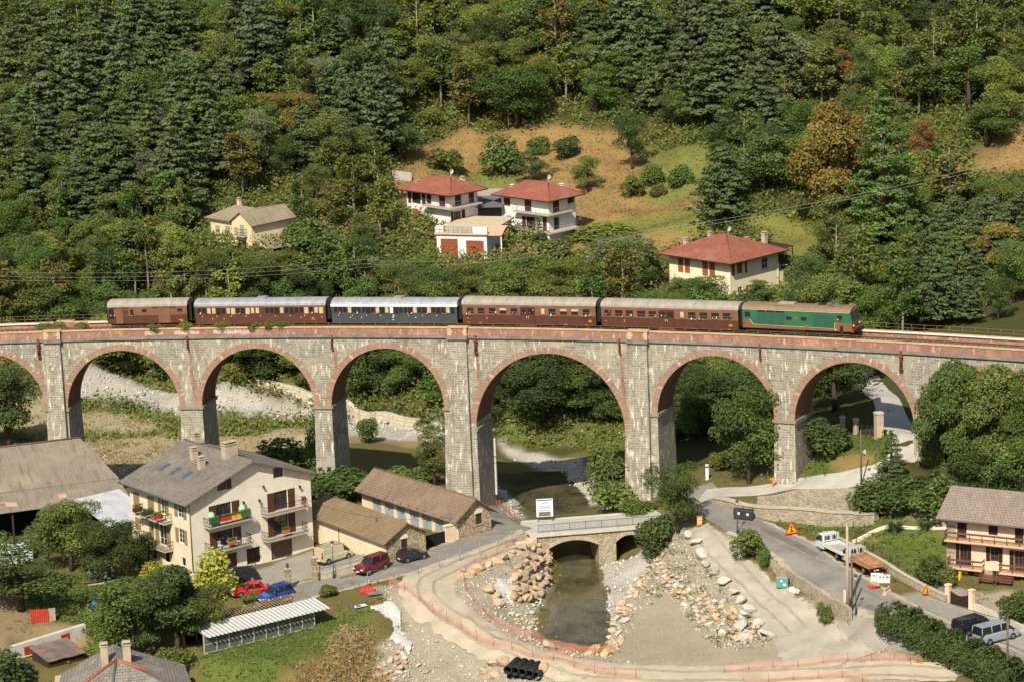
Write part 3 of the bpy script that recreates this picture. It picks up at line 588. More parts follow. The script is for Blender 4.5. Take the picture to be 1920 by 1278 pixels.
# the track
trk = thing('railway_track', 'single rusty railway track on brown ballast along the viaduct deck', 'railway track')
OC = VD/2+.05; RZ = -.42       # track centre line, rail top below the parapet cap
mb = MB(); closed_sweep(mb, S0, S1, [(OC-1.7, -.7), (OC-1.2, -.56), (OC+1.2, -.56), (OC+1.7, -.7)], .8); mb.build('ballast', M_BALL, trk, fixn=False)
mb = MB()
for sgn in (-1, 1): closed_sweep(mb, S0, S1, [(OC+sgn*.75-.04, -.5), (OC+sgn*.75-.04, RZ), (OC+sgn*.75+.04, RZ), (OC+sgn*.75+.04, -.5)], .8)
mb.build('rail', M_RAIL, trk, fixn=False)
mb = MB()
for s in np.arange(S0, S1, .65):
    q = [vpt(s-.12, OC-1.2, -.5), vpt(s+.12, OC-1.2, -.5), vpt(s+.12, OC+1.2, -.5), vpt(s-.12, OC+1.2, -.5)]; mb.face(q)
mb.build('sleeper', plain('old_sleeper', hexc('5a473a'), .3, 3), trk)
duct = MB(); closed_sweep(duct, s_at_px(1500), S1, [(VD-.56, -.03), (VD-.56, -.17), (VD-.43, -.17), (VD-.43, -.03)], .8)
closed_sweep(duct, S0, s_at_px(74, VD-.5), [(VD-.56, -.03), (VD-.56, -.17), (VD-.43, -.17), (VD-.43, -.03)], .8)
closed_sweep(duct, s_at_px(165, VD-.5), s_at_px(230, VD-.5), [(VD-.56, -.03), (VD-.56, -.17), (VD-.43, -.17), (VD-.43, -.03)], .8)
closed_sweep(duct, s_at_px(230, VD-.5)+.01, s_at_px(1500)-.01, [(VD-.56, -.05), (VD-.56, -.17), (VD-.43, -.17), (VD-.43, -.05)], .8)
tag(duct.build('cable_duct', M_DUCT, fixn=False), 'long white cable duct laid beside the railway track', 'cable duct')
def railing(nm, off, zt, label, step=1.55):
    t = thing(nm, label, 'railing'); mb = MB(); mp = MB()
    for s in np.arange(S0, S1-1, step):
        mp.tube([vpt(s, off, -.02), vpt(s, off, zt)], .02, 5)
    mb2 = MB()
    for z in (zt, zt*.5):
        pts = [vpt(s, off, z) for s in np.arange(S0, S1, step/2)]; mb2.tube(pts, .016, 5)
    mp.build('post', M_RUSTF, t); mb2.build('rail', M_RUSTF, t)
railing('parapet_railing', VD-.1, .85, 'thin rusty yellowish railing along the far parapet behind the train')
railing('parapet_railing', .2, .42, 'low rusty railing on the near parapet in front of the train wheels')
# ---------------------------------------------------------------- building kit
def Z1(x, y): return (x/2.566, 780+y/2.566)
def Z2(x, y): return (560+x/3.652, 780+y/3.652)
def Z4(x, y): return (1240+x/2.824, 850+y/2.824)
def ZW(x, y): return (700+x/4.571, 300+y/4.571)
def ZV(x, y): return (1180+x/4.364, 400+y/4.364)
def ZY(x, y): return (x/2.667, 340+y/2.667)
class Bld:
    """a building with its own axes: x along the front, y into the depth, z up from the ground corner"""
    def __init__(s, name, label, cat, origin, ang, group=None):
        s.o = np.array(origin, float); s.a = ang; s.ex = np.array([math.cos(ang), math.sin(ang), 0]); s.ey = np.array([-math.sin(ang), math.cos(ang), 0])
        s.root = thing(name, label, cat, origin, ang, group); s.walls = {}
    def w(s, x, y, z=0): return s.o + s.ex*x + s.ey*y + np.array([0, 0, z])
    def xlen(s, px, y=0, z=0):
        v = 5.0
        for _ in range(15): v += (px-proj(s.w(v, y, z))[0])/(16*s.ex[0]+1e-6)
        return v
    def ylen(s, px, x=0, z=0):
        v = 5.0
        for _ in range(15): v += (px-proj(s.w(x, v, z))[0])/(16*s.ey[0]+1e-6)
        return v
    def zat(s, x, y, py):
        z = 5.0
        for _ in range(15): z -= (py-proj(s.w(x, y, z))[1])/15.5
        return z
    def uv(s, p0, p1, px, py):
        """photo pixel -> (u along the wall p0-p1, height)"""
        A = s.w(*p0); B = s.w(*p1); d = (B-A)/np.linalg.norm(B-A); n = np.array([d[1], -d[0], 0]); r = ray(px, py); C = np.array([0, 0, CAM_H])
        t = ((A-C)@n)/(r@n); P = C+r*t; return float((P-A)@d), float(P[2]-s.o[2])
    def rect(s, p0, p1, q, f):
        a = s.uv(p0, p1, *f(q[0], q[3])); b = s.uv(p0, p1, *f(q[2], q[1])); return (min(a[0], b[0]), max(a[0], b[0]), min(a[1], b[1]), max(a[1], b[1]))
    def wall(s, p0, p1, top, holes, m, name='wall', depth=.18, z0=-1.2):
        """top: list of (u, z) profile along the wall; holes: (u0,u1,z0,z1)"""
        p0, p1 = np.array(p0, float), np.array(p1, float); L = np.linalg.norm(p1-p0); d = (p1-p0)/L; n = np.array([d[1], -d[0]])
        f = lambda u: float(np.interp(u, [t[0] for t in top], [t[1] for t in top]))
        U = sorted(set([0, L] + [t[0] for t in top if 0 < t[0] < L] + [h for q in holes for h in q[:2]])); mb = MB()
        def P(u, z, k=0): return (*(p0 + d*u - n*k), z)
        for a, b in zip(U[:-1], U[1:]):
            if b-a < 1e-6: continue
            mid = (a+b)/2; col = sorted([(q[2], q[3]) for q in holes if q[0]-1e-6 <= mid <= q[1]+1e-6]); z = z0
            for h0, h1 in col:
                if h0 > z: mb.face([P(a, z), P(b, z), P(b, h0), P(a, h0)], 0, [(a, z), (b, z), (b, h0), (a, h0)])
                z = max(z, h1)
            mb.face([P(a, z), P(b, z), P(b, f(b)), P(a, f(a))], 0, [(a, z), (b, z), (b, f(b)), (a, f(a))])
        for a, b, h0, h1 in holes:
            for q in ([P(a, h0), P(b, h0), P(b, h0, depth), P(a, h0, depth)], [P(a, h1, depth), P(b, h1, depth), P(b, h1), P(a, h1)], [P(a, h0), P(a, h0, depth), P(a, h1, depth), P(a, h1)], [P(b, h0, depth), P(b, h0), P(b, h1), P(b, h1, depth)]):
                mb.face(q, 0, [(0, 0), (.2, 0), (.2, 1), (0, 1)])
        return mb.build(name, m, s.root, fixn=False)
    def M(s, p0, p1, out=0.0):
        """matrix: local x along the wall, y inward, z up"""
        p0, p1 = np.array(p0, float), np.array(p1, float); d = (p1-p0)/np.linalg.norm(p1-p0); n = np.array([d[1], -d[0]])
        return Matrix(((d[0], -n[0], 0, p0[0]+n[0]*out), (d[1], -n[1], 0, p0[1]+n[1]*out), (0, 0, 1, 0), (0, 0, 0, 1)))
    def window(s, p0, p1, q, frame, glass, shut=None, open_=True, depth=.15, mull=1, bars=1, name='window', sill=None):
        a, b, h0, h1 = q; M = s.M(p0, p1); mb = MB(); t = .07
        y0, y1 = depth-.06, depth
        mb.box(a, a+t, y0, y1, h0, h1, 0, M); mb.box(b-t, b, y0, y1, h0, h1, 0, M); mb.box(a+t, b-t, y0, y1, h1-t, h1, 0, M); mb.box(a+t, b-t, y0, y1, h0, h0+t, 0, M)
        for k in range(mull):
            c = a+(b-a)*(k+1)/(mull+1); mb.box(c-.035, c+.035, y0+.005, y1-.004, h0+t, h1-t, 0, M)
        for k in range(bars):
            c = h0+(h1-h0)*(k+1)/(bars+1); mb.box(a+t, b-t, y0+.015, y1-.01, c-.018, c+.018, 0, M)
        o = mb.build(name, frame, s.root)
        pb = MB(); pb.face([tuple(M @ Vector(v)) for v in ((a, depth-.025, h0), (b, depth-.025, h0), (b, depth-.025, h1), (a, depth-.025, h1))]); pb.build('pane', glass, o, fixn=False)
        if sill is not None:
            sb = MB(); sb.box(a-.08, b+.08, -.1, .05, h0-.08, h0-.002, 0, M); sb.build('sill', sill, o)
        if shut is not None: s.shutters(p0, p1, q, shut, open_, o)
        return o
    def shutters(s, p0, p1, q, m, open_=True, parent=None):
        a, b, h0, h1 = q; M = s.M(p0, p1); wd = (b-a)/2
        spans = ((a-wd-.02, a-.02), (b+.02, b+wd+.02)) if open_ else ((a, a+wd-.01), (b-wd+.01, b))
        if open_ in ('l', 'r'): spans = (spans[0],) if open_ == 'l' else (spans[1],)
        for u0, u1 in spans:
            mb = MB(); y = -.05; mb.box(u0, u1, y, y+.035, h0, h1, 0, M); f = .06
            mb.box(u0, u1, y-.012, y, h0, h0+f, 0, M); mb.box(u0, u1, y-.012, y, h1-f, h1, 0, M)
            n = max(4, int((h1-h0)/.16))
            for k in range(n):
                z = h0+f+(h1-h0-2*f)*(k+.5)/n; mb.box(u0+.04, u1-.04, y-.016, y-.001, z-.03, z+.03, 0, M)
            mb.build('shutter', m, parent if parent is not None else s.root)
    def panel(s, p0, p1, q, m, name, parts=0, out=-.08, parent=None, handle=None, horiz=False):
        a, b, h0, h1 = q; M = s.M(p0, p1); mb = MB(); mb.box(a, b, -out-.03, -out+.03, h0, h1, 0, M)
        for k in range(parts):
            if horiz:
                z = h0+(h1-h0)*(k+.5)/parts; mb.box(a+.03, b-.03, -out-.05, -out-.028, z-(h1-h0)/parts*.42, z+(h1-h0)/parts*.42, 0, M)
            else:
                u = a+(b-a)*(k+.5)/parts; mb.box(u-(b-a)/parts*.42, u+(b-a)/parts*.42, -out-.05, -out-.028, h0+.04, h1-.04, 0, M)
        o = mb.build(name, m, parent or s.root)
        if handle is not None:
            hb = MB(); hb.box((a+b)/2-.06, (a+b)/2+.06, -out-.1, -out-.045, (h0+h1)/2-.1, (h0+h1)/2+.1, 0, M); hb.build('handle', handle, o)
        return o
    def balcony(s, p0, p1, u0, u1, z, d, slab, rail, rh=1.0, n=None, open_ends=False, thick=.16):
        M = s.M(p0, p1); mb = MB(); mb.box(u0, u1, -d, -.002, z-thick, z, 0, M); b = mb.build('balcony', slab, s.root)
        rb = MB(); c = lambda u, y, zz: tuple(M @ Vector((u, y, zz)))
        path = [(u0+.04, -.02), (u0+.04, -d+.05), (u1-.04, -d+.05), (u1-.04, -.02)]
        for zz, r in ((z+rh, .04), (z+.1, .03), (z+rh*.55, .02)): rb.tube([c(x, y, zz) for x, y in path], r, 4)
        for (xa, ya), (xb, yb) in zip(path[:-1], path[1:]):
            L = math.hypot(xb-xa, yb-ya); k = max(2, int(L/.24))
            for i in range(k+1):
                x, y = xa+(xb-xa)*i/k, ya+(yb-ya)*i/k; rb.tube([c(x, y, z+.01), c(x, y, z+rh)], .02, 4, cap=False)
        rb.build('balcony_railing', rail, b); return b
def slab(mb, pts, th, mi=0, mi2=None):
    """a roof plane: polygon pts (top face) given thickness downwards"""
    P = [Vector([float(c) for c in p]) for p in pts]; n = len(P); Q = [p - Vector((0, 0, th)) for p in P]
    mb.mesh(P+Q, [tuple(range(n)), tuple(range(n, 2*n))[::-1]] + [(i, (i+1)%n, n+(i+1)%n, n+i) for i in range(n)], mi)
def gutter(b, pts, m, r=.07, name='gutter'):
    mb = MB(); mb.tube(pts, r, 6); return mb.build(name, m, b.root)
def chimney(b, x, y, z0, h, w, d, m, capm=None, pots=1):
    mb = MB(); mb.box(x-w/2, x+w/2, y-d/2, y+d/2, z0-1.0, z0+h); o = mb.build('chimney', m, b.root)
    cb = MB(); cb.box(x-w/2-.07, x+w/2+.07, y-d/2-.07, y+d/2+.07, z0+h+.002, z0+h+.1)
    for k in range(pots):
        px = x+(k-(pots-1)/2)*.45; cb.box(px-.13, px+.13, y-.13, y+.13, z0+h+.1, z0+h+.3, taper=.85)
    cb.box(x-w/2-.02, x+w/2+.02, y-d/2-.02, y+d/2+.02, z0+h+.3, z0+h+.36)
    cb.build('chimney_cap', capm or m, o); return o
# shared building materials
M_REND = plain('cream_render', hexc('dccfb8'), .08, .5, .92, c2=hexc('e4d9c6'), spot=hexc('cbbba0'), bmp=.15)
M_REND2 = plain('warm_render', hexc('d9c3a0'), .1, .5, .92, c2=hexc('e2cfae'), bmp=.15)
M_TILEG = bricky('grey_roof_tiles', hexc('6f665c'), hexc('857b6e'), hexc('4a443d'), .42, .34, .03, grime=hexc('544d45'), bmp=.9, blotch=hexc('80776a'))
M_TILEB = bricky('brown_roof_tiles', hexc('7a6653'), hexc('8c7661'), hexc('51443a'), .34, .38, .035, grime=hexc('5e5044'), bmp=.9, blotch=hexc('86735e'))
M_TILER = bricky('terracotta_roof_tiles', hexc('8d5241'), hexc('a06450'), hexc('5f3528'), .3, .4, .045, grime=hexc('6b4337'), bmp=1.0, blotch=hexc('946a58'))
M_WOODB = plain('brown_painted_wood', hexc('563526'), .2, 3, .65, c2=hexc('65402e'))
M_WOODT = plain('tan_painted_wood', hexc('8d7a50'), .2, 3, .7, c2=hexc('9b875a'))
M_WOODD = plain('dark_weathered_wood', hexc('3c2c22'), .3, 3, .8)
M_GLASS = glassy('window_glass'); M_WFRM = plain('white_window_frame', hexc('d8d4cb'), .06, 3, .6)
M_IRON = plain('black_wrought_iron', hexc('2a2826'), .2, 5, .6)
M_CONC = plain('balcony_concrete', hexc('b0a592'), .15, 1.2, .9, bmp=.2)
M_CHIM = plain('chimney_render', hexc('b5a58e'), .2, 1.5, .9, spot=hexc('8d7d68'), bmp=.3)
M_ZINC = plain('zinc_gutter', hexc('6f6d69'), .15, 2, .5, metal=.3)
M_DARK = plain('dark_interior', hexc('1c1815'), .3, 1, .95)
M_GREYD = plain('grey_metal_door', hexc('8f979c'), .07, 1.2, .55, c2=hexc('99a1a5'))
M_RUBBLE = None
def rubble(name, c1, c2, mort, sc=2.6):
    m, t, b = _new(name); v = coords(t, 'UV'); vo = N(t, 'ShaderNodeTexVoronoi', Scale=sc); vo.feature = 'DISTANCE_TO_EDGE'; t.links.new(v, vo.inputs['Vector'])
    vc = N(t, 'ShaderNodeTexVoronoi', Scale=sc); t.links.new(v, vc.inputs['Vector']); g = t.nodes.new('ShaderNodeSeparateColor'); t.links.new(vc.outputs['Color'], g.inputs[0])
    col = mixc(t, g.outputs[0], c1, c2); n1 = noise(t, v, 6, 4); col = mixc(t, ramp(t, n1, .4, .7, 0, .4), col, tuple(x*.5 for x in c1))
    n0 = noise(t, v, .4, 5); col = mixc(t, ramp(t, n0, .45, .7, 0, .5), col, tuple(x*.6 for x in c2))
    col = mixc(t, ramp(t, vo.outputs['Distance'], .02, .09, 1, 0), col, mort)
    t.links.new(col, b.inputs['Base Color']); b.inputs['Roughness'].default_value = .95; bump(t, b, ramp(t, vo.outputs['Distance'], 0, .15), .8, .06); return m
M_RUBBLE = rubble('rubble_stone_wall', hexc('a5906f'), hexc('7d6c55'), hexc('c2b191'))
M_RUBBLE2 = rubble('garden_stone_wall', hexc('b3a58c'), hexc('8f826d'), hexc('a89b83'), 2.1)

def gable_house(b, W, D, ze, zr, ovx, ovy, roofm, th=.14, name='roof', x_mid=None):
    """roof with its ridge along y over x=0..W: eaves at x=0 and x=W"""
    xm = W/2 if x_mid is None else x_mid; sl = (zr-ze)/xm; sl2 = (zr-ze)/(W-xm); mb = MB()
    slab(mb, [(-ovx, -ovy, ze-sl*ovx+th), (-ovx, D+ovy, ze-sl*ovx+th), (xm, D+ovy, zr+th), (xm, -ovy, zr+th)][::-1], th)
    o1 = mb.build(name, roofm, b.root); mb = MB()
    slab(mb, [(W+ovx, -ovy, ze-sl2*ovx+th), (xm+.002, -ovy, zr+th-.004), (xm+.002, D+ovy, zr+th-.004), (W+ovx, D+ovy, ze-sl2*ovx+th)], th)
    o2 = mb.build(name, roofm, b.root)
    rb = MB(); rb.tube([(xm, -ovy, zr+th+.01), (xm, D+ovy, zr+th+.01)], .1, 6); rb.build('ridge', roofm, o1)
    for x, s_ in ((-ovx-.05, 1), (W+ovx+.05, 1)): gutter(b, [(x, -ovy, ze-(sl if x < 0 else sl2)*ovx+.02), (x, D+ovy, ze-(sl if x < 0 else sl2)*ovx+.02)], M_ZINC)
    return o1
# ---------------------------------------------------------------- the apartment house
A0 = R_(38.5)
h = Bld('apartment_house', 'cream rendered apartment house with grey tiled gable roof and flower balconies', 'house', at_z(362, 1070, -4.05), A0)
W = h.xlen(584, 0, 5); D = h.ylen(243, 0, 7); G0, G1 = (0, 0), (W, 0); L0, L1 = (0, D), (0, 0)
ze = h.uv(G0, G1, *Z1(917, 402))[1]; zr = h.uv(G0, G1, *Z1(1210, 212))[1]; zr = max(zr, ze+2.6)
gw = {k: h.rect(G0, G1, q, Z1) for k, q in dict(attic=(1316,238,1360,300), up=(1046,303,1088,360), f2l=(1045,408,1112,512), f2r=(1322,350,1382,455), f1l=(1050,535,1120,632), f1r=(1325,468,1385,575),
      gar1=(1065,650,1140,748), ent=(1190,622,1252,716), gar2=(1308,584,1405,694)).items()}
h.wall(G0, G1, [(0, ze), (W/2, zr), (W, ze)], list(gw.values()), M_REND, depth=.25, z0=-3)
lw = {k: h.rect(L0, L1, q, Z1) for k, q in dict(a=(645,368,668,424), b=(715,388,738,462), c=(776,404,796,466), d=(856,424,880,482), e=(655,490,675,540), f=(722,512,738,585), f2=(770,528,800,612), g=(862,545,885,604), s1=(733,635,752,682), s2=(793,657,815,698), s3=(875,682,893,716)).items()}
h.wall(L0, L1, [(0, ze), (D, ze)], list(lw.values()), plain('side_render', hexc('dac9a8'), .1, .5, .92, c2=hexc('e2d3b5'), bmp=.15), depth=.2)
h.wall((W, 0), (W, D), [(0, ze), (D, ze)], [], M_REND); h.wall((W, D), (0, D), [(0, ze), (W/2, zr), (W, ze)], [], M_REND)
gable_house(h, W, D, ze, zr, .95, .85, M_TILEG)
for k in ('attic', 'up', 'f2l', 'f2r', 'f1l', 'f1r'):
    h.window(G0, G1, gw[k], M_WOODB if k != 'f1l' else M_WOODD, M_GLASS, M_WOODB if k in ('f2l', 'f2r', 'f1l', 'f1r') else None, True, .22, 1, 2 if k != 'attic' else 0)
h.shutters(G0, G1, gw['up'], M_WOODB, 'r')
h.panel(G0, G1, gw['gar1'], plain('red_brown_garage_wood', hexc('553a30'), .2, 2, .7), 'garage_door', 7, -.2); h.panel(G0, G1, gw['gar2'], plain('weathered_garage_wood', hexc('665448'), .2, 2, .8), 'garage_door', 8, -.2)
h.panel(G0, G1, gw['ent'], M_WOODD, 'entrance_door', 3, -.24, handle=M_ZINC)
for k in lw:
    if k in ('s1', 's2', 's3'): h.window(L0, L1, lw[k], M_WFRM, M_GLASS, None, True, .15, 0, 0)
    elif k in ('a', 'b', 'e', 'f'): h.shutters(L0, L1, lw[k], M_WOODT, False); 
    else: h.window(L0, L1, lw[k], M_WFRM, M_GLASS, M_WOODT, True, .15, 1, 2)
for k in ('a', 'b', 'e', 'f'): h.panel(L0, L1, lw[k], M_WOODT, 'window_backing', 0, -.12)
bal = {}
for k, q in dict(b2l=(990,465,1198,530), b2r=(1258,425,1462,472), b1l=(995,600,1205,650), b1r=(1266,545,1466,592)).items():
    u0, z0 = h.uv(G0, G1, *Z1(q[0]+34, q[3]-4)); u1, z1 = h.uv(G0, G1, *Z1(q[2]+26, q[3]-60)); key = {'b2l': 'f2l', 'b2r': 'f2r', 'b1l': 'f1l', 'b1r': 'f1r'}[k]
    c = (gw[key][0]+gw[key][1])/2; bal[k] = (c-2.9, c+2.9, gw[key][2]); h.balcony(G0, G1, *bal[k], 1.25, M_CONC, M_IRON)
for k, key in (('s2', 'c'), ('s1', 'f2')):
    c = (lw['b'][0]+lw['c'][1])/2 if k == 's2' else (lw['f'][0]+lw['f2'][1])/2; z = min(lw['b'][2], lw['c'][2]) if k == 's2' else min(lw['f'][2], lw['f2'][2]); bal[k] = (c-3.2, c+3.2, z-.1)
    h.balcony(L0, L1, *bal[k], 1.2, M_CONC, M_IRON)
sl = (zr-ze)/(W/2)
for x, y, hh, w_, d_, p in ((W*.36, D*.62, 1.2, .8, .6, 1), (W*.30, D*.38, 1.2, .75, .6, 1), (W*.56, D*.98, 1.0, .8, .6, 1), (W*.485, D*.28, 1.5, 1.7, .9, 2)):
    chimney(h, x, y, ze+sl*min(x, W-x), hh, w_, d_, M_CHIM, None, p)
for k in range(3):
    x = W*.2; y = D*(.80-.19*k); mb = MB(); z = lambda q: ze+sl*q+.14+.05
    slab(mb, [(x-.75, y-.45, z(x-.75)), (x+.75, y-.45, z(x+.75)), (x+.75, y+.45, z(x+.75)), (x-.75, y+.45, z(x-.75))], .12)
    o = mb.build('skylight', M_ZINC, h.root); mb = MB(); mb.face([(x-.65, y-.36, z(x-.65)+.012), (x+.65, y-.36, z(x+.65)+.012), (x+.65, y+.36, z(x+.65)+.012), (x-.65, y+.36, z(x-.65)+.012)]); mb.build('pane', glassy('skylight_glass', (.05, .09, .12), .2), o)
gutter(h, [(-.04, -.06, 0), (-.04, -.06, ze-.3)], M_ZINC, .05, 'downpipe')
mb = MB()
for u, z in [(W*.56, ze-1.8), (W*.60, ze-.3), (W*.43, ze-1.6), (W*.9, ze-1.3), (W*.17, ze-3.6), (W*.60, ze-3.8)]:
    lb = MB(); lb.tube([(u, -.02, z), (u, -.25, z+.1), (u, -.25, z)], .03, 5); lb.box(u-.1, u+.1, -.35, -.15, z-.25, z); lb.build('wall_lamp', M_IRON, h.root)
def on_bal(k, wall, fu, fy, dz=0):
    u0, u1, z = bal[k]; p0, p1 = wall; p = h.M(p0, p1) @ Vector((u0+(u1-u0)*fu, -1.25*fy, z+dz)); q = h.w(p.x, p.y, p.z); return q, h.a + (math.pi*1.5 if wall[0] == L0 else 0)
# ---------------------------------------------------------------- the two garage rows
g = Bld('garage_row', 'cream garage row with six grey doors and stone gable end by the river road', 'garage', at_z(*Z2(1095, 850), -4.05), A0)
W = g.xlen(921, 0, 1); D = g.ylen(678, 0, 2); G0, G1 = (0, 0), (W, 0); L0, L1 = (0, D), (0, 0)
ze = g.uv(G0, G1, *Z2(1095, 690))[1]; ze = max(2.7, ze); zr = ze+1.75
win = g.rect(G0, G1, (1215,655,1255,752), Z2); g.wall(G0, G1, [(0, ze), (W/2, zr), (W, ze)], [win], M_RUBBLE, 'stone_gable', .25)
drs = [g.rect(L0, L1, q, Z2) for q in ((508,570,562,665),(590,595,648,690),(673,620,735,712),(762,648,820,745),(848,672,907,770),(936,700,992,825))]
drs = [(a, b, 0.02, 2.25) for a, b, c, d in drs]
g.wall(L0, L1, [(0, ze), (D, ze)], drs, M_REND2, depth=.2)
g.wall((W, 0), (W, D), [(0, ze), (D, ze)], [], M_REND2); g.wall((W, D), (0, D), [(0, ze), (W/2, zr), (W, ze)], [], M_REND2)
gable_house(g, W, D, ze, zr, .7, .55, M_TILEB)
for q in drs: g.panel(L0, L1, q, M_GREYD, 'garage_door', 3, -.15, handle=M_IRON)
g.window(G0, G1, (win[0], win[1], win[2]+.2, win[3]), M_WOODD, M_GLASS, None, True, .2, 1, 1, sill=M_CONC)
mb = MB(); a, b_, z = win[0]-.12, win[1]+.12, win[3]
for k in range(9):
    t0, t1 = math.pi*k/9, math.pi*(k+1)/9; c = (a+b_)/2; r = (b_-a)/2
    mb.prism([(c-r*math.cos(t0), z+r*math.sin(t0)), (c-r*math.cos(t1), z+r*math.sin(t1)), (c, z)], 'y', -.03, .1)
mb.build('window_arch', M_REND, g.root)
mb = MB()
for k in range(12): y = D*(k+.5)/12; mb.box(-.62, -.05, y-.06, y+.06, ze-.42, ze-.2)
tag(mb.build('rafter', M_WOODD, g.root), kind='stuff')
gutter(g, [(-.06, D*.53, 0), (-.06, D*.53, ze-.4)], M_WFRM, .05, 'downpipe')
mb = MB(); mb.box(-1.75, -.01, .1, .5, -.6, 2.0); mb.box(-1.85, -.01, .02, .58, 2.002, 2.15); mb.build('yard_wall', M_REND2, g.root); mb = MB(); mb.box(-4.6, -1.78, .25, .33, -.4, 1.5); mb.build('yard_gate', M_DARK, g.root)
g1 = g
g = Bld('storage_shed', 'long brown-roofed shed with stone gable end behind the parked red jeep', 'shed', at_z(*Z2(602, 1000), -4.05), R_(36.5))
W = g.xlen(Z2(872, 900)[0], 0, 1); D = g.ylen(578, 0, 3) ; G0, G1 = (0, 0), (W, 0); L0, L1 = (0, D), (0, 0)
ze = max(2.5, g.uv(G0, G1, *Z2(600, 850))[1]); zr = ze+1.55
win = g.rect(G0, G1, (705,830,745,905), Z2); g.wall(G0, G1, [(0, ze), (W/2, zr), (W, ze)], [win], M_RUBBLE, 'stone_gable', .25)
g.wall(L0, L1, [(0, ze), (D, ze)], [], M_REND2); g.wall((W, 0), (W, D), [(0, ze), (D, ze)], [], M_REND2); g.wall((W, D), (0, D), [(0, ze), (W/2, zr), (W, ze)], [], M_REND2)
gable_house(g, W, D, ze, zr, .5, .5, bricky('olive_roof_tiles', hexc('7c6a50'), hexc('8b785b'), hexc('544836'), .34, .38, .035, grime=hexc('62553f'), bmp=.9))
g.window(G0, G1, win, M_WOODD, M_GLASS, None, True, .2, 1, 1, sill=M_CONC)
mb = MB(); a, b_, z = win[0]-.12, win[1]+.12, win[3]; c = (a+b_)/2; r = (b_-a)/2
for k in range(9):
    t0, t1 = math.pi*k/9, math.pi*(k+1)/9; mb.prism([(c-r*math.cos(t0), z+r*math.sin(t0)), (c-r*math.cos(t1), z+r*math.sin(t1)), (c, z)], 'y', -.03, .1)
mb.build('window_arch', M_REND, g.root)
gutter(g, [(-.06, D*.6, 0), (-.06, D*.6, ze-.3)], M_ZINC, .05, 'downpipe')
g2 = g
# ---------------------------------------------------------------- barn on the left
M_FIBRE = bricky('fibre_cement_sheet', hexc('7d7263'), hexc('8b7f6e'), hexc('6b6154'), .18, 1.6, .02, grime=hexc('5f5649'), bmp=.6, blotch=hexc('8f836f'))
b = Bld('barn', 'large open-fronted barn with weathered grey corrugated roof and rusty ridge', 'barn', at_z(232, 975, -4.4), R_(20))
# long side faces the camera; x runs right, eaves at y=0, ridge at y=dr
def bz(px, py, y): # point on the plane y=const
    A = b.w(0, y); n = b.ey; r = ray(px, py); C = np.array([0, 0, CAM_H]); t = ((A-C)@n)/(r@n); P = C+r*t; return float((P-A)@b.ex), float(P[2]-b.o[2])
x1, z1 = bz(243, 930, 0); xk, zk = bz(226, 893, 5.0); xr, zrd = bz(150, 820, 13.0)
x1l = -26.0
mb = MB(); slab(mb, [(x1l, 0, z1), (x1, 0, z1), (x1-.2, 5.0, zk-.05), (x1l, 5.0, zk-.05)], .1); b_lo = mb.build('lean_to_roof', M_FIBRE, b.root)
mb = MB(); slab(mb, [(x1l, 4.7, zk), (x1-.2, 4.7, zk), (xr, 13, zrd), (x1l, 13, zrd)], .1); mb.build('roof', M_FIBRE, b.root)
mb = MB(); slab(mb, [(x1l, 13.002, zrd-.02), (xr, 13.002, zrd-.02), (x1-.2, 21, zk), (x1l, 21, zk)], .1); mb.build('roof', M_FIBRE, b.root)
mb = MB(); mb.tube([(x1l, 13, zrd+.05), (xr, 13, zrd+.05)], .14, 6); mb.build('ridge', plain('red_ridge_tiles', hexc('8a4a3a'), .3, 2, .9, c2=hexc('7d6a5c')), b.root)
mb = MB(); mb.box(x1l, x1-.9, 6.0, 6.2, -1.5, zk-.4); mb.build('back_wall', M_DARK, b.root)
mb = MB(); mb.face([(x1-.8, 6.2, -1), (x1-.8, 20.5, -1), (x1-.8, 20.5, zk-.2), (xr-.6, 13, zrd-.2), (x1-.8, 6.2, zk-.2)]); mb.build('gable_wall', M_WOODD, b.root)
for k in range(6):
    mb = MB(); x = x1-.6-k*4.6; mb.box(x-.11, x+.11, .35, .57, -1, z1-.12); mb.build('post', M_WOODD, b.root)
for px, py, w_, l_, rz in ((305, 413, 1.0, .5, .2), (40, 480, 2.2, .5, -.5), (10, 455, .9, .4, -.3)):
    x, z = bz(*Z1(px, py), 2.0); sl_ = (zk-z1)/5; mb = MB(); y = 2.0; slab(mb, [(x-w_/2, y-l_, z1+sl_*(y-l_)+.05), (x+w_/2, y-l_+rz, z1+sl_*(y-l_+rz)+.05), (x+w_/2, y+l_+rz, z1+sl_*(y+l_+rz)+.05), (x-w_/2, y+l_, z1+sl_*(y+l_)+.05)], .04)
    mb.build('roof_patch', plain('pale_roof_patch', hexc('c2a68f'), .2, 3, .9, c2=hexc('b98a70')), b.root)
barn = b
# annexe roof of white corrugated sheet between barn and house
b = Bld('lean_to', 'low lean-to with white corrugated sheet roof between barn and apartment house', 'shed', at_z(200, 1010, -4.3), R_(38.5))
mb = MB()
for k in range(26):
    x = -1.0+k*.25; slab(mb, [(x, -2.2, 2.2), (x+.16, -2.2, 2.25), (x+.16, 5.5, 4.1), (x, 5.5, 4.05)], .05); slab(mb, [(x+.16, -2.2, 2.25), (x+.25, -2.2, 2.2), (x+.25, 5.5, 4.05), (x+.16, 5.5, 4.1)], .05)
mb.build('roof', plain('white_corrugated_sheet', hexc('b9babb'), .12, .6, .45, c2=hexc('d0d0cf'), spot=hexc('8d8a84'), metal=.3), b.root)
for x, y, zt in ((-.8, -2, 2.1), (2.3, -2, 2.1), (5.2, -2, 2.1), (-.8, 5.2, 3.9), (5.2, 5.2, 3.9)):
    mb = MB(); mb.box(x-.08, x+.08, y-.08, y+.08, -1, zt); mb.build('post', M_WOODD, b.root)
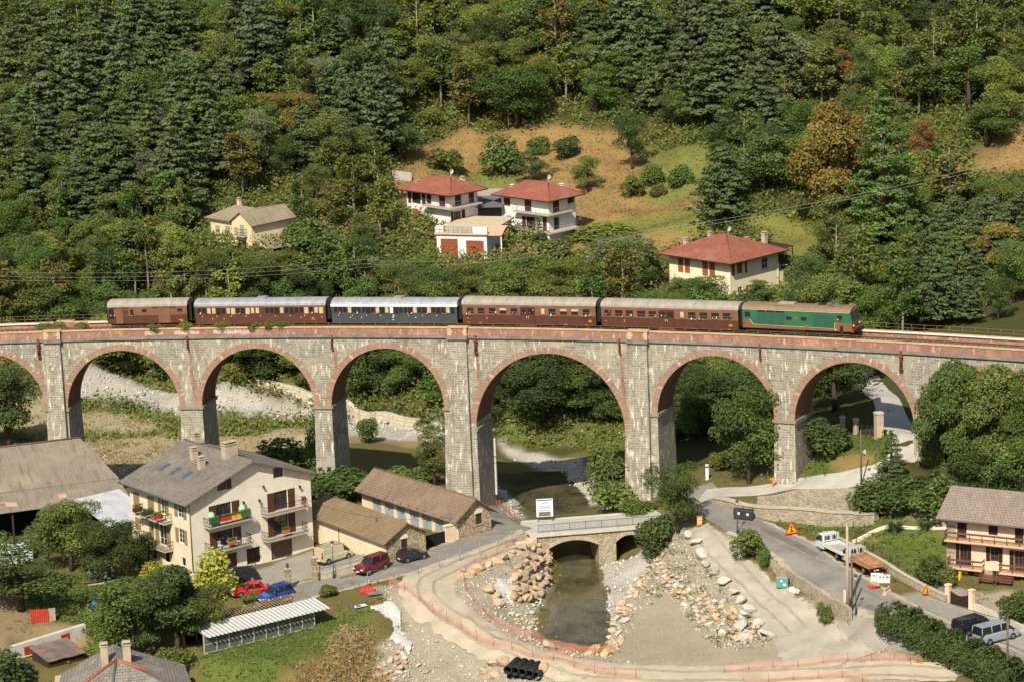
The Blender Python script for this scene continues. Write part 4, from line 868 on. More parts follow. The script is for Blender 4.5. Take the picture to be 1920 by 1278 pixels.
# ---------------------------------------------------------------- pink house on the right
M_PINK = plain('pale_pink_render', hexc('e0bc9c'), .08, .5, .92, c2=hexc('e8c8aa'), bmp=.12)
b = Bld('chalet_house', 'pale pink three storey house with wooden balconies and brown tiled roof by the lane', 'house', at_z(1776.5, 1076, -3.8), R_(-27))
W, D = 17.0, 9.0; F0, F1 = (0, 0), (W, 0)
ze = b.uv(F0, F1, *Z4(1515, 322))[1]; sl = .42; ov = 1.0; zr = ze + sl*D/2
rc = lambda q: b.rect(F0, F1, q, Z4)
q = dict(u1=(1568,338,1616,440), u2=(1733,352,1781,424), u3=(1873,372,1918,482), m1=(1580,480,1620,588), m2=(1742,497,1785,567), m3=(1868,515,1914,620), g1=(1622,606,1677,668), g2=(1752,622,1797,658), g3=(1866,646,1925,728))
q = {k: rc(v) for k, v in q.items()}
b.wall(F0, F1, [(0, ze), (W, ze)], list(q.values()), M_PINK, depth=.22)
b.wall((0, D), (0, 0), [(0, ze), (D/2, zr), (D, ze)], [], M_PINK); b.wall((W, 0), (W, D), [(0, ze), (D/2, zr), (D, ze)], [], M_PINK); b.wall((W, D), (0, D), [(0, ze), (W, ze)], [], M_PINK)
mb = MB(); slab(mb, [(-ov, -ov, ze-sl*ov+.2), (W+ov, -ov, ze-sl*ov+.2), (W+ov, D/2, zr+.2), (-ov, D/2, zr+.2)], .18); mb.build('roof', bricky('chalet_roof_tiles', hexc('877868'), hexc('96877a'), hexc('5d5247'), .42, .42, .04, grime=hexc('6d6156'), bmp=1.0), b.root)
mb = MB(); slab(mb, [(-ov, D/2+.002, zr+.198), (W+ov, D/2+.002, zr+.198), (W+ov, D+ov, ze-sl*ov+.2), (-ov, D+ov, ze-sl*ov+.2)], .18); mb.build('roof', M_TILEB, b.root)
gutter(b, [(-ov, -ov-.07, ze-sl*ov+.08), (W+ov, -ov-.07, ze-sl*ov+.08)], M_ZINC, .09)
M_SHUTD = plain('dark_brown_shutter', hexc('33241d'), .25, 4, .7); M_FRMW = plain('varnished_window_frame', hexc('7d4526'), .2, 4, .5)
for k in ('u1', 'u2', 'u3'): b.shutters(F0, F1, q[k], M_SHUTD, False); b.panel(F0, F1, q[k], M_SHUTD, 'window_backing', 0, -.15)
for k in ('m1', 'm2', 'm3'): b.window(F0, F1, q[k], M_FRMW, M_GLASS, M_SHUTD, True, .18, 1, 2)
b.panel(F0, F1, q['g1'], M_WOODD, 'garage_door', 4, -.2); b.panel(F0, F1, q['g3'], M_WOODD, 'garage_door', 4, -.2)
b.window(F0, F1, q['g2'], plain('green_window_frame', hexc('5d6f62'), .1, 3, .6), M_GLASS, None, True, .2, 1, 0)
mb = MB()
for z in np.arange(-1, 5.6, .45): mb.box(-.08, 1.0-.1*(int(z*7) % 3), -.07, .3, z, z+.42)
mb.build('stone_corner_pier', M_RUBBLE2, b.root)
mb = MB(); g2 = q['g2']; mb.box(g2[0]-2.0, g2[0]-.02, -.1, .05, -1, g2[3]); mb.box(g2[1]+.02, g2[1]+1.4, -.1, .05, -1, g2[3]); mb.box(g2[0]-.02, g2[1]+.02, -.1, .05, -1, g2[2]); mb.build('stone_plinth', M_RUBBLE2, b.root)
M_BALW = plain('balcony_timber', hexc('6d4c38'), .2, 3, .75)
def timber_balcony(u0, u1, z, d):
    M = b.M(F0, F1); mb = MB(); mb.box(u0, u1, -d, -.002, z-.2, z, 0, M); o = mb.build('balcony', plain('balcony_slab', hexc('c9a98c'), .1, 1), b.root)
    mb = MB(); mb.box(u0, u1, -d-.06, -d, z+.78, z+1.0, 0, M); mb.box(u0, u1, -d-.05, -d-.01, z+.36, z+.48, 0, M)
    for k in range(int((u1-u0)/1.4)+1):
        u = u0+.05+k*1.4; mb.box(u, u+.09, -d-.001, -d+.08, z, z+.98, 0, M)
    for u in (u0, u1-.06): mb.box(u, u+.06, -d, -.02, z+.8, z+.98, 0, M); mb.box(u, u+.06, -d, -.02, z+.36, z+.46, 0, M)
    mb.build('balcony_railing', M_BALW, o)
zu = b.uv(F0, F1, *Z4(1568, 442))[1]; zm = q['m1'][2]
timber_balcony(0, W, zu-.05, 1.15); timber_balcony(.3, q['m1'][1]+2.0, zm, 1.1); timber_balcony(q['m3'][0]-1.4, W-1, q['m3'][2], 1.1)
pink = b
# ---------------------------------------------------------------- hip-roofed houses on the slope
def hip(b, W, D, ze, rise, ov, m, ridge=.0, th=.14):
    a, c = W/2, D/2; r = max(0, (D-W)/2); s = max(0, (W-D)/2); mb = MB(); z1 = ze+rise
    P = [(-ov, -ov, ze-.1), (W+ov, -ov, ze-.1), (W+ov, D+ov, ze-.1), (-ov, D+ov, ze-.1)]
    if D >= W: A, B = (a, c-r-.3, z1), (a, c+r+.3, z1); mb2 = [[P[0], P[1], A], [P[1], P[2], B, A], [P[2], P[3], B], [P[3], P[0], A, B]]
    else: A, B = (a-s-.3, c, z1), (a+s+.3, c, z1); mb2 = [[P[0], P[1], B, A], [P[1], P[2], B], [P[2], P[3], A, B], [P[3], P[0], A]]
    for f in mb2: mb.face(f)
    mb.box(-ov+.02, W+ov-.02, -ov+.02, D+ov-.02, ze-.1-th, ze-.105)
    o = mb.build('roof', m, b.root); rb = MB()
    for p in P: rb.tube([p, A if math.dist(p, A) <= math.dist(p, B) else B], .11, 5)
    rb.tube([A, B], .12, 5); rb.build('ridge', m, o)
    fb = MB(); e = ov+.02
    for x0, x1, y0, y1 in ((-e, W+e, -e-.06, -e), (-e, W+e, D+e, D+e+.06), (-e-.06, -e, -e, D+e), (W+e, W+e+.06, -e, D+e)): fb.box(x0, x1, y0, y1, ze-.24, ze-.06)
    fb.build('fascia', M_WOODD, o); return A, B
M_WHITE = plain('white_render', hexc('d8d4ca'), .06, .6, .92, c2=hexc('e0dcd3'), bmp=.1); M_MAR = plain('maroon_shutter', hexc('502820'), .15, 3, .7)
M_RAILG = plain('grey_balcony_railing', hexc('6d6b66'), .15, 4, .5)
def slope_house(name, label, corner_px, Y, ang, xpx, ypx, f, epx, rise, ov, wallm, roofm, right, left, shut_closed, doors=()):
    b = Bld(name, label, 'house', at_y(*f(*corner_px), Y), R_(ang)); W = b.xlen(f(xpx, 0)[0], 0, 4); D = b.ylen(f(ypx, 0)[0], 0, 4)
    G0, G1, L0, L1 = (0, 0), (W, 0), (0, D), (0, 0); ze = b.uv(G0, G1, *f(*epx))[1]
    gr = {k: b.rect(G0, G1, q, f) for k, q in right.items()}; gl = {k: b.rect(L0, L1, q, f) for k, q in left.items()}
    b.wall(G0, G1, [(0, ze), (W, ze)], list(gr.values()), wallm, z0=-4); b.wall(L0, L1, [(0, ze), (D, ze)], list(gl.values()), wallm, z0=-4)
    b.wall((W, 0), (W, D), [(0, ze), (D, ze)], [], wallm, z0=-4); b.wall((W, D), (0, D), [(0, ze), (W, ze)], [], wallm, z0=-4)
    for p0, p1, d in ((G0, G1, gr), (L0, L1, gl)):
        for k, q in d.items():
            if k[0] == 's': b.shutters(p0, p1, q, shut_closed, False); b.panel(p0, p1, q, shut_closed, 'window_backing', 0, -.12)
            elif k[0] == 'd': b.window(p0, p1, q, M_WOODD, M_GLASS, None, True, .15, 1, 0)
            elif k[0] == 'o': b.window(p0, p1, q, M_WFRM, M_GLASS, None, True, .15, 1, 1, sill=M_CONC)
    A, B = hip(b, W, D, ze, rise, ov, roofm)
    return b, W, D, ze, gr, gl, A, B
def corner_balcony(b, W, D, z, ulen, vlen, d, m=M_CONC):
    mb = MB(); mb.box(-d, ulen, -d, -.003, z-.16, z); mb.box(-d, -.003, .0, vlen, z-.16, z); o = mb.build('balcony', m, b.root); rb = MB()
    path = [(ulen-.04, -.03), (ulen-.04, -d+.05), (-d+.05, -d+.05), (-d+.05, vlen-.04), (-.03, vlen-.04)]
    for zz, r in ((z+1, .03), (z+.52, .015), (z+.12, .015)): rb.tube([(x, y, zz) for x, y in path], r, 4)
    for (xa, ya), (xb, yb) in zip(path[:-1], path[1:]):
        k = max(1, int(math.hypot(xb-xa, yb-ya)/.9))
        for i in range(k+1): rb.tube([(xa+(xb-xa)*i/k, ya+(yb-ya)*i/k, z), (xa+(xb-xa)*i/k, ya+(yb-ya)*i/k, z+1)], .022, 4, cap=False)
    rb.build('balcony_railing', M_RAILG, o)
b, W, D, ze, gr, gl, A, B = slope_house('hillside_house', 'white two storey house with red door and corner balcony beside the terrace', (665, 556), 462, 45, 892, 285, ZW, (665, 290), 2.0, 1.2, M_WHITE, M_TILER,
    dict(s1=(702,284,748,396), s2=(820,266,858,372), s3=(668,442,682,548), d1=(690,434,748,540), s4=(760,424,784,526)),
    dict(s1=(302,276,322,366), d1=(332,278,370,368), s2=(376,280,402,372), s3=(420,282,444,376), d2=(458,286,494,376), s4=(568,292,612,402), d3=(306,424,328,480)), M_MAR)
q = b.rect((0, D), (0, 0), (340,422,384,508), ZW); b.panel((0, D), (0, 0), q, plain('red_painted_door', hexc('b8281c'), .08, 2, .5), 'red_door', 2, .02, handle=M_IRON)
corner_balcony(b, W, D, gr['s1'][2]-.05, W*.98, D*.52, 1.25)
for x, y, hh in ((W*.95, D*.3, 1.0), (W*.2, D*.85, .5)): chimney(b, x, y, ze+.4, hh, .6, .6, M_WHITE, M_CHIM)
def dish(b, x, y, z, parent):
    mb = MB(); mb.tube([(x, y, z-.6), (x, y, z+.9)], .035, 5); n = 12; c = Vector((x, y-.1, z+.95)); 
    for k in range(n):
        a0, a1 = 2*math.pi*k/n, 2*math.pi*(k+1)/n; mb.face([tuple(c), tuple(c+Vector((.42*math.cos(a0), -.12, .42*math.sin(a0)))), tuple(c+Vector((.42*math.cos(a1), -.12, .42*math.sin(a1))))])
    mb.tube([(x, y-.1, z+.95), (x, y-.6, z+.85)], .02, 4); return mb.build('satellite_dish', M_WFRM, parent)
dish(b, A[0], A[1], A[2], b.root); hA = b
b, W, D, ze, gr, gl, A, B = slope_house('hillside_house', 'white house with maroon shutters and two balconies on the orchard slope', (1508, 628), 460, 46, 1732, 1097, ZW, (1506, 338), 2.0, 1.15, M_WHITE, M_TILER,
    dict(s1=(1542,334,1588,452), s2=(1665,312,1715,374), d1=(1550,488,1592,602)), dict(s1=(1122,330,1172,388), s2=(1300,338,1352,452), s3=(1148,482,1182,534), s4=(1280,486,1306,600), d1=(1312,490,1356,588), s5=(1360,492,1386,596), s6=(1456,496,1484,612)), M_MAR)
corner_balcony(b, W, D, gr['s1'][2]-.05, W*.75, D*.66, 1.2); corner_balcony(b, W, D, gr['d1'][2]-.1, W*.97, D*.95, 1.3)
for k in range(4):
    mb = MB(); y = -.9+k*D*.28; mb.box(-1.1, -.8, y, y+.3, -3.5, gr['d1'][2]-.27); mb.build('terrace_post', M_WHITE, b.root)
for x, y, hh in ((W*.95, D*.25, .7), (W*.25, D*.9, .6)): chimney(b, x, y, ze+.4, hh, .7, .6, M_WHITE, M_WHITE)
dish(b, A[0], A[1], A[2], b.root); hB = b
# garage block carrying the terrace
b = Bld('terrace_garage', 'white double garage with brown shutters under the railed terrace between the white houses', 'garage', at_y(*ZW(548, 800), 452), R_(-17))
Wg = b.xlen(ZW(972, 0)[0], 0, 2); Dg = 8.5; zt = b.uv((0, 0), (Wg, 0), *ZW(760, 640))[1]
q1 = b.rect((0, 0), (Wg, 0), (583,678,722,850), ZW); q2 = b.rect((0, 0), (Wg, 0), (800,694,945,850), ZW); q1 = (*q1[:2], -1, q1[3]); q2 = (*q2[:2], -1, q2[3])
b.wall((0, 0), (Wg, 0), [(0, zt), (Wg, zt)], [q1, q2], M_WHITE, z0=-3); b.wall((Wg, 0), (Wg, Dg), [(0, zt), (Dg, zt)], [], M_WHITE, z0=-3); b.wall((0, Dg), (0, 0), [(0, zt), (Dg, zt)], [], M_WHITE, z0=-3)
M_ROLL = plain('brown_roller_shutter', hexc('8a4a30'), .1, 2, .6); b.panel((0, 0), (Wg, 0), q1, M_ROLL, 'garage_door', 8, -.1, horiz=True); b.panel((0, 0), (Wg, 0), q2, M_ROLL, 'garage_door', 8, -.1, horiz=True)
mb = MB(); mb.box(-.3, Wg+.25, -.35, Dg+6, zt+.002, zt+.25); mb.build('terrace_floor', plain('terrace_tiles', hexc('bba98a'), .1, 1, .8, c2=hexc('c5b497')), b.root)
rb = MB(); path = [(-.2, Dg*.5), (-.2, -.25), (Wg*.72, -.25)]
for zz in (zt+1.2, zt+.75): rb.tube([(x, y, zz) for x, y in path], .03, 4)
for k in range(9): x = -.2+(Wg*.72+.2)*k/8; rb.tube([(x, -.25, zt+.2), (x, -.25, zt+1.2)], .03, 4)
for k in range(12): x = Wg*.36+(Wg*.36)*k/12; rb.tube([(x, -.25, zt+.2), (x, -.25, zt+1.2)], .015, 4)
rb.build('terrace_railing', M_RAILG, b.root)
mb = MB(); mb.box(Wg*.74, Wg+.2, -.3, .1, zt+.252, zt+1.25); mb.box(-.3, 1.1, .2, 1.0, zt+.252, zt+1.2); mb.build('parapet', M_WHITE, b.root)
mb = MB(); slab(mb, [(Wg-.5, -.1, zt-.05), (Wg+2.3, .6, zt-.05), (Wg+2.3, 3.6, zt+.9), (Wg-.3, 3.2, zt+.9)], .12); mb.build('porch_roof', plain('pale_porch_tiles', hexc('d09a80'), .15, 3), b.root)
for x in (Wg+2.0,): mb = MB(); mb.box(x, x+.2, .8, 1.0, -3, zt-.1); mb.build('porch_post', M_WHITE, b.root)
gar = b
# awning with the covered terrace behind it, between the two houses
b = Bld('terrace_awning', 'dark grey awning over garden tables between the two white houses', 'awning', at_y(*ZW(850, 540), 466), R_(-6))
wA = b.xlen(ZW(1098, 0)[0], 0, 2); mb = MB(); slab(mb, [(0, 0, 2.5), (wA+.3, 0, 2.5), (wA+.3, 5, 3.5), (.3, 5, 3.5)], .06); mb.build('awning_cloth', plain('grey_awning_cloth', hexc('5a5e60'), .1, 1), b.root)
for x in (.1, wA-.1): mb = MB(); mb.box(x-.06, x+.06, 0, .12, -2, 2.44); mb.build('awning_post', M_DARK, b.root)
mb = MB(); mb.box(-.5, wA+.5, 5.1, 5.4, -2, 4.6); mb.build('back_wall', plain('shaded_back_wall', hexc('a0988a'), .1, 1), b.root)
for px, py in ((945, 512), (1030, 520)):
    p = b.uv((0, 1.2), (wA, 1.2), *ZW(px, py)); t = thing('garden_table', 'wooden garden table under the grey awning, %s the white house with the red door' % ('nearer' if px < 1000 else 'farther from'), 'table', b.w(p[0], 1.2, .0), R_(-6))
    mb = MB(); mb.box(-.8, .8, -.4, .4, .7, .75); mb.build('tabletop', M_BALW, t)
    for sx in (-.7, .7):
        for sy in (-.3, .3): mb = MB(); mb.box(sx-.04, sx+.04, sy-.04, sy+.04, -.1, .7); mb.build('leg', M_BALW, t)
# ---------------------------------------------------------------- villa
M_YEL = plain('pale_yellow_render', hexc('e3d5ae'), .07, .5, .92, c2=hexc('eadebe'), bmp=.1); M_ORSH = plain('orange_brown_shutter', hexc('9a5330'), .1, 3, .65)
b, W, D, ze, gr, gl, A, B = slope_house('villa', 'pale yellow villa with red hipped roof and orange shutters beyond the locomotive', (828, 735), 427, 45, 1212, 328, ZV, (828, 392), 2.55, 1.25, M_YEL, M_TILER,
    dict(s1=(840,402,860,512), s2=(882,392,922,496), s3=(946,384,962,490), o1=(1086,358,1134,460), o2=(890,598,926,700), s4=(954,588,970,690)), dict(s1=(402,372,440,478), s2=(456,378,494,484), s3=(600,396,642,506), s4=(658,404,700,512), d1=(360,560,480,660), d2=(560,580,640,690)), M_ORSH)
for (x, y, hh) in ((W*.55, D*.42, .9), (W*.9, D*.42, .7), (W*.35, D*1.0, .9), (W*.55, D*.75, 1.2)): chimney(b, x, y, ze+1.1 if x < W*.8 and y < D*.9 else ze+.5, hh, .6, .6, M_CHIM, M_CHIM, 1)
chimney(b, W*1.28, D*.42, ze-2, 3.4, .7, .7, M_CHIM, M_CHIM); dish(b, A[0]+.3, A[1], A[2], b.root)
for key in ('s1', 's3'):
    u = (gl[key][0]+gl['s2' if key == 's1' else 's4'][1])/2; z = gl[key][2]-.9; M = b.M((0, D), (0, 0)); mb = MB(); n = 10
    for k in range(n):
        a0, a1 = math.pi*k/n, math.pi*(k+1)/n; p = lambda a, r, z_: tuple(M @ Vector((u-1.9*math.cos(a), -r*math.sin(a)-.02, z_)))
        for r, z0, z1 in ((.95, z-.02, z+.75),):
            mb.face([p(a0, r, z0), p(a1, r, z0), p(a1, r, z1), p(a0, r, z1)]); mb.face([p(a0, r-.18, z1), p(a1, r-.18, z1), p(a1, r, z1), p(a0, r, z1)]); mb.face([p(a0, r-.18, z0), p(a1, r-.18, z0), p(a1, r-.18, z1), p(a0, r-.18, z1)])
            mb.face([p(a0, 0, z0-.1), p(a1, 0, z0-.1), p(a1, r+.1, z0), p(a0, r+.1, z0)]); mb.face([p(a0, r+.1, z0), p(a1, r+.1, z0), p(a1, r+.1, z0+.12), p(a0, r+.1, z0+.12)])
    mb.build('curved_balcony', M_YEL, b.root)
gutter(b, [(-.08, -.08, -3), (-.08, -.08, ze-.3)], M_YEL, .06, 'downpipe'); gutter(b, [(W+.02, -.08, -3), (W+.02, -.08, ze-.3)], M_YEL, .06, 'downpipe')
mb = MB(); mb.box(W+.002, W+5, .2, 7, -4, ze-3.4); mb.build('terrace_wing', M_YEL, b.root); mb = MB(); slab(mb, [(W-.3, 1.0, ze-.5), (W+5.2, 1.0, ze-.3), (W+5.2, 6.5, ze-.2), (W-.3, 6.5, ze-.4)], .08); mb.build('pergola_roof', M_WOODD, b.root)
for x in (W+2.4, W+5): mb = MB(); mb.box(x-.06, x+.06, 1.1, 1.22, ze-3.4, ze-.4); mb.build('pergola_post', M_WOODD, b.root)
villa = b
# ---------------------------------------------------------------- small yellow house with crossed gables
M_PEACH = plain('peach_render', hexc('d8bd92'), .08, .5, .92, c2=hexc('e2cba4'), bmp=.1); M_TILEY = bricky('sandy_roof_tiles', hexc('8b7d66'), hexc('9a8c74'), hexc('62574a'), .4, .42, .035, grime=hexc('70644f'), bmp=.9)
b = Bld('cottage', 'small peach coloured cottage with crossed gables among trees above the brown carriages', 'house', at_y(*ZY(1166, 340), 440), R_(-46))
W = b.xlen(ZY(1258, 0)[0], 0, 3); D = 8.2; F0, F1 = (0, 0), (W, 0); ze = b.uv(F0, F1, *ZY(1250, 212))[1]; zr = b.uv(F0, F1, *ZY(1192, 160))[1]; zr = max(zr, ze+1.5)
qd = b.rect(F0, F1, (1202,220,1220,268), ZY); qw = b.rect(F0, F1, (1190,300,1232,345), ZY)
b.wall(F0, F1, [(0, ze), (W/2, zr), (W, ze)], [qd, qw], M_PEACH, z0=-3); b.wall((W, 0), (W, D), [(0, ze), (D, ze)], [], M_PEACH, z0=-3); b.wall((0, D), (0, 0), [(0, ze), (D, ze)], [], M_PEACH, z0=-3)
gable_house(b, W, D, ze, zr, .5, .35, M_TILEY, .12); M_GRSH = plain('pale_green_shutter', hexc('8fa08a'), .1, 3, .7)
b.shutters(F0, F1, qd, M_GRSH, False); b.panel(F0, F1, qd, M_GRSH, 'window_backing', 0, -.1); b.window(F0, F1, qw, M_WOODD, M_GLASS)
b.balcony(F0, F1, qd[0]-.7, qd[1]+.7, qd[2], .7, M_CONC, M_WOODD)
wl = 6.2; zl = ze-.1; L0, L1 = (-wl, .8), (0, .8)
ql = [b.rect(L0, L1, q, ZY) for q in ((1080,222,1098,272), (1130,226,1150,276), (1086,302,1104,345))]
b.wall(L0, L1, [(0, zl), (wl, zl)], ql, M_PEACH, z0=-3); b.wall((-wl, D-1), (-wl, .8), [(0, zl), (D-1.8, zl)], [], M_PEACH, z0=-3)
for q in ql: b.shutters(L0, L1, q, M_GRSH, False); b.panel(L0, L1, q, M_GRSH, 'window_backing', 0, -.1)
mb = MB(); slab(mb, [(-wl-.6, .2, zl-.1), (.3, .2, zl-.1), (.3, 4.6, zr-.2), (-wl+1.6, 4.6, zr-.2)], .12); mb.build('roof', M_TILEY, b.root)
mb = MB(); slab(mb, [(-wl-.6, .2, zl-.11), (-wl+1.6, 4.6, zr-.21), (-wl-.6, 8.6, zl-.11)], .12); mb.build('roof', M_TILEY, b.root)
chimney(b, -wl+1.8, 5.2, zr-.9, 1.4, .5, .5, M_PEACH, M_CHIM)
mb = MB(); slab(mb, [(W+.2, 1.2, ze-2.6), (W+3.4, 1.2, ze-3.6), (W+3.4, 6.8, ze-3.6), (W+.2, 6.8, ze-2.0)], .12); mb.build('annexe_roof', M_TILEY, b.root)
b.wall((W+.1, 1.5), (W+3, 1.5), [(0, ze-2.8), (2.9, ze-3.6)], [], M_PEACH, 'annexe_wall', z0=-3)
# ---------------------------------------------------------------- foreground: slate roof with two chimneys, low white outbuilding, rusty shed roof
M_SLATE = bricky('stone_slate_roof', hexc('8d857a'), hexc('756e66'), hexc('4e4943'), .55, .4, .04, grime=hexc('5a554e'), bmp=1.0, blotch=hexc('9a8f80'))
ap = at_z(*Z1(560, 1168), -2.6); b = Bld('slate_roofed_house', 'house with stone slate roof, orange ridge tiles and two tall chimneys at the bottom edge', 'house', ap - np.array([0, 0, 5.2]), R_(8))
mb = MB(); A = (0, 0, 5.2); B = (-.3, 5.0, 5.2)
P = [(-7.5, -5.5, 2.0), (8.0, -5.5, 2.0), (7.0, 5.5, 2.2), (-6, 5.5, 2.2)]
for f in ([P[0], P[1], A], [P[1], P[2], B, A], [P[2], P[3], B], [P[3], P[0], A, B]): mb.face(f)
o = mb.build('roof', M_SLATE, b.root); mb = MB(); mb.box(-6.5, 6.5, -4.8, 5, -3, 2.3); mb.build('wall', M_CHIM, b.root)
M_ORR = plain('orange_ridge_tiles', hexc('b5603c'), .2, 3, .9, c2=hexc('a85a3c'))
for p, q, m in ((P[0], A, M_ORR), (A, (3.2, -1.2, 4.05), M_ORR), ((3.2, -1.2, 4.05), P[1], M_ZINC), ((-.02, -.02, 5.2), (-1.0, -5.4, 2.1), M_ZINC)):
    rb = MB(); rb.tube([p, q], .16, 6); rb.build('ridge', m, o)
chimney(b, -1.2, .4, 4.6, 2.0, .75, .75, M_CHIM); chimney(b, 1.1, .9, 4.4, 2.0, .8, .8, M_CHIM)
b = Bld('outbuilding', 'low white rendered outbuilding with two red shuttered openings beside the garden', 'outbuilding', at_z(*Z1(66, 1165), -6.9), R_(39))
W = b.xlen(Z1(415, 0)[0], 0, 1); F0, F1 = (0, 0), (W, 0); za = b.uv(F0, F1, *Z1(66, 1106))[1]; zb = b.uv(F0, F1, *Z1(412, 1000))[1]
qs = [b.rect(F0, F1, q, Z1) for q in ((118,1098,158,1150), (296,1040,334,1096))]
M_GREYW = plain('off_white_render', hexc('b9b3a6'), .1, .8, .92, c2=hexc('c8c2b6'), spot=hexc('a59f90'))
b.wall(F0, F1, [(0, za), (W, zb)], qs, M_GREYW); mb = MB(); mb.face([(0, 0, za), (W, 0, zb), (W, .6, zb), (0, .6, za)]); mb.face([(W, 0, -1), (W, .6, -1), (W, .6, zb), (W, 0, zb)]); mb.face([(0, .6, -1), (W, .6, -1), (W, .6, zb), (0, .6, za)]); mb.build('wall', M_GREYW, b.root, fixn=False)
for q in qs: b.panel(F0, F1, q, plain('red_shutter_panel', hexc('9c3a2a'), .1, 2, .6), 'shutter', 4, .0); mb = MB(); M = b.M(F0, F1); mb.box(q[0]-.1, q[1]+.1, -.25, 0, q[2]-.12, q[2]-.02, 0, M); mb.build('sill', M_CONC, b.root)
b = Bld('rusty_shed', 'low shed with patched rusty sheet roof below the white outbuilding', 'shed', at_z(*Z1(235, 1250), -8.0), R_(36))
for k in range(4):
    mb = MB(); x = k*1.15; slab(mb, [(x, 0, 1.6+.05*(k % 2)), (x+1.2, 0, 1.6+.05*(k % 2)), (x+1.25, 4.4, 2.2+.06*(k % 2)), (x+.05, 4.4, 2.2+.06*(k % 2))], .05); mb.build('roof_sheet', plain('rusty_sheet', hexc('6d6258'), .3, .8, .8, c2=hexc('877468'), spot=hexc('8a4f38')), b.root)
mb = MB(); mb.box(.2, 4.4, .3, 4.1, -1.5, 1.55); mb.build('wall', M_WOODD, b.root)
# ---------------------------------------------------------------- slatted glasshouse
b = Bld('glasshouse', 'long garden glasshouse with white slatted shade roof and glazed front', 'greenhouse', at_z(*Z1(985, 1152), -6.3), R_(35))
W = b.xlen(Z1(1512, 0)[0], 0, 1); Dp = 4.4; zf = 2.3; zb = 3.1; M_SLATW = plain('white_shade_slat', hexc('c9c8c3'), .06, 2, .6); M_PALE = plain('bleached_timber', hexc('b5b0a4'), .2, 2, .7)
mb = MB()
n = 30
for k in range(n):
    x = .2+(W+1.6)*k/n; mb.box(x, x+.32, -.6, -.5+Dp*.75, zf, zf+.03, 0, Matrix.Rotation(R_(7), 4, 'X'))
tag(mb.build('shade_slat', M_SLATW, b.root), kind='stuff')
mb = MB()
for k in range(40):
    x = .2+(W+1.4)*k/40; mb.box(x, x+.2, Dp*.75-.3, Dp+.6, zf+.02, zf+.05, 0, Matrix.Rotation(R_(7), 4, 'X'))
tag(mb.build('cane_screen', plain('brown_cane', hexc('7d6a4a'), .25, 3, .9), b.root), kind='stuff')
for k in range(10):
    x = W*k/9; mb = MB(); mb.box(x-.06, x+.06, -.06, .06, -.6, zf+.1); mb.build('post', M_PALE, b.root); mb = MB(); mb.box(x-.06, x+.06, Dp-.06, Dp+.06, -.6, zb-.1); mb.build('post', M_PALE, b.root)
mb = MB(); mb.box(0, W, -.03, .03, zf-.05, zf+.05); mb.box(0, W, -.03, .03, 1.2, 1.26); mb.box(0, W, -.03, .03, .25, .32); mb.build('rail', M_PALE, b.root)
mg, tg, bg_ = _new('dusty_glass'); bg_.inputs['Base Color'].default_value = (.10, .12, .10, 1); bg_.inputs['Roughness'].default_value = .25; bg_.inputs['Alpha'].default_value = 1
for k in range(9):
    mb = MB(); mb.face([(W*k/9+.07, .0, .33), (W*(k+1)/9-.07, 0, .33), (W*(k+1)/9-.07, 0, zf-.06), (W*k/9+.07, 0, zf-.06)]); mb.build('glass_panel', mg, b.root)
mb = MB(); mb.box(-.05, W+.05, -.08, .08, -.8, .25); mb.build('base_wall', M_CONC, b.root)
mb = MB(); mb.box(0, W, Dp-.02, Dp+.02, -.5, 2.4); mb.build('back_panel', M_DARK, b.root)
mb = MB(); slab(mb, [(.1, -.5, zf-.12), (W+1.6, -.5, zf-.12), (W+1.6, Dp*.75-.5, zf+.28), (.1, Dp*.75-.5, zf+.28)], .02); mb.build('roof_glass', plain('chalky_roof_glass', hexc('8f9486'), .15, 1.2, .4, c2=hexc('a3a79a')), b.root)
# polytunnel
b = Bld('polytunnel', 'translucent white polytunnel beside the barn', 'polytunnel', at_z(*Z1(20, 690), -4.6), R_(16))
mb = MB(); n = 12
for k in range(n):
    a0, a1 = math.pi*k/n, math.pi*(k+1)/n; mb.face([(-9, 2*math.cos(a0), 2.1*math.sin(a0)), (3.2, 2*math.cos(a0), 2.1*math.sin(a0)), (3.2, 2*math.cos(a1), 2.1*math.sin(a1)), (-9, 2*math.cos(a1), 2.1*math.sin(a1))], 0, None, True)
mb.face([(3.2, 2*math.cos(math.pi*k/n), 2.1*math.sin(math.pi*k/n)) for k in range(n+1)]); mb.build('cover', plain('milky_plastic', hexc('9fa6a0'), .15, 1, .35, c2=hexc('c5c9c2')), b.root)
mb = MB()
for x in (-9, -6, -3, 0, 3.2): mb.tube([(x, 2.03*math.cos(math.pi*k/n), 2.13*math.sin(math.pi*k/n)) for k in range(n+1)], .04, 5)
mb.build('hoop', M_ZINC, b.root)
# ---------------------------------------------------------------- road bridge over the stream
def Z3(x, y): return (640+x/3.0, 900+y/3.0)
M_BRST = rubble('bridge_stone', hexc('a89a80'), hexc('8a7d66'), hexc('b8ab90'), 2.4); M_BRCO = plain('bridge_concrete', hexc('b9b1a2'), .12, 1, .9, c2=hexc('c8c0b0'), bmp=.2)
M_VOUS = bricky('arch_voussoir', hexc('b7ab93'), hexc('a3967d'), hexc('857a66'), .45, 1.5, .03)
pA = at_z(*Z3(1115, 300), -4.3); pB = at_z(*Z3(1690, 254), -4.3); angB = math.atan2(pB[1]-pA[1], pB[0]-pA[0])
b = Bld('road_bridge', 'low stone road bridge with two arches and grey railing over the stream', 'bridge', pA, angB)
LB = 17.5; DB = 5.6; F0, F1 = (-.6, 0), (LB, 0)
uvb = lambda x, y: b.uv((0, 0), (10, 0), *Z3(x, y))
a1l, a1r = uvb(1168, 382), uvb(1448, 362); a1c = uvb(1310, 334); a2l, a2r = uvb(1545, 345), uvb(1705, 330); a2c = uvb(1622, 304)
zb = -4.7
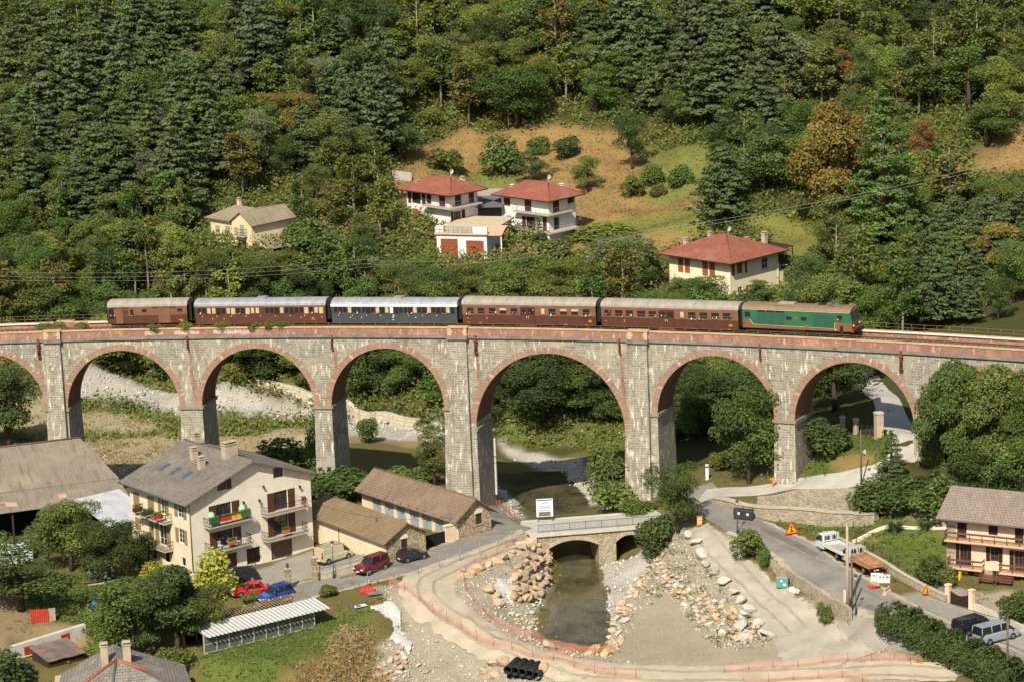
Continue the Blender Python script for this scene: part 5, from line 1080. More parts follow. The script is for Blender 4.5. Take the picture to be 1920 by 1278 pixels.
def archz(u):
    for (l, r, c) in ((a1l, a1r, a1c), (a2l, a2r, a2c)):
        if l[0] < u < r[0]:
            m = (l[0]+r[0])/2; hw = (r[0]-l[0])/2; rise = max(.8, c[1]-(l[1]+r[1])/2); R = (hw*hw+rise*rise)/(2*rise); return c[1]-R+math.sqrt(R*R-(u-m)**2)
    return None
mb = MB(); cuts = sorted(set(list(np.arange(-.6, LB, .4))+[LB]+[v[0]+t*(w_[0]-v[0]) for v, w_ in ((a1l, a1r), (a2l, a2r)) for t in np.linspace(0, 1, 25)]))
for u0, u1 in zip(cuts[:-1], cuts[1:]):
    if u1-u0 < 1e-5: continue
    f = lambda u: archz(min(max(u, u0+1e-6), u1-1e-6)); m = (u0+u1)/2; hole = archz(m) is not None
    z0, z1 = (f(u0), f(u1)) if hole else (zb, zb)
    for y in (0, DB): mb.face([(u0, y, z0), (u1, y, z1), (u1, y, -.35), (u0, y, -.35)], 0, [(u0, z0), (u1, z1), (u1, -.35), (u0, -.35)])
    if hole: mb.face([(u0, 0, z0), (u0, DB, z0), (u1, DB, z1), (u1, 0, z1)], 0, [(0, u0), (DB, u0), (DB, u1), (0, u1)])
for u in (a1l, a1r, a2l, a2r):
    mb.face([(u[0], 0, zb), (u[0], DB, zb), (u[0], DB, u[1]+.05), (u[0], 0, u[1]+.05)], 0, [(0, 0), (DB, 0), (DB, 4), (0, 4)])
mb.build('masonry', M_BRST, b.root, fixn=False)
for l, r, c in ((a1l, a1r, a1c), (a2l, a2r, a2c)):
    mb = MB(); U = np.linspace(l[0]+.001, r[0]-.001, 25)
    for u0, u1 in zip(U[:-1], U[1:]):
        z0, z1 = archz(u0), archz(u1); mb.face([(u0, -.06, z0-.01), (u1, -.06, z1-.01), (u1, -.06, z1+.5), (u0, -.06, z0+.5)], 0, [(u0, 0), (u1, 0), (u1, .5), (u0, .5)]); mb.face([(u0, -.06, z0-.01), (u0, .3, z0-.01), (u1, .3, z1-.01), (u1, -.06, z1-.01)]); mb.face([(u0, -.06, z0+.5), (u1, -.06, z1+.5), (u1, .02, z1+.5), (u0, .02, z0+.5)])
    mb.build('arch_ring', M_VOUS, b.root, fixn=False)
mb = MB(); mb.box(-1.2, LB, -.25, DB+.2, -.35, -.06); mb.build('deck_slab', M_BRCO, b.root)
mb = MB(); mb.box(-1.5, LB, .32, DB-.3, -.058, .02); mb.build('roadway', plain('bridge_tarmac', hexc('a8a295'), .1, .6, .9, c2=hexc('b4ae9f')), b.root)
for y0, y1 in ((-.25, .3), (DB-.28, DB+.2)): mb = MB(); mb.box(-1.3, LB, y0, y1, -.056, .12); mb.build('kerb', M_BRCO, b.root)
rb = MB(); M_BRAIL = plain('grey_bridge_railing', hexc('7d8283'), .12, 4, .5, metal=.2)
rb.box(-.2, LB, -.1, -.04, 1.05, 1.14); rb.box(-.2, LB, -.09, -.05, .22, .27)
for k in range(int(LB/.16)): rb.box(-.15+k*.16, -.12+k*.16, -.085, -.055, .26, 1.06)
for k in range(10): rb.box(-.2+k*1.9, -.12+k*1.9, -.1, -.04, .1, 1.1)
rb.build('railing', M_BRAIL, b.root)
M_GFENCE = plain('dark_green_fence', hexc('2f4a3c'), .15, 4, .6); rb = MB()
rb.box(-2.5, LB, DB+.02, DB+.07, 1.05, 1.1); rb.box(-2.5, LB, DB+.02, DB+.06, .25, .29)
for k in range(int(LB/.3)): rb.box(-2.4+k*.33, -2.38+k*.33, DB+.03, DB+.05, .1, 1.06)
rb.build('railing', M_GFENCE, b.root)
br = b
# site board on the bridge
t = Bld('site_board', 'white works notice board with blue heading standing on the bridge', 'notice board', b.w(.5, DB-.7, .12), angB-R_(4))
wS = 2.0; mb = MB(); mb.box(0, wS, -.03, .03, .55, 2.75); mb.build('board', plain('white_board', hexc('dfe3e6'), .03, 2, .5), t.root)
for x in (.1, wS-.18): mb = MB(); mb.box(x, x+.08, .035, .1, 0, 2.7); mb.build('leg', M_ZINC, t.root)
M_BLUE = plain('blue_print', hexc('2f56a8'), .05, 3, .5); mb = MB(); mb.box(.08, wS-.08, -.036, -.031, 2.52, 2.66); mb.build('blue_heading', M_BLUE, t.root)
mb = MB()
for k, (w_, z) in enumerate(((1.2, 2.3), (.9, 2.18), (1.5, 1.9), (1.3, 1.78), (1.55, 1.66), (1.1, 1.54), (1.5, 1.36), (1.2, 1.26))): mb.box((wS-w_)/2, (wS+w_)/2, -.036, -.031, z-.03, z+.03)
tag(mb.build('text_line', plain('grey_blue_print', hexc('7486ad'), .05, 3, .5), t.root), kind='stuff')
mb = MB(); mb.box(.25, wS-.3, -.036, -.031, .62, 1.14); mb.build('printed_photo', plain('dark_photo_print', hexc('2e3a34'), .5, 3, .5, c2=hexc('8d8a6f')), t.root)
# concrete blocks at the bridge end
for k in range(6):
    p = at_z(*Z3(1010+k*15, 362-k*15), -4.2); o = MB(); o.box(-.55, .55, -.35, .35, -.3, .75)
    tag(o.build('concrete_block', plain('pale_concrete_block', hexc('cbb894'), .1, 2, .9), None, bevel=.05, loc=(p[0], p[1], gz(p[0], p[1])), rz=.5), 'pale square concrete block in the row at the bridge end above the rocks', 'concrete block', 'concrete blocks at the bridge end')
# ---------------------------------------------------------------- walls along the ground
def wall_line(name, label, cat, pts, m, th=.45, cap=None, step=.8, world=False, kind=None):
    """pts: (photo x, photo y, height): the foot of the wall's visible face, height above it"""
    P = np.array([(*(q[:2] if world else hit(q[0], q[1])[:2]), q[2]) for q in pts]); d = np.concatenate([[0], np.cumsum(np.hypot(np.diff(P[:, 0]), np.diff(P[:, 1])))])
    n = max(2, int(d[-1]/step)); q = np.linspace(0, d[-1], n+1); X, Y, H = (np.interp(q, d, P[:, i]) for i in range(3)); Z = gz(X, Y)
    tx, ty = np.gradient(X), np.gradient(Y); L = np.hypot(tx, ty); nx, ny = -ty/L*th, tx/L*th
    t = thing(name, label, cat, (0, 0, 0)); mb = MB(); cb = MB()
    for i in range(n):
        a, c = i, i+1; j = lambda k, o, z: (X[k]+nx[k]*o, Y[k]+ny[k]*o, z)
        for o in (0, 1): mb.face([j(a, o, Z[a]-1.2), j(c, o, Z[c]-1.2), j(c, o, Z[c]+H[c]), j(a, o, Z[a]+H[a])], 0, [(q[a], 0), (q[c], 0), (q[c], H[c]+1.2), (q[a], H[a]+1.2)])
        mb.face([j(a, 0, Z[a]+H[a]), j(c, 0, Z[c]+H[c]), j(c, 1, Z[c]+H[c]), j(a, 1, Z[a]+H[a])], 0, [(q[a], 0), (q[c], 0), (q[c], th), (q[a], th)])
        if cap is not None:
            k = [j(a, -.15, Z[a]+H[a]+.003), j(c, -.15, Z[c]+H[c]+.003), j(c, 1.15, Z[c]+H[c]+.003), j(a, 1.15, Z[a]+H[a]+.003)]; cb.mesh(k+[(x, y, z+.1) for x, y, z in k], [(4,5,6,7),(0,1,5,4),(2,3,7,6),(3,2,1,0)])
    for e in (0, n):
        j = lambda o, z: (X[e]+nx[e]*o, Y[e]+ny[e]*o, z); mb.face([j(0, Z[e]-1.2), j(1, Z[e]-1.2), j(1, Z[e]+H[e]), j(0, Z[e]+H[e])])
    mb.build('masonry', m, t, fixn=False)
    if cap is not None: cb.build('coping', cap, t, fixn=False)
    return t
wall_line('retaining_wall', 'tall rubble stone retaining wall below the upper lane', 'wall', [(1420,946,1.0),(1480,950,1.9),(1540,956,2.5),(1600,962,2.9),(1636,968,2.6)], M_RUBBLE2, .5)
wall_line('retaining_wall', 'lower rubble stone wall with ledge in front of the taller retaining wall', 'wall', [(1336,942,.5),(1390,962,1.0),(1450,976,1.5),(1530,984,1.7),(1600,986,1.5),(1640,982,1.2)], M_RUBBLE2, .8, M_CONC)
wall_line('parapet_wall', 'low old stone wall between the lane and the gravel ramp', 'wall', [(1415,1042,.5),(1440,1062,1.0),(1480,1090,1.3),(1520,1120,1.5),(1560,1150,1.7),(1592,1172,1.8)], M_RUBBLE2, .4)
wall_line('garden_wall', 'low stone wall below the pink house garden along the parking strip', 'wall', [(1542,1005,.5),(1600,1035,.7),(1680,1082,.8),(1740,1115,.8),(1773,1130,.8)], M_RUBBLE2, .35, M_CONC)
wall_line('garden_wall', 'low white boundary wall beside the silver van and chalet gate', 'wall', [(1826,1142,.7),(1880,1165,.7),(1925,1188,.7)], M_BRCO, .25)
wall_line('garden_wall', 'pale curved lawn edging wall beside the pampas grass', 'wall', [(1600,1018,.3),(1640,998,.35),(1660,990,.35),(1720,992,.3),(1778,992,.3)], M_REND, .3)
wall_line('river_wall', 'pale white block embankment wall of the river behind the arches', 'wall', [(480,722,1.2),(560,744,1.5),(600,760,1.6),(660,782,1.5),(720,792,1.5),(780,805,1.6)], bricky('white_river_blocks', hexc('cfc6b0'), hexc('bdb39c'), hexc('8c8470'), 1.0, .55, .05, grime=hexc('8f8768'), blotch=hexc('a9a288')), .8)
wall_line('river_wall', 'grey stone river wall under the viaduct beside the leafy bank', 'wall', [(1100,895,2.2),(1108,915,2.4),(1122,940,2.4),(1135,955,2.2)], M_BRCO, .6)
wall_line('forecourt_wall', 'low rendered wall with railing in front of the beige van', 'wall', [(592,1088,.7),(620,1083,.7),(660,1073,.8),(688,1066,.8)], M_CHIM, .25, M_CONC)
wall_line('hillside_wall', 'old dry stone terrace wall on the slope above the white houses', 'wall', [(738,338,1.6),(772,340,1.4)], M_BRCO, .6)
# gate of the pink house
t = thing('garden_gate', 'brown wooden double gate between two pale gate pillars', 'gate', hit(1778, 1128))
a_, c_ = hit(1778, 1128), hit(1822, 1142); dv = c_-a_; L_ = math.hypot(dv[0], dv[1]); t.rotation_euler = (0, 0, math.atan2(dv[1], dv[0])); t.location = (a_[0], a_[1], min(a_[2], c_[2]))
for x in (-.25, L_-.25): mb = MB(); mb.box(x, x+.5, -.25, .25, -.5, 2.1); mb.box(x-.06, x+.56, -.31, .31, 2.102, 2.25); mb.build('gate_pillar', M_PINK, t)
mb = MB()
for k in range(16): x = .3+(L_-.65)*k/16; mb.box(x, x+.12, -.03, .03, .1, 1.55-.35*math.sin(math.pi*k/15))
mb.box(.26, L_-.27, .031, .07, .35, .47); mb.box(.26, L_-.27, .031, .07, 1.0, 1.1); mb.build('gate_leaf', M_SHUTD, t)
# gate pillars at the lane under the seventh arch, with meter boxes
for (px, py, hgt, w_, lab) in ((1580, 806, 1.6, .5, 'left-hand short round-topped stone gate pillar in the hedge under the arch'), (1605, 812, 1.7, .55, 'short stone gate pillar joined to the iron fence under the arch'), (1648, 820, 3.0, .9, 'tall pale gate pillar with yellow meter boxes under the arch')):
    p = hit(px, py); t = thing('gate_pillar', lab.replace('left-hand short', 'first short'), 'gate pillar', p, .3); mb = MB(); mb.box(-w_/2, w_/2, -w_/2, w_/2, -.5, hgt); mb.build('shaft', M_CHIM, t, bevel=.03); mb = MB(); mb.box(-w_/2-.08, w_/2+.08, -w_/2-.08, w_/2+.08, hgt+.002, hgt+.2, taper=.75); mb.build('cap', M_CONC, t)
    if hgt > 2.5: mb = MB(); mb.box(-.4, .1, -w_/2-.25, -w_/2-.01, .2, .9); mb.box(-.3, .25, -w_/2-.22, -w_/2-.01, .95, 1.4); mb.build('meter_box', plain('yellow_meter_box', hexc('c9b27c'), .08, 3, .6), t)
# fences
def fence_line(name, label, pts, h, m, gap=.16, post=2.4, bars=(.15, .95), netm=None, lean=0.0, postm=None, world=False, vbars=True):
    P = np.array([q[:2] if world else hit(*q)[:2] for q in pts]); d = np.concatenate([[0], np.cumsum(np.hypot(np.diff(P[:, 0]), np.diff(P[:, 1])))])
    ev = lambda t: (np.interp(t, d, P[:, 0]), np.interp(t, d, P[:, 1])); t = thing(name, label, 'fence'); mb = MB()
    G = lambda x, y, z: (x, y, gz(x, y)+z)
    for s in np.arange(0, d[-1]+.01, post): pb = MB(); x, y = ev(s); pb.tube([G(x, y, -.3), G(x+lean, y, h)], .035 if netm is None else .03, 5); pb.build('post', postm or m, t)
    for f in bars: mb.tube([G(*ev(s), h*f) for s in np.arange(0, d[-1], post/2)]+[G(*ev(d[-1]), h*f)], .018, 4)
    if vbars and netm is None:
        for s in np.arange(gap, d[-1], gap): x, y = ev(s); mb.tube([G(x, y, h*bars[0]), G(x, y, h*bars[-1])], .012, 4, cap=False)
    if len(mb.f): mb.build('rail', m, t)
    if netm is not None:
        n = max(2, int(d[-1]/.5)); nb = MB(); rn = np.random.default_rng(int(abs(d[-1])*100)); ss = np.linspace(0, d[-1], n+1); sg = rn.normal(0, .05, n+1); bl = rn.normal(0, .06, (n+1, 2))
        V = []
        for i, s in enumerate(ss):
            x, y = ev(s); sag = -.12*math.sin(math.pi*((s/post) % 1.0))+sg[i]
            for k in range(4): z = .02+(h+sag-.02)*k/3; V.append((x+bl[i, 0]*(k % 2), y+bl[i, 1]*(k in (1, 2)), gz(x, y)+z))
        F = [(i*4+k, (i+1)*4+k, (i+1)*4+k+1, i*4+k+1) for i in range(n) for k in range(3)]; nb.mesh(V, F, 0, True); nb.build('net', netm, t, fixn=False)
    return t
def netmat(name, c, alpha):
    m, t, b_ = _new(name); b_.inputs['Base Color'].default_value = (*c, 1); b_.inputs['Roughness'].default_value = .7
    v = coords(t, 'Object'); n1 = noise(t, v, .9, 3); a = ramp(t, n1, .3, .7, alpha-.12, alpha+.15); t.links.new(a, b_.inputs['Alpha']); return m
M_ONET = netmat('orange_safety_net', hexc('cf9680'), .3); M_ONET2 = netmat('strong_orange_net', hexc('c47a5e'), .45); M_REBAR = plain('rusty_stake', hexc('8a5a44'), .2, 4, .8)
fence_line('safety_fence', 'orange plastic safety netting along the outer edge of the dirt track', [(728,1095),(770,1114),(820,1155),(880,1192),(940,1215),(1010,1236),(1080,1254),(1150,1268),(1200,1276)], 1.15, M_REBAR, post=2.6, netm=M_ONET, bars=())
fence_line('safety_fence', 'orange netting curling round the top of the boulder wall beside the dirt track', [(968,1022),(930,1042),(885,1064),(868,1080),(872,1102),(890,1132),(925,1165),(960,1185),(998,1196)], 1.0, M_REBAR, post=2.4, netm=M_ONET, bars=())
fence_line('safety_fence', 'bright orange netting along the downstream end of the pool', [(998,1194),(1030,1212),(1075,1222),(1120,1226),(1155,1222)], 1.0, M_REBAR, post=2.4, netm=M_ONET2, bars=())
fence_line('safety_fence', 'orange netting across the gravel flat below the ramp', [(1358,1262),(1440,1254),(1560,1243),(1580,1240),(1660,1238),(1730,1246)], 1.0, M_REBAR, post=2.6, netm=M_ONET, bars=())
fence_line('safety_fence', 'orange netting along the lowest stretch of the dirt track at the bottom edge', [(1395,1284),(1480,1276),(1560,1270),(1610,1276),(1640,1290)], 1.0, M_REBAR, post=2.6, netm=M_ONET, bars=())
fence_line('safety_fence', 'small orange netting by the stream below the garage row gable', [(918,940),(938,950),(955,966),(975,976)], 1.0, M_REBAR, post=2, netm=M_ONET2, bars=())
M_GALV = plain('galvanised_mesh_fence', hexc('8a8d8c'), .12, 4, .5, metal=.4)
fence_line('site_fence', 'grey temporary mesh fence between the lane and the dirt track', [(690,1098),(760,1085),(820,1066),(870,1050),(930,1030),(985,1012)], 1.7, M_GALV, post=3.2, bars=(.05, .5, .98), vbars=False)
fence_line('lawn_fence', 'green wire fence with thin posts round the chalet lawn', [(1605,1018),(1650,1042),(1700,1072),(1750,1098),(1772,1118)], 1.3, M_GFENCE, post=1.6, bars=(.1, .5, .98), vbars=False)
fence_line('lawn_fence', 'thin wire fence beside the lawn below the stone retaining wall', [(1560,1008),(1600,990),(1640,975)], 1.2, M_GFENCE, post=1.6, bars=(.1, .98), vbars=False)
fence_line('iron_fence', 'black iron railing between gate pillars under the arch', [(1606,812),(1625,815),(1646,820)], 1.4, M_IRON, gap=.2, post=1.5, bars=(.1, .9))
fence_line('forecourt_railing', 'black iron railing on the low wall before the beige van', [(600,1080),(630,1074),(660,1068),(686,1060)], 1.5, M_IRON, gap=.18, post=1.8, bars=(.6, .98))
fence_line('orchard_fence', 'wooden rail fence on the meadow above the white houses', [(855,305),(890,312),(922,322)], 1.1, plain('fence_timber', hexc('9c8a68'), .2, 3), gap=9, post=2.6, bars=(.5, .95), vbars=False)
# ---------------------------------------------------------------- the train
M_UNDER = plain('underframe_black', hexc('24211f'), .3, 2, .85); M_CASTL = plain('isabella_brown', hexc('74523a'), .1, .7, .5, c2=hexc('7d5a40'), spot=hexc('694a34')); M_CAST = plain('chestnut_brown', hexc('533326'), .1, .7, .45, c2=hexc('5b392b'), spot=hexc('492e23'))
M_CASTA = plain('chestnut_coach', hexc('573629'), .1, .7, .45, c2=hexc('603d2e')); M_SLATE_ = plain('slate_grey_coach', hexc('3f4242'), .08, .6, .5, c2=hexc('474a4a')); M_LINE = plain('cream_line', hexc('cbb693'), .1, 3, .6); M_WHITEP = plain('white_band', hexc('d6d6d2'), .05, 2, .5)
M_ROOFG = plain('weathered_grey_carriage_roof', hexc('93897b'), .18, 1.0, .8, c2=hexc('a29888'), spot=hexc('7d7467'), stretch=(2.2, .4, 1)); M_ROOFS = plain('silver_carriage_roof', hexc('8f9190'), .14, 1.0, .6, c2=hexc('a1a2a1'), spot=hexc('7d7c78'), stretch=(2, .5, 1), metal=.2)
M_GRN = plain('locomotive_green', hexc('2c6243'), .08, .8, .45, c2=hexc('33694a')); M_GRND = plain('dark_green_louvre', hexc('2d5744'), .1, 2, .5); M_LBRN = plain('locomotive_brown', hexc('765238'), .1, .8, .5, c2=hexc('80593e')); M_LROOF = plain('tan_locomotive_roof', hexc('80674e'), .15, 1.2, .7, c2=hexc('8a7056'), spot=hexc('77593f'))
M_YELM = plain('yellow_marking', hexc('c9822e'), .1, 4, .6); M_REDP = plain('red_plate', hexc('b8402c'), .08, 4, .5); M_CURT = plain('cream_curtain', hexc('b9a684'), .2, 4, .9); M_TYRE = plain('black_rubber', hexc('1c1b1b'), .2, 5, .8)
SIDE = -1.4; M_FRIEZE = plain('faded_red_brown_frieze', hexc('7d5546'), .1, 1, .6, c2=hexc('8a6050'))
class Veh:
    def __init__(s, name, label, cat, pa, pb):
        s.a, s.b = s_at_px(pa, OC-1.4, 1.5), s_at_px(pb, OC-1.4, 1.5); s.m = (s.a+s.b)/2; A, B = Vector(vpt(s.a, OC, RZ)), Vector(vpt(s.b, OC, RZ)); d = B-A
        s.L = d.length; s.root = thing(name, label, cat, (A+B)/2); s.root.rotation_euler = (0, -math.asin(d.z/s.L), math.atan2(d.y, d.x)); s.root['group'] = 'vehicles of the train'
        s.M = s.root.rotation_euler.to_matrix(); s.c = (A+B)/2
    def x(s, px, z=2.3): return s_at_px(px, OC-1.4, z+RZ) - s.m
    def box(s, name, m, *q, parent=None, bevel=0): mb = MB(); mb.box(*q); return mb.build(name, m, parent or s.root, bevel=bevel)
    def win(s, x0, x1, z0, z1, glass, frame=None, y=SIDE, parent=None, name='window', f=.05):
        mb = MB(); fr = MB(); fr.box(x0-f, x1+f, y-.018, y-.002, z0-f, z0); fr.box(x0-f, x1+f, y-.018, y-.002, z1, z1+f); fr.box(x0-f, x0, y-.018, y-.002, z0, z1); fr.box(x1, x1+f, y-.018, y-.002, z0, z1)
        o = fr.build(name, frame or M_UNDER, parent or s.root); mb.face([(x0, y-.006, z0), (x1, y-.006, z0), (x1, y-.006, z1), (x0, y-.006, z1)]); mb.build('pane', glass, o, fixn=False); return o
    def bogie(s, x, wb=2.4, r=.46, n=2):
        mb = MB(); mb.box(x-wb*.75, x+wb*.75, -1.1, -.95, .35, .8); mb.box(x-wb*.75, x+wb*.75, .95, 1.1, .35, .8); mb.box(x-.3, x+.3, -1.1, 1.1, .5, .85); o = mb.build('bogie', M_UNDER, s.root)
        for k in range(n):
            xx = x-wb/2+wb*k/(n-1); mb = MB(); mb.tube([(xx, -.82, r), (xx, -.7, r)], r, 16); mb.tube([(xx, .7, r), (xx, .82, r)], r, 16); mb.tube([(xx, -.8, r), (xx, .8, r)], .07, 8); mb.build('wheelset', M_RAIL, o)
    def ends(s, h=1.05):
        for e in (-1, 1):
            x = e*s.L/2
            for y in (-.87, .87): mb = MB(); mb.tube([(x-e*.55, y, h), (x-e*.15, y, h)], .1, 8); mb.tube([(x-e*.15, y, h), (x-e*.08, y, h)], .24, 10); mb.build('buffer', M_UNDER, s.root)
    def roof(s, x0, x1, ze, zr, m, hw=1.45, n=12):
        P = []
        for k in range(n+1):
            t = math.pi*k/n; P.append((-hw*math.cos(t), ze+(zr-ze)*math.sin(t)**.8))
        mb = MB(); mb.prism(P+[(hw, ze-.03), (-hw, ze-.03)], 'x', x0, x1, 0); o = mb.build('roof', m, s.root)
        rb = MB()
        for k in range(1, int((x1-x0)/2.1)):
            x = x0+k*2.1; rb.prism([(p[0]*1.004, p[1]+.012) for p in P]+[(p[0]*.99, p[1]-.02) for p in P[::-1]], 'x', x-.035, x+.035)
        tag(rb.build('roof_joint', m, o), kind='stuff'); return o
def coach(v, ze, zr, zb, body, lower, split, roofm, gang=M_UNDER, x0=None, x1=None):
    x0 = -v.L/2+.45 if x0 is None else x0; x1 = v.L/2-.45 if x1 is None else x1
    if lower is not None:
        mb = MB(); mb.box(x0, x1, -1.4, 1.4, split+.001, ze); mb.build('body_upper', body, v.root); mb = MB(); mb.box(x0, x1, -1.405, 1.405, zb, split); mb.build('body_lower', lower, v.root)
    else: mb = MB(); mb.box(x0, x1, -1.4, 1.4, zb, ze); mb.build('body', body, v.root)
    v.roof(x0-.06, x1+.06, ze, zr, roofm)
    if body is not M_SLATE_: v.box('frieze', M_FRIEZE, x0, x1, -1.418, 1.418, ze-.22, ze-.002)
    mb = MB(); mb.box(x0+.2, x1-.2, -1.15, 1.15, .5, zb-.002); mb.box(x0+5.5, x1-5.5, -1.2, -.7, .35, .7); mb.build('underframe', M_UNDER, v.root)
    for e, x in ((-1, x0), (1, x1)): v.box('gangway', gang, min(x, x+e*.42), max(x, x+e*.42), -.75, .75, 1.0, 3.25); v.box('end_wall', M_UNDER, min(x-e*.001, x+e*.02), max(x-e*.001, x+e*.02), -1.38, 1.38, zb, ze)
    v.bogie(x0+2.6); v.bogie(x1-2.6); v.ends(); return x0, x1
M_WG = glassy('carriage_window', (.018, .017, .016), .15)
def marks(v, lst, m=M_YELM, y=SIDE-.012):
    mb = MB()
    for x, z, w_, h_ in lst: mb.box(x-w_/2, x+w_/2, y-.002, y+.004, z-h_/2, z+h_/2)
    tag(mb.build('marking', m, v.root), kind='stuff')
# luggage van
v1 = Veh('luggage_van', 'brown luggage van with sliding doors and grey roof at the tail of the train', 'railway van', 200, 359)
x0, x1 = coach(v1, 3.0, 3.72, .8, M_CASTL, M_CAST, 1.85, M_ROOFG, M_UNDER, -v1.L/2+.3, v1.L/2-.55)
for a, c, z0, z1 in ((267,276,2.25,2.65),(304,313.5,2.25,2.65),(334,343,2.25,2.65),(245,251,1.9,2.65)): v1.win(v1.x(a), v1.x(c), z0, z1, M_WG, M_CASTL)
v1.win(v1.x(204), v1.x(214), 1.35, 2.75, M_WG, M_CASTL, name='open_door')
for a, c in ((218,231),(298,320)): v1.box('sliding_door', M_CASTL, v1.x(a), v1.x(c), SIDE-.09, SIDE-.01, .85, 2.82); v1.box('door_rail', M_CAST, v1.x(a)-.8, v1.x(c)+.8, SIDE-.1, SIDE-.01, 2.84, 2.9)
v1.win(v1.x(231.5), v1.x(241), 1.9, 2.6, M_CAST, M_CASTL)
marks(v1, [(v1.x(226), 1.05, .3, .12), (v1.x(339), 1.2, .6, .1), (v1.x(341), 1.05, .4, .08)])
# many-door brown coach and grey coach
def hundred(v, cols, n=26, gapfrac=.5, wcpx=None, seed=1):
    x0, x1 = -v.L/2+.45, v.L/2-.45; rn = random.Random(seed); k = 0
    pitch = (x1-x0-.5)/n
    for i in range(n):
        xc = x0+.25+pitch*(i+.5)
        if i == gapfrac: continue
        tall = i % 3 == 1; w_ = .22 if not tall else .27; g = rn.choice(cols); v.win(xc-w_, xc+w_, 1.9 if not tall else 1.8, 2.62, g, v.fm, SIDE-(.031 if tall and i < n//3*3 else 0), f=.03)
    xc = x0+.25+pitch*(gapfrac+.5); v.win(xc-.2, xc+.2, 1.85, 2.6, M_CURT if v.fm is M_CASTA else M_WHITEP, v.fm)
    for i in range(n//3):
        xc = x0+.25+pitch*(i*3+1.5); mb = MB(); mb.box(xc-.36, xc+.36, SIDE-.03, SIDE-.004, .75, 2.68); o = mb.build('door', v.fm, v.root); hb = MB(); hb.box(xc-.3, xc-.2, SIDE-.06, SIDE-.031, 1.5, 1.62); hb.build('handle', M_LINE, o)
v2 = Veh('passenger_coach', 'chestnut brown coach with a row of many narrow windows and silver roof', 'railway coach', 361, 617)
v2.fm = M_CASTA; coach(v2, 2.88, 3.6, .62, M_CASTA, None, 0, M_ROOFS); hundred(v2, [M_WG, M_WG, M_CURT, M_CURT], 26, 13, seed=3)
v2.box('cream_line', M_LINE, -v2.L/2+.5, v2.L/2-.5, SIDE-.012, SIDE-.002, 2.74, 2.78); v2.box('roof_hatch', M_ROOFS, v2.x(478), v2.x(497), -.7, .7, 3.4, 3.72)
marks(v2, [(v2.x(p), z, w_, h_) for p, z, w_, h_ in ((398,1.25,.12,.22),(420,1.25,.12,.22),(441,1.25,.12,.22),(522,1.25,.25,.2),(544,1.3,.12,.22),(565,1.3,.12,.22),(587,1.25,.3,.1),(588,1.08,.45,.09),(604,1.35,.14,.22))])
v3 = Veh('passenger_coach', 'slate grey coach with white band under the silver roof', 'railway coach', 617, 863.5)
v3.fm = M_SLATE_; coach(v3, 2.66, 3.55, .56, M_SLATE_, None, 0, M_ROOFS); hundred(v3, [M_WG, M_WG, M_WG, M_CURT], 26, 12, seed=5)
v3.box('white_band', M_WHITEP, -v3.L/2+.36, v3.L/2-.36, -1.47, 1.47, 2.67, 2.98); v3.box('roof_hatch', M_ROOFS, v3.x(735), v3.x(752), -.7, .7, 3.3, 3.66)
marks(v3, [(v3.x(739), 1.45, .3, .12), (v3.x(739), 1.28, .34, .08), (v3.x(739), 1.0, .5, .08), (v3.x(657), 1.3, .1, .12), (v3.x(678), 1.3, .1, .12), (v3.x(780), 1.3, .1, .12), (v3.x(822), 1.3, .1, .12)], M_WHITEP)
def z6(x): return 560+x/2.8235
def centre_door(v, wins, door, wc, half, mk):
    coach(v, 3.0, 3.72, .55, M_CASTL, M_CAST, 1.72, M_ROOFG)
    for i, (a, c) in enumerate(wins):
        o = v.win(v.x(a), v.x(c), 1.88, 2.58, M_WG, M_CASTL); mb = MB(); z = 2.12 if i not in half else 2.3; mb.box(v.x(a), v.x(c), SIDE-.022, SIDE-.008, z, z+.05)
        if i in half: mb.box(v.x(a), v.x(c), SIDE-.02, SIDE-.008, z, 2.58)
        mb.build('drop_sash', M_ZINC if i not in half else M_CURT, o)
    a, c = v.x(door[0]), v.x(door[1]); m = (a+c)/2; v.box('door_recess', M_UNDER, a-.04, c+.04, SIDE-.02, SIDE-.006, .5, 2.74)
    for q0, q1 in ((a, m-.02), (m+.02, c)):
        o = v.box('door', M_CAST, q0, q1, SIDE-.05, SIDE-.021, .55, 2.7); v.win(q0+.1, q1-.1, 1.85, 2.55, M_WG, M_CAST, SIDE-.05, o, 'door_window', .02); v.box('handle', M_LINE, (q1-.12 if q0 == a else q0+.06), (q1-.06 if q0 == a else q0+.12), SIDE-.09, SIDE-.052, 1.35, 1.65, parent=o)
    v.box('door_step', M_CAST, a-.2, c+.2, SIDE-.1, SIDE-.006, .3, .54); v.win(v.x(wc[0]), v.x(wc[1]), 1.9, 2.6, M_CURT, M_CASTL); marks(v, mk)
v4 = Veh('passenger_coach', 'two-tone brown coach with double centre doors next to the grey coach', 'railway coach', 862, 1123.5)
centre_door(v4, [(z6(a), z6(c)) for a, c in ((892,928),(950,985),(1010,1045),(1067,1102),(1126,1162),(1328,1364),(1388,1424),(1448,1484),(1508,1544))], (z6(1178), z6(1253)), (z6(1288), z6(1306)), (3, 6, 7), [(v4.x(913), 1.3, .1, .24), (v4.x(1107), 1.2, .35, .1), (v4.x(1107), 1.05, .5, .1), (v4.x(900), .72, .3, .07), (v4.x(877), .75, .3, .07), (v4.x(1062), .7, .4, .06), (v4.x(1100), .68, .3, .06)])
v5 = Veh('passenger_coach', 'two-tone brown coach with double centre doors coupled to the locomotive', 'railway coach', 1122.5, 1391)
zl = lambda x: 1180+x/4.364
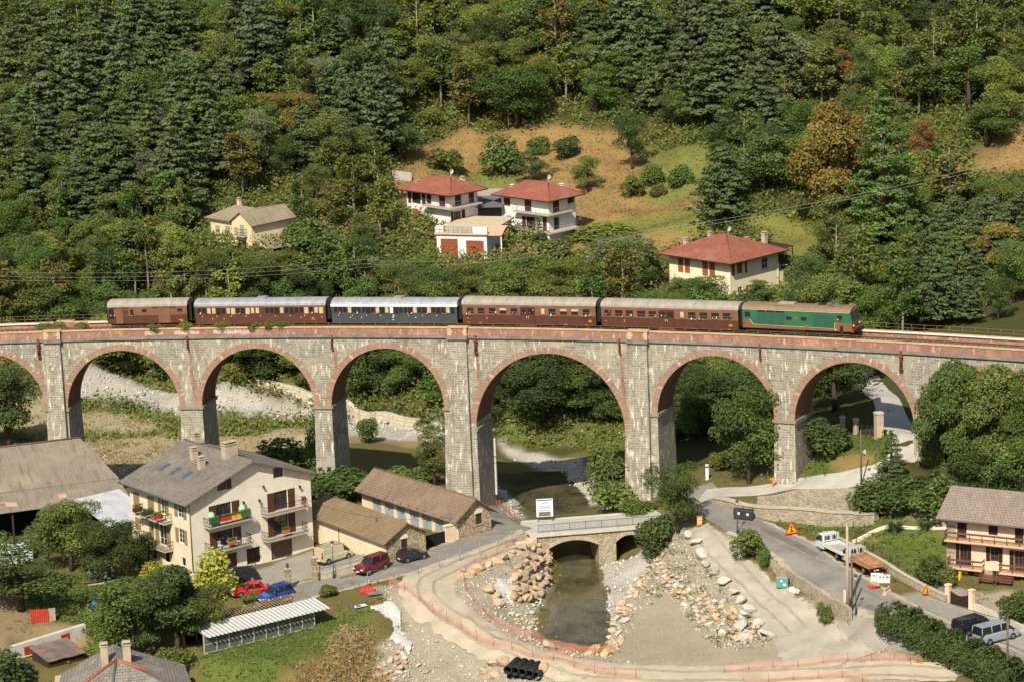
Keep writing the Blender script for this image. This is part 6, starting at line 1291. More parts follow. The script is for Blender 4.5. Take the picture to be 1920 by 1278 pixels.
centre_door(v5, [(1133.5,1146.5),(1154,1168),(1174,1188),(1196,1211),(1217.5,1231.5),(zl(488),zl(549)),(zl(582),zl(646)),(zl(678),zl(741)),(zl(773),zl(837))], (zl(248), zl(370)), (zl(424), zl(452)), (), [(v5.x(1171), 1.3, .1, .24), (v5.x(1371), 1.2, .35, .12), (v5.x(1371), 1.05, .5, .1), (v5.x(1300), .6, .35, .06), (v5.x(1368), .6, .4, .06)])
# diesel locomotive
v6 = Veh('diesel_locomotive', 'green and brown diesel locomotive leading the train', 'locomotive', 1389, 1606)
zq = lambda x: v6.x(1150+x/2.4935)
xl, xr = zq(606), zq(1117); ze, zr, zb = 3.25, 3.72, .95
mb = MB(); mb.box(xl, xr-.9, -1.45, 1.45, 2.0, ze); mb.build('body', M_GRN, v6.root)
mb = MB(); mb.box(xl, xr-.9, -1.455, 1.455, zb, 1.998); mb.build('lower_body', M_LBRN, v6.root)
mb = MB(); mb.prism([(zq(640), 2.02), (zq(655), 1.42), (zq(1035), 1.28), (zq(1040), 2.02)], 'y', SIDE-.075, SIDE-.055); mb.build('green_side_panel', M_GRN, v6.root)
mb = MB(); mb.prism([(zq(640)-.05, 1.99), (zq(655)-.05, 1.38), (zq(1035)+.05, 1.24), (zq(1040)+.05, 1.99)], 'y', SIDE-.07, SIDE-.057); mb.build('cream_line', M_LINE, v6.root)
# cab end at the right with sloping windscreens
mb = MB(); P = [(xr-.9, zb), (xr+.02, zb), (xr+.1, 1.95), (xr-.18, ze), (xr-.9, ze)]; mb.prism([P[0], P[1], P[2], (xr-.9, 1.95)], 'y', -1.45, 1.45); mb.build('cab_lower', M_LBRN, v6.root)
mb = MB(); mb.prism([(xr-.9, 1.951), (xr+.1, 1.951), (xr-.18, ze), (xr-.9, ze)], 'y', -1.44, 1.44); mb.build('cab_upper', M_GRN, v6.root)
for y0, y1 in ((-1.3, -.1), (.1, 1.3)): mb = MB(); mb.face([(xr+.095, y0, 2.15), (xr+.095, y1, 2.15), (xr-.11, y1, 3.05), (xr-.11, y0, 3.05)]); mb.build('windscreen', M_WG, v6.root, fixn=False)
mb = MB(); mb.prism([(-1.5, ze), (-1.25, ze+.3), (-.6, zr), (.6, zr), (1.25, ze+.3), (1.5, ze)], 'x', xl-.05, xr-.1); rf = mb.build('roof', M_LROOF, v6.root)
v6.box('cream_line', M_LINE, xl, xr-.2, -1.5, -1.456, ze-.09, ze-.03)
for a, c, z0, z1 in ((617,642,2.25,2.85),(812,838,2.1,2.5),(882,907,2.1,2.5),(1050,1075,2.2,2.85)): v6.win(zq(a), zq(c), z0, z1, M_WG, M_GRN, SIDE-.05 if a < 700 else SIDE-.08)
for a, c in ((676,714),(718,760),(764,803),(940,986),(989,1036)):
    mb = MB(); mb.box(zq(a), zq(c), SIDE-.1, SIDE-.076, 1.45 if a < 900 else 1.34, 2.85); o = mb.build('louvre_panel', M_GRND, v6.root); lb = MB()
    for k in range(5): x = zq(a)+(zq(c)-zq(a))*(k+.5)/5; lb.box(x-.02, x+.02, SIDE-.115, SIDE-.101, 1.5, 2.8)
    tag(lb.build('louvre', M_GRND, o), kind='stuff')
for a, c in ((676,712),(720,756),(762,802)): v6.box('intake_grille', M_UNDER, zq(a), zq(c), SIDE-.1, SIDE-.051, 2.95, 3.14)
v6.box('number_plate', M_REDP, zq(853), zq(866), SIDE-.1, SIDE-.078, 2.2, 2.38); v6.box('number_plate', M_REDP, zq(899), zq(914), SIDE-.1, SIDE-.078, 1.33, 1.5)
v6.box('exhaust_housing', M_ROOFG, zq(760), zq(838), -.55, .3, 3.68, 3.95, parent=rf, bevel=.06); v6.box('roof_vent', M_UNDER, zq(750), zq(790), -1.0, -.5, 3.5, 3.64, parent=rf); v6.box('roof_housing', M_LROOF, zq(925), zq(1000), -.7, .7, 3.7, 3.82, parent=rf)
mb = MB(); mb.tube([(zq(1030), -.1, 3.7), (zq(1030), -.1, 3.86)], .62, 16); mb.tube([(zq(1030), -.1, 3.86), (zq(1030), -.1, 3.9)], .3, 12); mb.build('roof_fan', M_ZINC, rf); mb = MB(); mb.tube([(zq(965), -.1, 3.78), (zq(965), -.1, 3.9)], .55, 16); mb.build('roof_fan', M_UNDER, rf)
v6.box('underframe', M_UNDER, xl+.3, xr-.3, -1.2, 1.2, .45, zb-.002); v6.box('fuel_tank', M_UNDER, zq(800), zq(900), -1.38, 1.38, .35, .92); v6.bogie(zq(690), 2.4, .52); v6.bogie(zq(1010), 2.4, .52)
v6.box('cab_ladder', M_UNDER, zq(1062), zq(1078), SIDE-.09, SIDE-.06, .6, 1.6); v6.box('cab_door', M_LBRN, zq(1046)-.02, zq(1078), SIDE-.07, SIDE-.058, 1.0, 2.0)
for e, x in ((-1, xl), (1, xr)):
    for y in (-.87, .87): mb = MB(); mb.tube([(x+e*.05, y, 1.05), (x+e*.5, y, 1.05)], .12, 8); mb.tube([(x+e*.5, y, 1.05), (x+e*.58, y, 1.05)], .28, 12); mb.build('buffer', M_UNDER, v6.root)
    v6.box('buffer_beam', M_REDP if e > 0 else M_UNDER, min(x+e*.02, x+e*.14), max(x+e*.02, x+e*.14), -1.3, 1.3, .8, 1.25); v6.box('brake_hoses', M_UNDER, min(x+e*.15, x+e*.4), max(x+e*.15, x+e*.4), -.5, .5, .4, 1.1)
for y in (-1.0, 1.0): mb = MB(); mb.tube([(xr+.05, y, 1.6), (xr+.16, y, 1.6)], .14, 10); mb.build('headlight', M_WHITEP, v6.root); mb = MB(); mb.tube([(xr+.05, y*.72, 1.6), (xr+.15, y*.72, 1.6)], .11, 10); mb.build('tail_light', M_REDP, v6.root)
marks(v6, [(v6.x(1440+130), 1.15, .5, .14)], M_LINE, SIDE-.06)
# ---------------------------------------------------------------- cars, vans, trucks
def paint(name, c, rough=.25): return plain(name, c, .05, .8, rough, spec=.5, coat=.6)
M_CGLASS = glassy('car_glass', (.015, .018, .02), .05); M_RIM = plain('alloy_rim', hexc('8c8e90'), .1, 5, .35, metal=.6); M_PLAS = plain('black_plastic', hexc('222222'), .2, 4, .7); M_LAMPR = plain('red_lamp', hexc('8c1c16'), .1, 4, .25); M_LAMPW = plain('clear_lamp', hexc('d5d8da'), .05, 4, .15); M_PLATE = plain('number_plate', hexc('d8d8d4'), .05, 4, .5)
def wheel(root, x, y, r, w_=.2):
    s_ = 1 if y > 0 else -1; t = MB(); t.tube([(x, y-s_*w_, r), (x, y-s_*.02, r), (x, y, r)], [r, r, r*.9], 18); o = t.build('wheel', M_TYRE, root)
    m = MB(); m.tube([(x, y-s_*.01, r), (x, y+s_*.012, r)], r*.64, 14)
    m.build('rim', M_RIM, o)
def section_body(mb, secs, mi=0):
    """secs: list of (x, [(halfwidth, z)...]) lofted along x, closed at the ends"""
    n = len(secs[0][1]); V = []
    for x, pr in secs: V += [(x, -h_, z) for h_, z in pr] + [(x, h_, z) for h_, z in pr[::-1]]
    k = 2*n; F = [(i*k+j, (i+1)*k+j, (i+1)*k+(j+1) % k, i*k+(j+1) % k) for i in range(len(secs)-1) for j in range(k)]
    F += [tuple(range(k))[::-1], tuple((len(secs)-1)*k+j for j in range(k))]; mb.mesh(V, F, mi)
def car(name, label, cat, at, ang, L, W, H, body, glass, col, belt=.55, clear=.2, r=.31, wb=.6, group=None, rails=False):
    """body/glass: side outlines as fractions (x from the rear 0 to the nose 1, height 0..1 of H)"""
    c = hit(*at) if len(at) == 2 else np.array(at); t = thing(name, label, cat, c+np.array([0, 0, .06]), R_(ang), group); X = lambda f: (f-.5)*L
    # paint shell: lower body lofted along its length
    xs = np.linspace(0, 1, 15); top = lambda f: np.interp(f, [p[0] for p in body], [p[1] for p in body])*H; secs = []
    for f in xs:
        e = min(f, 1-f); wd = W/2*(1-.16*max(0, 1-e/.12)**2); zt = top(f); zb = clear+.08*max(0, 1-e/.08); secs.append((X(f), [(wd*.93, zb), (wd, zb+.14), (wd, zt*.72+zb*.28), (wd*.95, zt-.05), (wd*.86, zt)]))
    mb = MB(); section_body(mb, secs); mb.build('body', col, t)
    # cabin: glazing frustum, painted roof and pillars
    gx = [X(p) for p in glass[:4]]; zb, zt = belt*H, H-.03; wb_, wt = W/2*.9, W/2*.74
    def lv(q, k): z = zb+(zt-zb)*k; a = gx[0]+(gx[1]-gx[0])*k; b_ = gx[3]+(gx[2]-gx[3])*k; h_ = wb_+(wt-wb_)*k; return [(a, -h_, z), (b_, -h_, z), (b_, h_, z), (a, h_, z)]
    A, B = lv(0, -.08), lv(0, 1); mb = MB(); mb.mesh(A+B, [(0,1,5,4),(1,2,6,5),(2,3,7,6),(3,0,4,7),(4,5,6,7)]); mb.build('window_glass', M_CGLASS, t)
    A = lv(0, .93); B = [(p[0]*.985, p[1]*.93, zt+.045) for p in lv(0, 1)]; A = [(p[0], p[1]*1.012, p[2]) for p in A]; mb = MB(); mb.mesh(A+B, [(0,1,5,4),(1,2,6,5),(2,3,7,6),(3,0,4,7),(4,5,6,7),(0,3,2,1)]); mb.build('roof', col, t, bevel=.02)
    for fr in glass[4]:
        for sg in (-1, 1):
            mb = MB(); 
            if fr in (0, 1): p0, p1 = (lv(0, -.06)[0 if fr == 0 else 1], lv(0, .96)[0 if fr == 0 else 1])
            else: x = X(fr); p0, p1 = (x, -wb_, zb-.03), (x, -wt, zt)
            mb.tube([(p0[0], sg*abs(p0[1])*1.004, p0[2]), (p1[0], sg*abs(p1[1])*1.01, p1[2])], .055, 4); mb.build('pillar', col, t)
    xw = wb*L/2; off = X(.5)-.02*L
    for x in (off-xw, off+xw):
        for y in (-W/2+.0, W/2-.0):
            a = MB(); s_ = 1 if y > 0 else -1; a.tube([(x, y-s_*.3, r+.03), (x, y+s_*.006, r+.03)], r*1.17, 16); a.build('wheel_arch', M_PLAS, t); wheel(t, x, y+s_*.02, r)
    for y in (-W*.36, W*.36):
        mb = MB(); z = top(.985)*.82; mb.box(X(1)-.1, X(1)+.012, y-.16, y+.16, z-.08, z+.06); mb.build('headlight', M_LAMPW, t); mb = MB(); z = max(.7*belt*H+.15, top(.02)*.72); mb.box(X(0)-.012, X(0)+.08, y*1.1-.1, y*1.1+.1, z-.16, z+.16); mb.build('tail_light', M_LAMPR, t)
    for x, s_ in ((X(0), -1), (X(1), 1)): mb = MB(); mb.box(min(x+s_*.02, x-s_*.05), max(x+s_*.02, x-s_*.05), -.26, .26, .42, .54); mb.build('number_plate', M_PLATE, t); mb = MB(); mb.box(min(x+s_*.01, x-s_*.12), max(x+s_*.01, x-s_*.12), -W*.42, W*.42, clear+.02, clear+.2); mb.build('bumper', M_PLAS, t)
    for sg in (-1, 1): mb = MB(); x = gx[3]-.35; mb.box(x-.08, x+.08, sg*W/2*.92-.02 if sg > 0 else -W/2*.92-.18, sg*W/2*.92+.18 if sg > 0 else -W/2*.92+.02, zb+.02, zb+.16); mb.build('wing_mirror', M_PLAS, t)
    if rails:
        for sg in (-1, 1): mb = MB(); mb.tube([(gx[1]+.1, sg*wt*.8, zt+.1), (gx[2]-.1, sg*wt*.8, zt+.1)], .025, 5); mb.build('roof_rail', M_PLAS, t)
    return t
HATCH = ([(0,.52),(.04,.6),(.3,.6),(.66,.6),(.72,.585),(.96,.48),(1,.36)], (.02,.12,.5,.7,(0,1,.38)))
WAGON = ([(0,.5),(.03,.6),(.3,.61),(.66,.6),(.72,.58),(.96,.5),(1,.38)], (.015,.08,.52,.71,(0,1,.28,.46)))
SEDAN = ([(0,.48),(.03,.62),(.16,.64),(.3,.62),(.68,.6),(.95,.48),(1,.36)], (.12,.28,.52,.7,(0,1,.42)))
SUV = ([(0,.5),(.03,.6),(.3,.6),(.68,.6),(.74,.585),(.97,.53),(1,.4)], (.015,.05,.56,.7,(0,1,.3,.5)))
VAN = ([(0,.52),(.02,.6),(.3,.6),(.78,.6),(.82,.56),(.97,.46),(1,.34)], (.005,.02,.66,.84,(0,1,.26,.5,.68)))
van = car('van', 'beige panel van with roof rack parked before the storage shed', 'van', (627, 1050), 42, 4.75, 1.9, 1.95, VAN[0], (.66,.66,.7,.84,(0,1)), paint('beige_paint', hexc('b3aa88')), .58, .25, .33, .62)
mb = MB(); Lv = 4.75; mb.box(-Lv/2+.03, Lv*.19, -.9, .9, .95, 1.92, taper=.93); o = mb.build('cargo_body', paint('beige_paint', hexc('b3aa88')), van, bevel=.06)
rb = MB()
for y in (-.7, .7): rb.tube([(-2.1, y, 2.08), (.7, y, 2.08)], .025, 5)
for k in range(5): x = -2.0+k*.65; rb.tube([(x, -.75, 2.06), (x, .75, 2.06)], .025, 5); rb.tube([(x, -.7, 1.9), (x, -.7, 2.08)], .02, 4); rb.tube([(x, .7, 1.9), (x, .7, 2.08)], .02, 4)
rb.build('roof_rack', M_ZINC, van); mb = MB(); mb.box(-Lv/2-.01, -Lv/2+.03, -.86, -.72, 1.0, 1.6); mb.box(-Lv/2-.01, -Lv/2+.03, .72, .86, 1.0, 1.6); mb.build('tail_light', M_LAMPR, van)
jeep = car('off_road_car', 'dark red boxy off-road car with spare wheel parked on the lane', 'off-road car', (697, 1071), 226, 4.3, 1.75, 1.85, [(0,.55),(.03,.62),(.3,.62),(.68,.62),(.72,.6),(.97,.56),(1,.45)], (.01,.03,.58,.68,(0,1,.3)), paint('dark_red_paint', hexc('6b1c1c')), .6, .38, .38, .58)
mb = MB(); mb.tube([(-2.16, 0, 1.0), (-2.34, 0, 1.0)], .36, 16); mb.build('spare_wheel', M_TYRE, jeep)
car('hatchback', 'black hatchback parked by the stone gable of the storage shed', 'car', (774, 1049), 35, 3.75, 1.62, 1.42, *HATCH, paint('black_paint', hexc('1f2324')))
car('estate_car', 'black estate car parked beside the red car below the flower balconies', 'car', (447, 1089), 195, 4.6, 1.8, 1.47, *WAGON, paint('black_car_paint', hexc('141518')), rails=True)
car('saloon_car', 'bright red car between the black estate and the blue car', 'car', (470, 1114), 193, 4.4, 1.78, 1.4, *SEDAN, paint('bright_red_paint', hexc('c01818')))
car('compact_suv', 'blue compact car with roof rails parked beside the red car', 'car', (516, 1124), 222, 4.2, 1.8, 1.6, *SUV, paint('blue_paint', hexc('1c3f8c')), rails=True)
car('people_carrier', 'black people carrier parked behind the silver van', 'van', (1825, 1183), 34, 4.75, 1.85, 1.7, *VAN, paint('black_van_paint', hexc('1b1c20')))
car('minibus', 'silver grey minibus parked at the right edge beside the black car', 'van', (1868, 1199), 31, 5.2, 1.93, 1.92, *VAN, paint('silver_paint', hexc('8f969e')))
def truck(label, at, ang, bedm, rusty):
    c = hit(*at); t = thing('tipper_truck', label, 'truck', c+np.array([0, 0, .06]), R_(ang), 'white tipper trucks parked along the lane'); wm = paint('white_truck_paint' if not rusty else 'dirty_white_paint', hexc('cfd0cb') if not rusty else hexc('b9b8b0'), .4); W = 2.05
    mb = MB(); mb.prism([(1.15, .45), (2.95, .45), (2.98, 1.05), (2.75, 1.25), (2.2, 2.15), (1.15, 2.2)], 'y', -W/2+.05, W/2-.05); mb.build('cab', wm, t, bevel=.06)
    mb = MB(); mb.face([(2.77, -.85, 1.3), (2.77, .85, 1.3), (2.3, .78, 2.05), (2.3, -.78, 2.05)]); mb.build('windscreen', M_CGLASS, t, fixn=False)
    for sg in (-1, 1):
        mb = MB(); y = sg*(W/2-.045); mb.face([(1.45, y, 1.32), (2.6, y, 1.32), (2.2, y, 2.0), (1.45, y, 2.0)]); mb.build('side_window', M_CGLASS, t, fixn=False); mb = MB(); mb.box(2.35, 2.5, sg*1.02-.1, sg*1.02+.1, 1.3, 1.65); mb.build('wing_mirror', M_PLAS, t)
        mb = MB(); mb.box(2.9, 2.99, sg*.75-.15, sg*.75+.15, .85, 1.05); mb.build('headlight', M_LAMPW, t); mb = MB(); mb.box(-2.85, -2.8, sg*.8-.15, sg*.8+.15, .6, .75); mb.build('tail_light', M_LAMPR, t)
    for y in (-.45, .45): mb = MB(); mb.face([(1.145, y-.32, 1.45), (1.145, y+.32, 1.45), (1.145, y+.32, 2.0), (1.145, y-.32, 2.0)]); mb.build('rear_window', M_CGLASS, t, fixn=False)
    gr = MB()
    for y in np.linspace(-.95, .95, 6): gr.tube([(1.02, y, 1.0), (1.02, y, 2.3)], .025, 4)
    for z in (1.5, 2.3): gr.tube([(1.02, -.95, z), (1.02, .95, z)], .03, 4)
    gr.build('headboard', wm, t)
    mb = MB(); mb.box(-2.8, 2.6, -.4, .4, .45, .7); mb.build('chassis', M_UNDER, t); mb = MB(); mb.box(-2.85, 1.0, -W/2, W/2, .85, .95); mb.build('bed_floor', bedm, t)
    for q in ((-2.85, 1.0, -W/2-.05, -W/2), (-2.85, 1.0, W/2, W/2+.05), (-2.9, -2.851, -W/2-.05, W/2+.05), (1.001, 1.05, -W/2-.05, W/2+.05)): mb = MB(); mb.box(*q, .86, 1.28); mb.build('dropside', wm if not rusty else bedm, t)
    for x in (-1.6, 2.0):
        for sg in (-1, 1): wheel(t, x, sg*(W/2-.08), .36, .26)
    mb = MB(); mb.box(-2.86, -2.82, -.3, .3, .5, .62); mb.build('number_plate', M_PLATE, t)
truck('white tipper truck with empty grey bed, the farther one up the lane', (1568, 1040), 114, plain('grey_truck_bed', hexc('a39d90'), .2, 1, .8, spot=hexc('80705f')), False)
truck('white tipper truck with rusty orange bed, the nearer one down the lane', (1618, 1066), 114, plain('rusty_truck_bed', hexc('a87850'), .25, 1.2, .85, c2=hexc('b98a62'), spot=hexc('7d4a2e')), True)
t = thing('motorcycle', 'dark motorcycle parked against the storage shed wall behind the beige van', 'motorcycle', hit(665, 1030), R_(30))
for x in (-.65, .65): mb = MB(); mb.tube([(x, -.06, .3), (x, .06, .3)], .3, 14); mb.build('wheel', M_TYRE, t)
mb = MB(); mb.box(-.5, .45, -.13, .13, .35, .75, taper=.8); mb.build('engine', M_PLAS, t); mb = MB(); mb.box(-.55, .05, -.14, .14, .76, .88); mb.build('seat', M_PLAS, t); mb = MB(); mb.tube([(.62, 0, .35), (.4, 0, 1.0)], .04, 6); mb.tube([(.4, -.35, 1.05), (.4, .35, 1.05)], .025, 5); mb.box(.3, .45, -.2, .2, 1.0, 1.3); mb.build('fork', M_IRON, t)
# ---------------------------------------------------------------- boulders, stones, sheets
def rockmat(name, c, c2): return plain(name, c, .25, .9, .95, c2=c2, spot=tuple(x*.7 for x in c), bmp=.6)
M_ROCKP = rockmat('pinkish_rock', hexc('b99c7c'), hexc('cbb08f')); M_ROCKW = rockmat('pale_rock', hexc('b9b2a3'), hexc('cbc4b4')); M_ROCKB = rockmat('tan_rock', hexc('a08b70'), hexc('b8a388'))
def rock_mesh(seed, m, sub=2):
    rn = np.random.default_rng(seed); bm = bmesh.new(); bmesh.ops.create_icosphere(bm, subdivisions=sub, radius=1.0); ax = rn.uniform(.7, 1.15, 3)*np.array([1.1, .95, .78])
    pl = [(lambda v: v/np.linalg.norm(v))(rn.normal(size=3)) for _ in range(9)]; dd = rn.uniform(.5, .82, 9)
    for v in bm.verts:
        p = np.array(v.co)
        for n, d in zip(pl, dd):
            k = p@n
            if k > d: p = p - n*(k-d)*.92
        p = p*ax + rn.normal(0, .025, 3); v.co = p
    me = bpy.data.meshes.new('boulder'); bm.to_mesh(me); bm.free(); me.materials.append(m); return me
ROCKS = {k: [rock_mesh(10+i, m) for i in range(6)] for k, m in (('p', M_ROCKP), ('w', M_ROCKW), ('b', M_ROCKB))}
def rock(p, s, kind, label, group, rn, sink=.25, name='boulder'):
    o = bpy.data.objects.new(name, rn.choice(ROCKS[kind])); COL.objects.link(o); o.location = (p[0], p[1], p[2]+s*(.55-sink)); o.scale = (s*rn.uniform(.85, 1.2), s*rn.uniform(.85, 1.15), s*rn.uniform(.75, 1.0)); o.rotation_euler = (rn.uniform(-.5, .5), rn.uniform(-.5, .5), rn.uniform(0, 6.28)); return tag(o, label, 'boulder', group)
rr = random.Random(3)
def rocks_poly(poly, n, s0, s1, kind, label, group, lift=0.0, mind=.8):
    xs, ys = [p[0] for p in poly], [p[1] for p in poly]; placed = []; tries = 0
    while len(placed) < n and tries < n*60:
        tries += 1; x, y = rr.uniform(min(xs), max(xs)), rr.uniform(min(ys), max(ys))
        if not inpoly(np.array([x]), np.array([y]), poly)[0]: continue
        p = hit(x, y); s = rr.uniform(s0, s1)
        if any(np.hypot(p[0]-q[0], p[1]-q[1]) < (s+q[3])*mind for q in placed): continue
        placed.append((*p, s)); rock(p+np.array([0, 0, lift]), s, kind if len(kind) == 1 else rr.choice(kind), label, group, rr)
rocks_poly([Z3(*p) for p in ((950,540),(1060,410),(1120,335),(1170,330),(1182,470),(1175,560),(1120,660),(975,690))], 70, .5, .8, 'bbp', 'tan boulder stacked in the steep rock wall beside the pool', 'boulders of the rock wall beside the pool', .1, .58)
rocks_poly([(1238,1045),(1262,1070),(1320,1108),(1390,1150),(1448,1190),(1400,1208),(1330,1180),(1262,1120),(1225,1075)], 95, .28, .6, 'ppw', 'pinkish boulder of the rubble bank beside the gravel ramp', 'boulders of the rubble bank beside the ramp', 0, .75)
rocks_poly([(1203,1072),(1222,1090),(1180,1140),(1165,1190),(1160,1228),(1136,1222),(1150,1160),(1170,1110)], 46, .3, .65, 'ppw', 'pinkish boulder edging the gravel bank of the pool', 'boulders edging the far bank of the pool', 0, .7)
rocks_poly([(1225,1035),(1255,1020),(1240,1060),(1205,1075)], 14, .35, .6, 'pw', 'pale boulder on the bank under the bridge bush', 'boulders below the bush at the bridge', 0, .7)
rocks_poly([Z3(*p) for p in ((940,700),(1130,640),(1150,680),(1080,740),(1140,830),(1060,860),(960,800),(900,720))], 40, .14, .34, 'wwp', 'small pale stone at the foot of the rock wall', 'stones on the shore below the rock wall', 0, .9)
rocks_poly([Z3(*p) for p in ((200,1080),(240,1020),(330,940),(380,990),(360,1060),(300,1134),(200,1134))], 20, .3, .65, 'ppw', 'pale boulder in the heap below the white sheet', 'boulders below the white sheet', 0, .75)
rocks_poly([(640,760),(680,770),(720,780),(780,792),(835,800),(830,815),(760,800),(690,790)], 26, .3, .7, 'w', 'white block tumbled in the riverbed below the embankment wall', 'white blocks along the river embankment', 0, .7)
for k, (x, y) in enumerate([(700,518),(725,530),(770,500),(830,482),(888,466),(918,444),(960,412),(995,390),(822,622),(868,655),(892,695),(700,555)]): rock(hit(*Z3(x, y)), .62+.12*(k % 3), 'p', 'orange tinted boulder along the inner netting of the dirt track', 'boulders along the inner netting', rr)
for k, (x, y) in enumerate([(795,1085),(850,1035),(912,1030),(870,1102),(1132,1070),(1415,968),(1490,978),(1530,975),(1165,940)]): rock(hit(*Z3(x, y)), .75+.12*(k % 3), 'p', 'orange pink boulder by the culvert pipes' if k < 5 else 'orange pink boulder at the downstream end of the pool', 'boulders by the pipes' if k < 5 else 'boulders at the pool end', rr)
for k, (x, y) in enumerate([(145,437),(183,480),(215,540),(232,600),(283,647),(333,690),(380,745),(415,787),(470,838),(515,905),(445,865),(420,930),(450,990),(560,965)]): rock(hit(*Z4(x, y)), .74+.08*(k % 3), 'w', 'grey white block in the row along the edge of the gravel ramp', 'blocks lining the gravel ramp', rr, .05)
# loose stones: stuff
def stones(name, covers, n, s0, s1, cols, box, seed):
    rn = np.random.default_rng(seed); X, Y = rn.uniform(box[0], box[1], n*8), rn.uniform(box[2], box[3], n*8)
    i = np.clip(np.searchsorted(GX, X), 0, len(GX)-1); j = np.clip(np.searchsorted(GY, Y), 0, len(GY)-1); ok = np.isin(COVK[j, i], [COVNAMES.index(c) for c in covers]) & ~ROADM[j, i]; X, Y = X[ok][:n], Y[ok][:n]; n = len(X)
    Z = gz(X, Y); S = s0*(s1/s0)**(rn.random(n)**2.2); base = np.array([(1,0,0),(0,1,0),(-1,0,0),(0,-1,0),(0,0,.8),(0,0,-.8)], float); V = base[None]*S[:, None, None]*rn.uniform(.65, 1.2, (n, 6, 1)); a = rn.uniform(0, 6.28, n); ca, sa = np.cos(a)[:, None], np.sin(a)[:, None]
    V = np.stack([V[..., 0]*ca-V[..., 1]*sa, V[..., 0]*sa+V[..., 1]*ca, V[..., 2]], -1) + np.stack([X, Y, Z+S*.25], -1)[:, None]
    f = np.array([(0,1,4),(1,2,4),(2,3,4),(3,0,4),(1,0,5),(2,1,5),(3,2,5),(0,3,5)]); F = (f[None]+6*np.arange(n)[:, None, None]).reshape(-1, 3); c = np.array([hexc(h_) for h_ in cols])[rn.integers(0, len(cols), n)]*rn.uniform(.75, 1.15, (n, 1))
    m, t, b_ = _new('loose_stone'); at = N(t, 'ShaderNodeAttribute', attribute_name='tint'); t.links.new(at.outputs['Color'], b_.inputs['Base Color']); b_.inputs['Roughness'].default_value = .95
    o = np_mesh(name, V.reshape(-1, 3), F, m, colors=np.repeat(c, 6, 0)); return tag(o, None, None, None, 'stuff')
tag(stones('river_stones', ['stones'], 11000, .07, .32, ['b9b3a7', 'aaa59b', 'c4beb2', 'b0a696'], (-75, 75, 300, 445), 1), 'pale grey river stones strewn along the dry riverbed', 'stones')
tag(stones('gravel_stones', ['gravel'], 8000, .05, .28, ['b3a78f', 'c2b69c', '9a8f7b', 'c4b79d'], (-30, 45, 280, 340), 2), 'loose stones scattered on the gravel banks round the pool', 'stones')
tag(stones('plain_stones', ['plain', 'bank', 'weeds', 'mud'], 2200, .06, .26, ['a09474', '8f8468', 'b0a58a'], (-75, 30, 365, 445), 4), 'scattered stones on the pale flood plain behind the arches', 'stones')
def draped(name, label, cat, poly, m, lift=.1, n=34, amp=.07, fold=.22):
    xs, ys = [p[0] for p in poly], [p[1] for p in poly]; V = {}; F = []; L = []
    gx, gy = np.linspace(min(xs), max(xs), n+1), np.linspace(min(ys), max(ys), n+1); rn = np.random.default_rng(len(label))
    for j in range(n):
        for i in range(n):
            if inpoly(np.array([(gx[i]+gx[i+1])/2]), np.array([(gy[j]+gy[j+1])/2]), poly)[0]:
                f = []
                for a, b_ in ((i, j), (i+1, j), (i+1, j+1), (i, j+1)):
                    if (a, b_) not in V: p = hit(gx[a], gy[b_]); V[(a, b_)] = len(L); L.append((p[0], p[1], p[2]+lift+amp*math.sin(p[0]*2.6+p[1]*1.7)+fold*max(0, math.sin(p[0]*1.1-p[1]*.9))**3+rn.normal(0, .03)))
                    f.append(V[(a, b_)])
                F.append(f)
    mb = MB(); mb.mesh(L, F, 0, True); return tag(mb.build(name, m, None, fixn=True), label, cat)
M_SHEET = plain('white_geotextile', hexc('b5b1a8'), .12, 1.5, .9, c2=hexc('c4c0b8'), spot=hexc('b9b2a4'))
draped('geotextile_sheet', 'crumpled white fabric sheet on the slope beside the dirt track', 'sheet', [Z3(*p) for p in ((150,722),(230,690),(295,685),(332,740),(332,848),(385,870),(400,930),(380,995),(330,925),(255,900),(300,855),(285,800),(215,745))], M_SHEET)
draped('geotextile_sheet', 'grey white fabric sheet hanging over the bank by the boulder wall', 'sheet', [Z3(*p) for p in ((838,552),(945,560),(985,520),(1050,430),(1060,445),(960,570),(972,700),(915,690),(870,640))], plain('grey_geotextile', hexc('b3b0a8'), .1, 1.5, .85, c2=hexc('c2beb5')))
draped('plastic_sheet', 'small white plastic sheet on the ramp by the teal tank', 'sheet', [Z4(*p) for p in ((668,715),(700,708),(735,735),(725,752),(690,745))], M_SHEET, .1, 10)
draped('plastic_sheet', 'bright red plastic sheet lying on the parking strip', 'sheet', [Z4(*p) for p in ((1090,702),(1160,698),(1160,715),(1100,720))], plain('red_plastic', hexc('c8382c'), .1, 3, .5), .1, 10)
# culvert pipes
for k, (x, y) in enumerate([(935,1062),(975,1068),(1015,1076),(1055,1084),(1095,1094),(955,1092),(995,1100),(1035,1108),(1075,1118)]):
    p = hit(*Z3(975+(k % 5)*30-60*(k > 4), 1120)); p = at_y(*Z3(x, y+6), p[1]-.3); t = MB(); n = 14; r = .48; d = Vector((.35, .94, 0)); sx = Vector((.94, -.35, 0)); c0 = Vector(p)
    for a, b_ in ((0, 3.2),):
        V = []
        for q, rad in ((0, r), (3.2, r), (3.2, r-.05), (0, r-.05)):
            V += [tuple(c0+d*q+sx*rad*math.cos(2*math.pi*i/n)+Vector((0, 0, rad*math.sin(2*math.pi*i/n)))) for i in range(n)]
        t.mesh(V, [(s_*n+i, s_*n+(i+1) % n, ((s_+1) % 4)*n+(i+1) % n, ((s_+1) % 4)*n+i) for s_ in range(4) for i in range(n)], 0, True)
    tag(t.build('culvert_pipe', M_PLAS, None), 'open black plastic pipe in the stack at the bottom edge', 'pipe', 'black pipes stacked at the bottom edge')
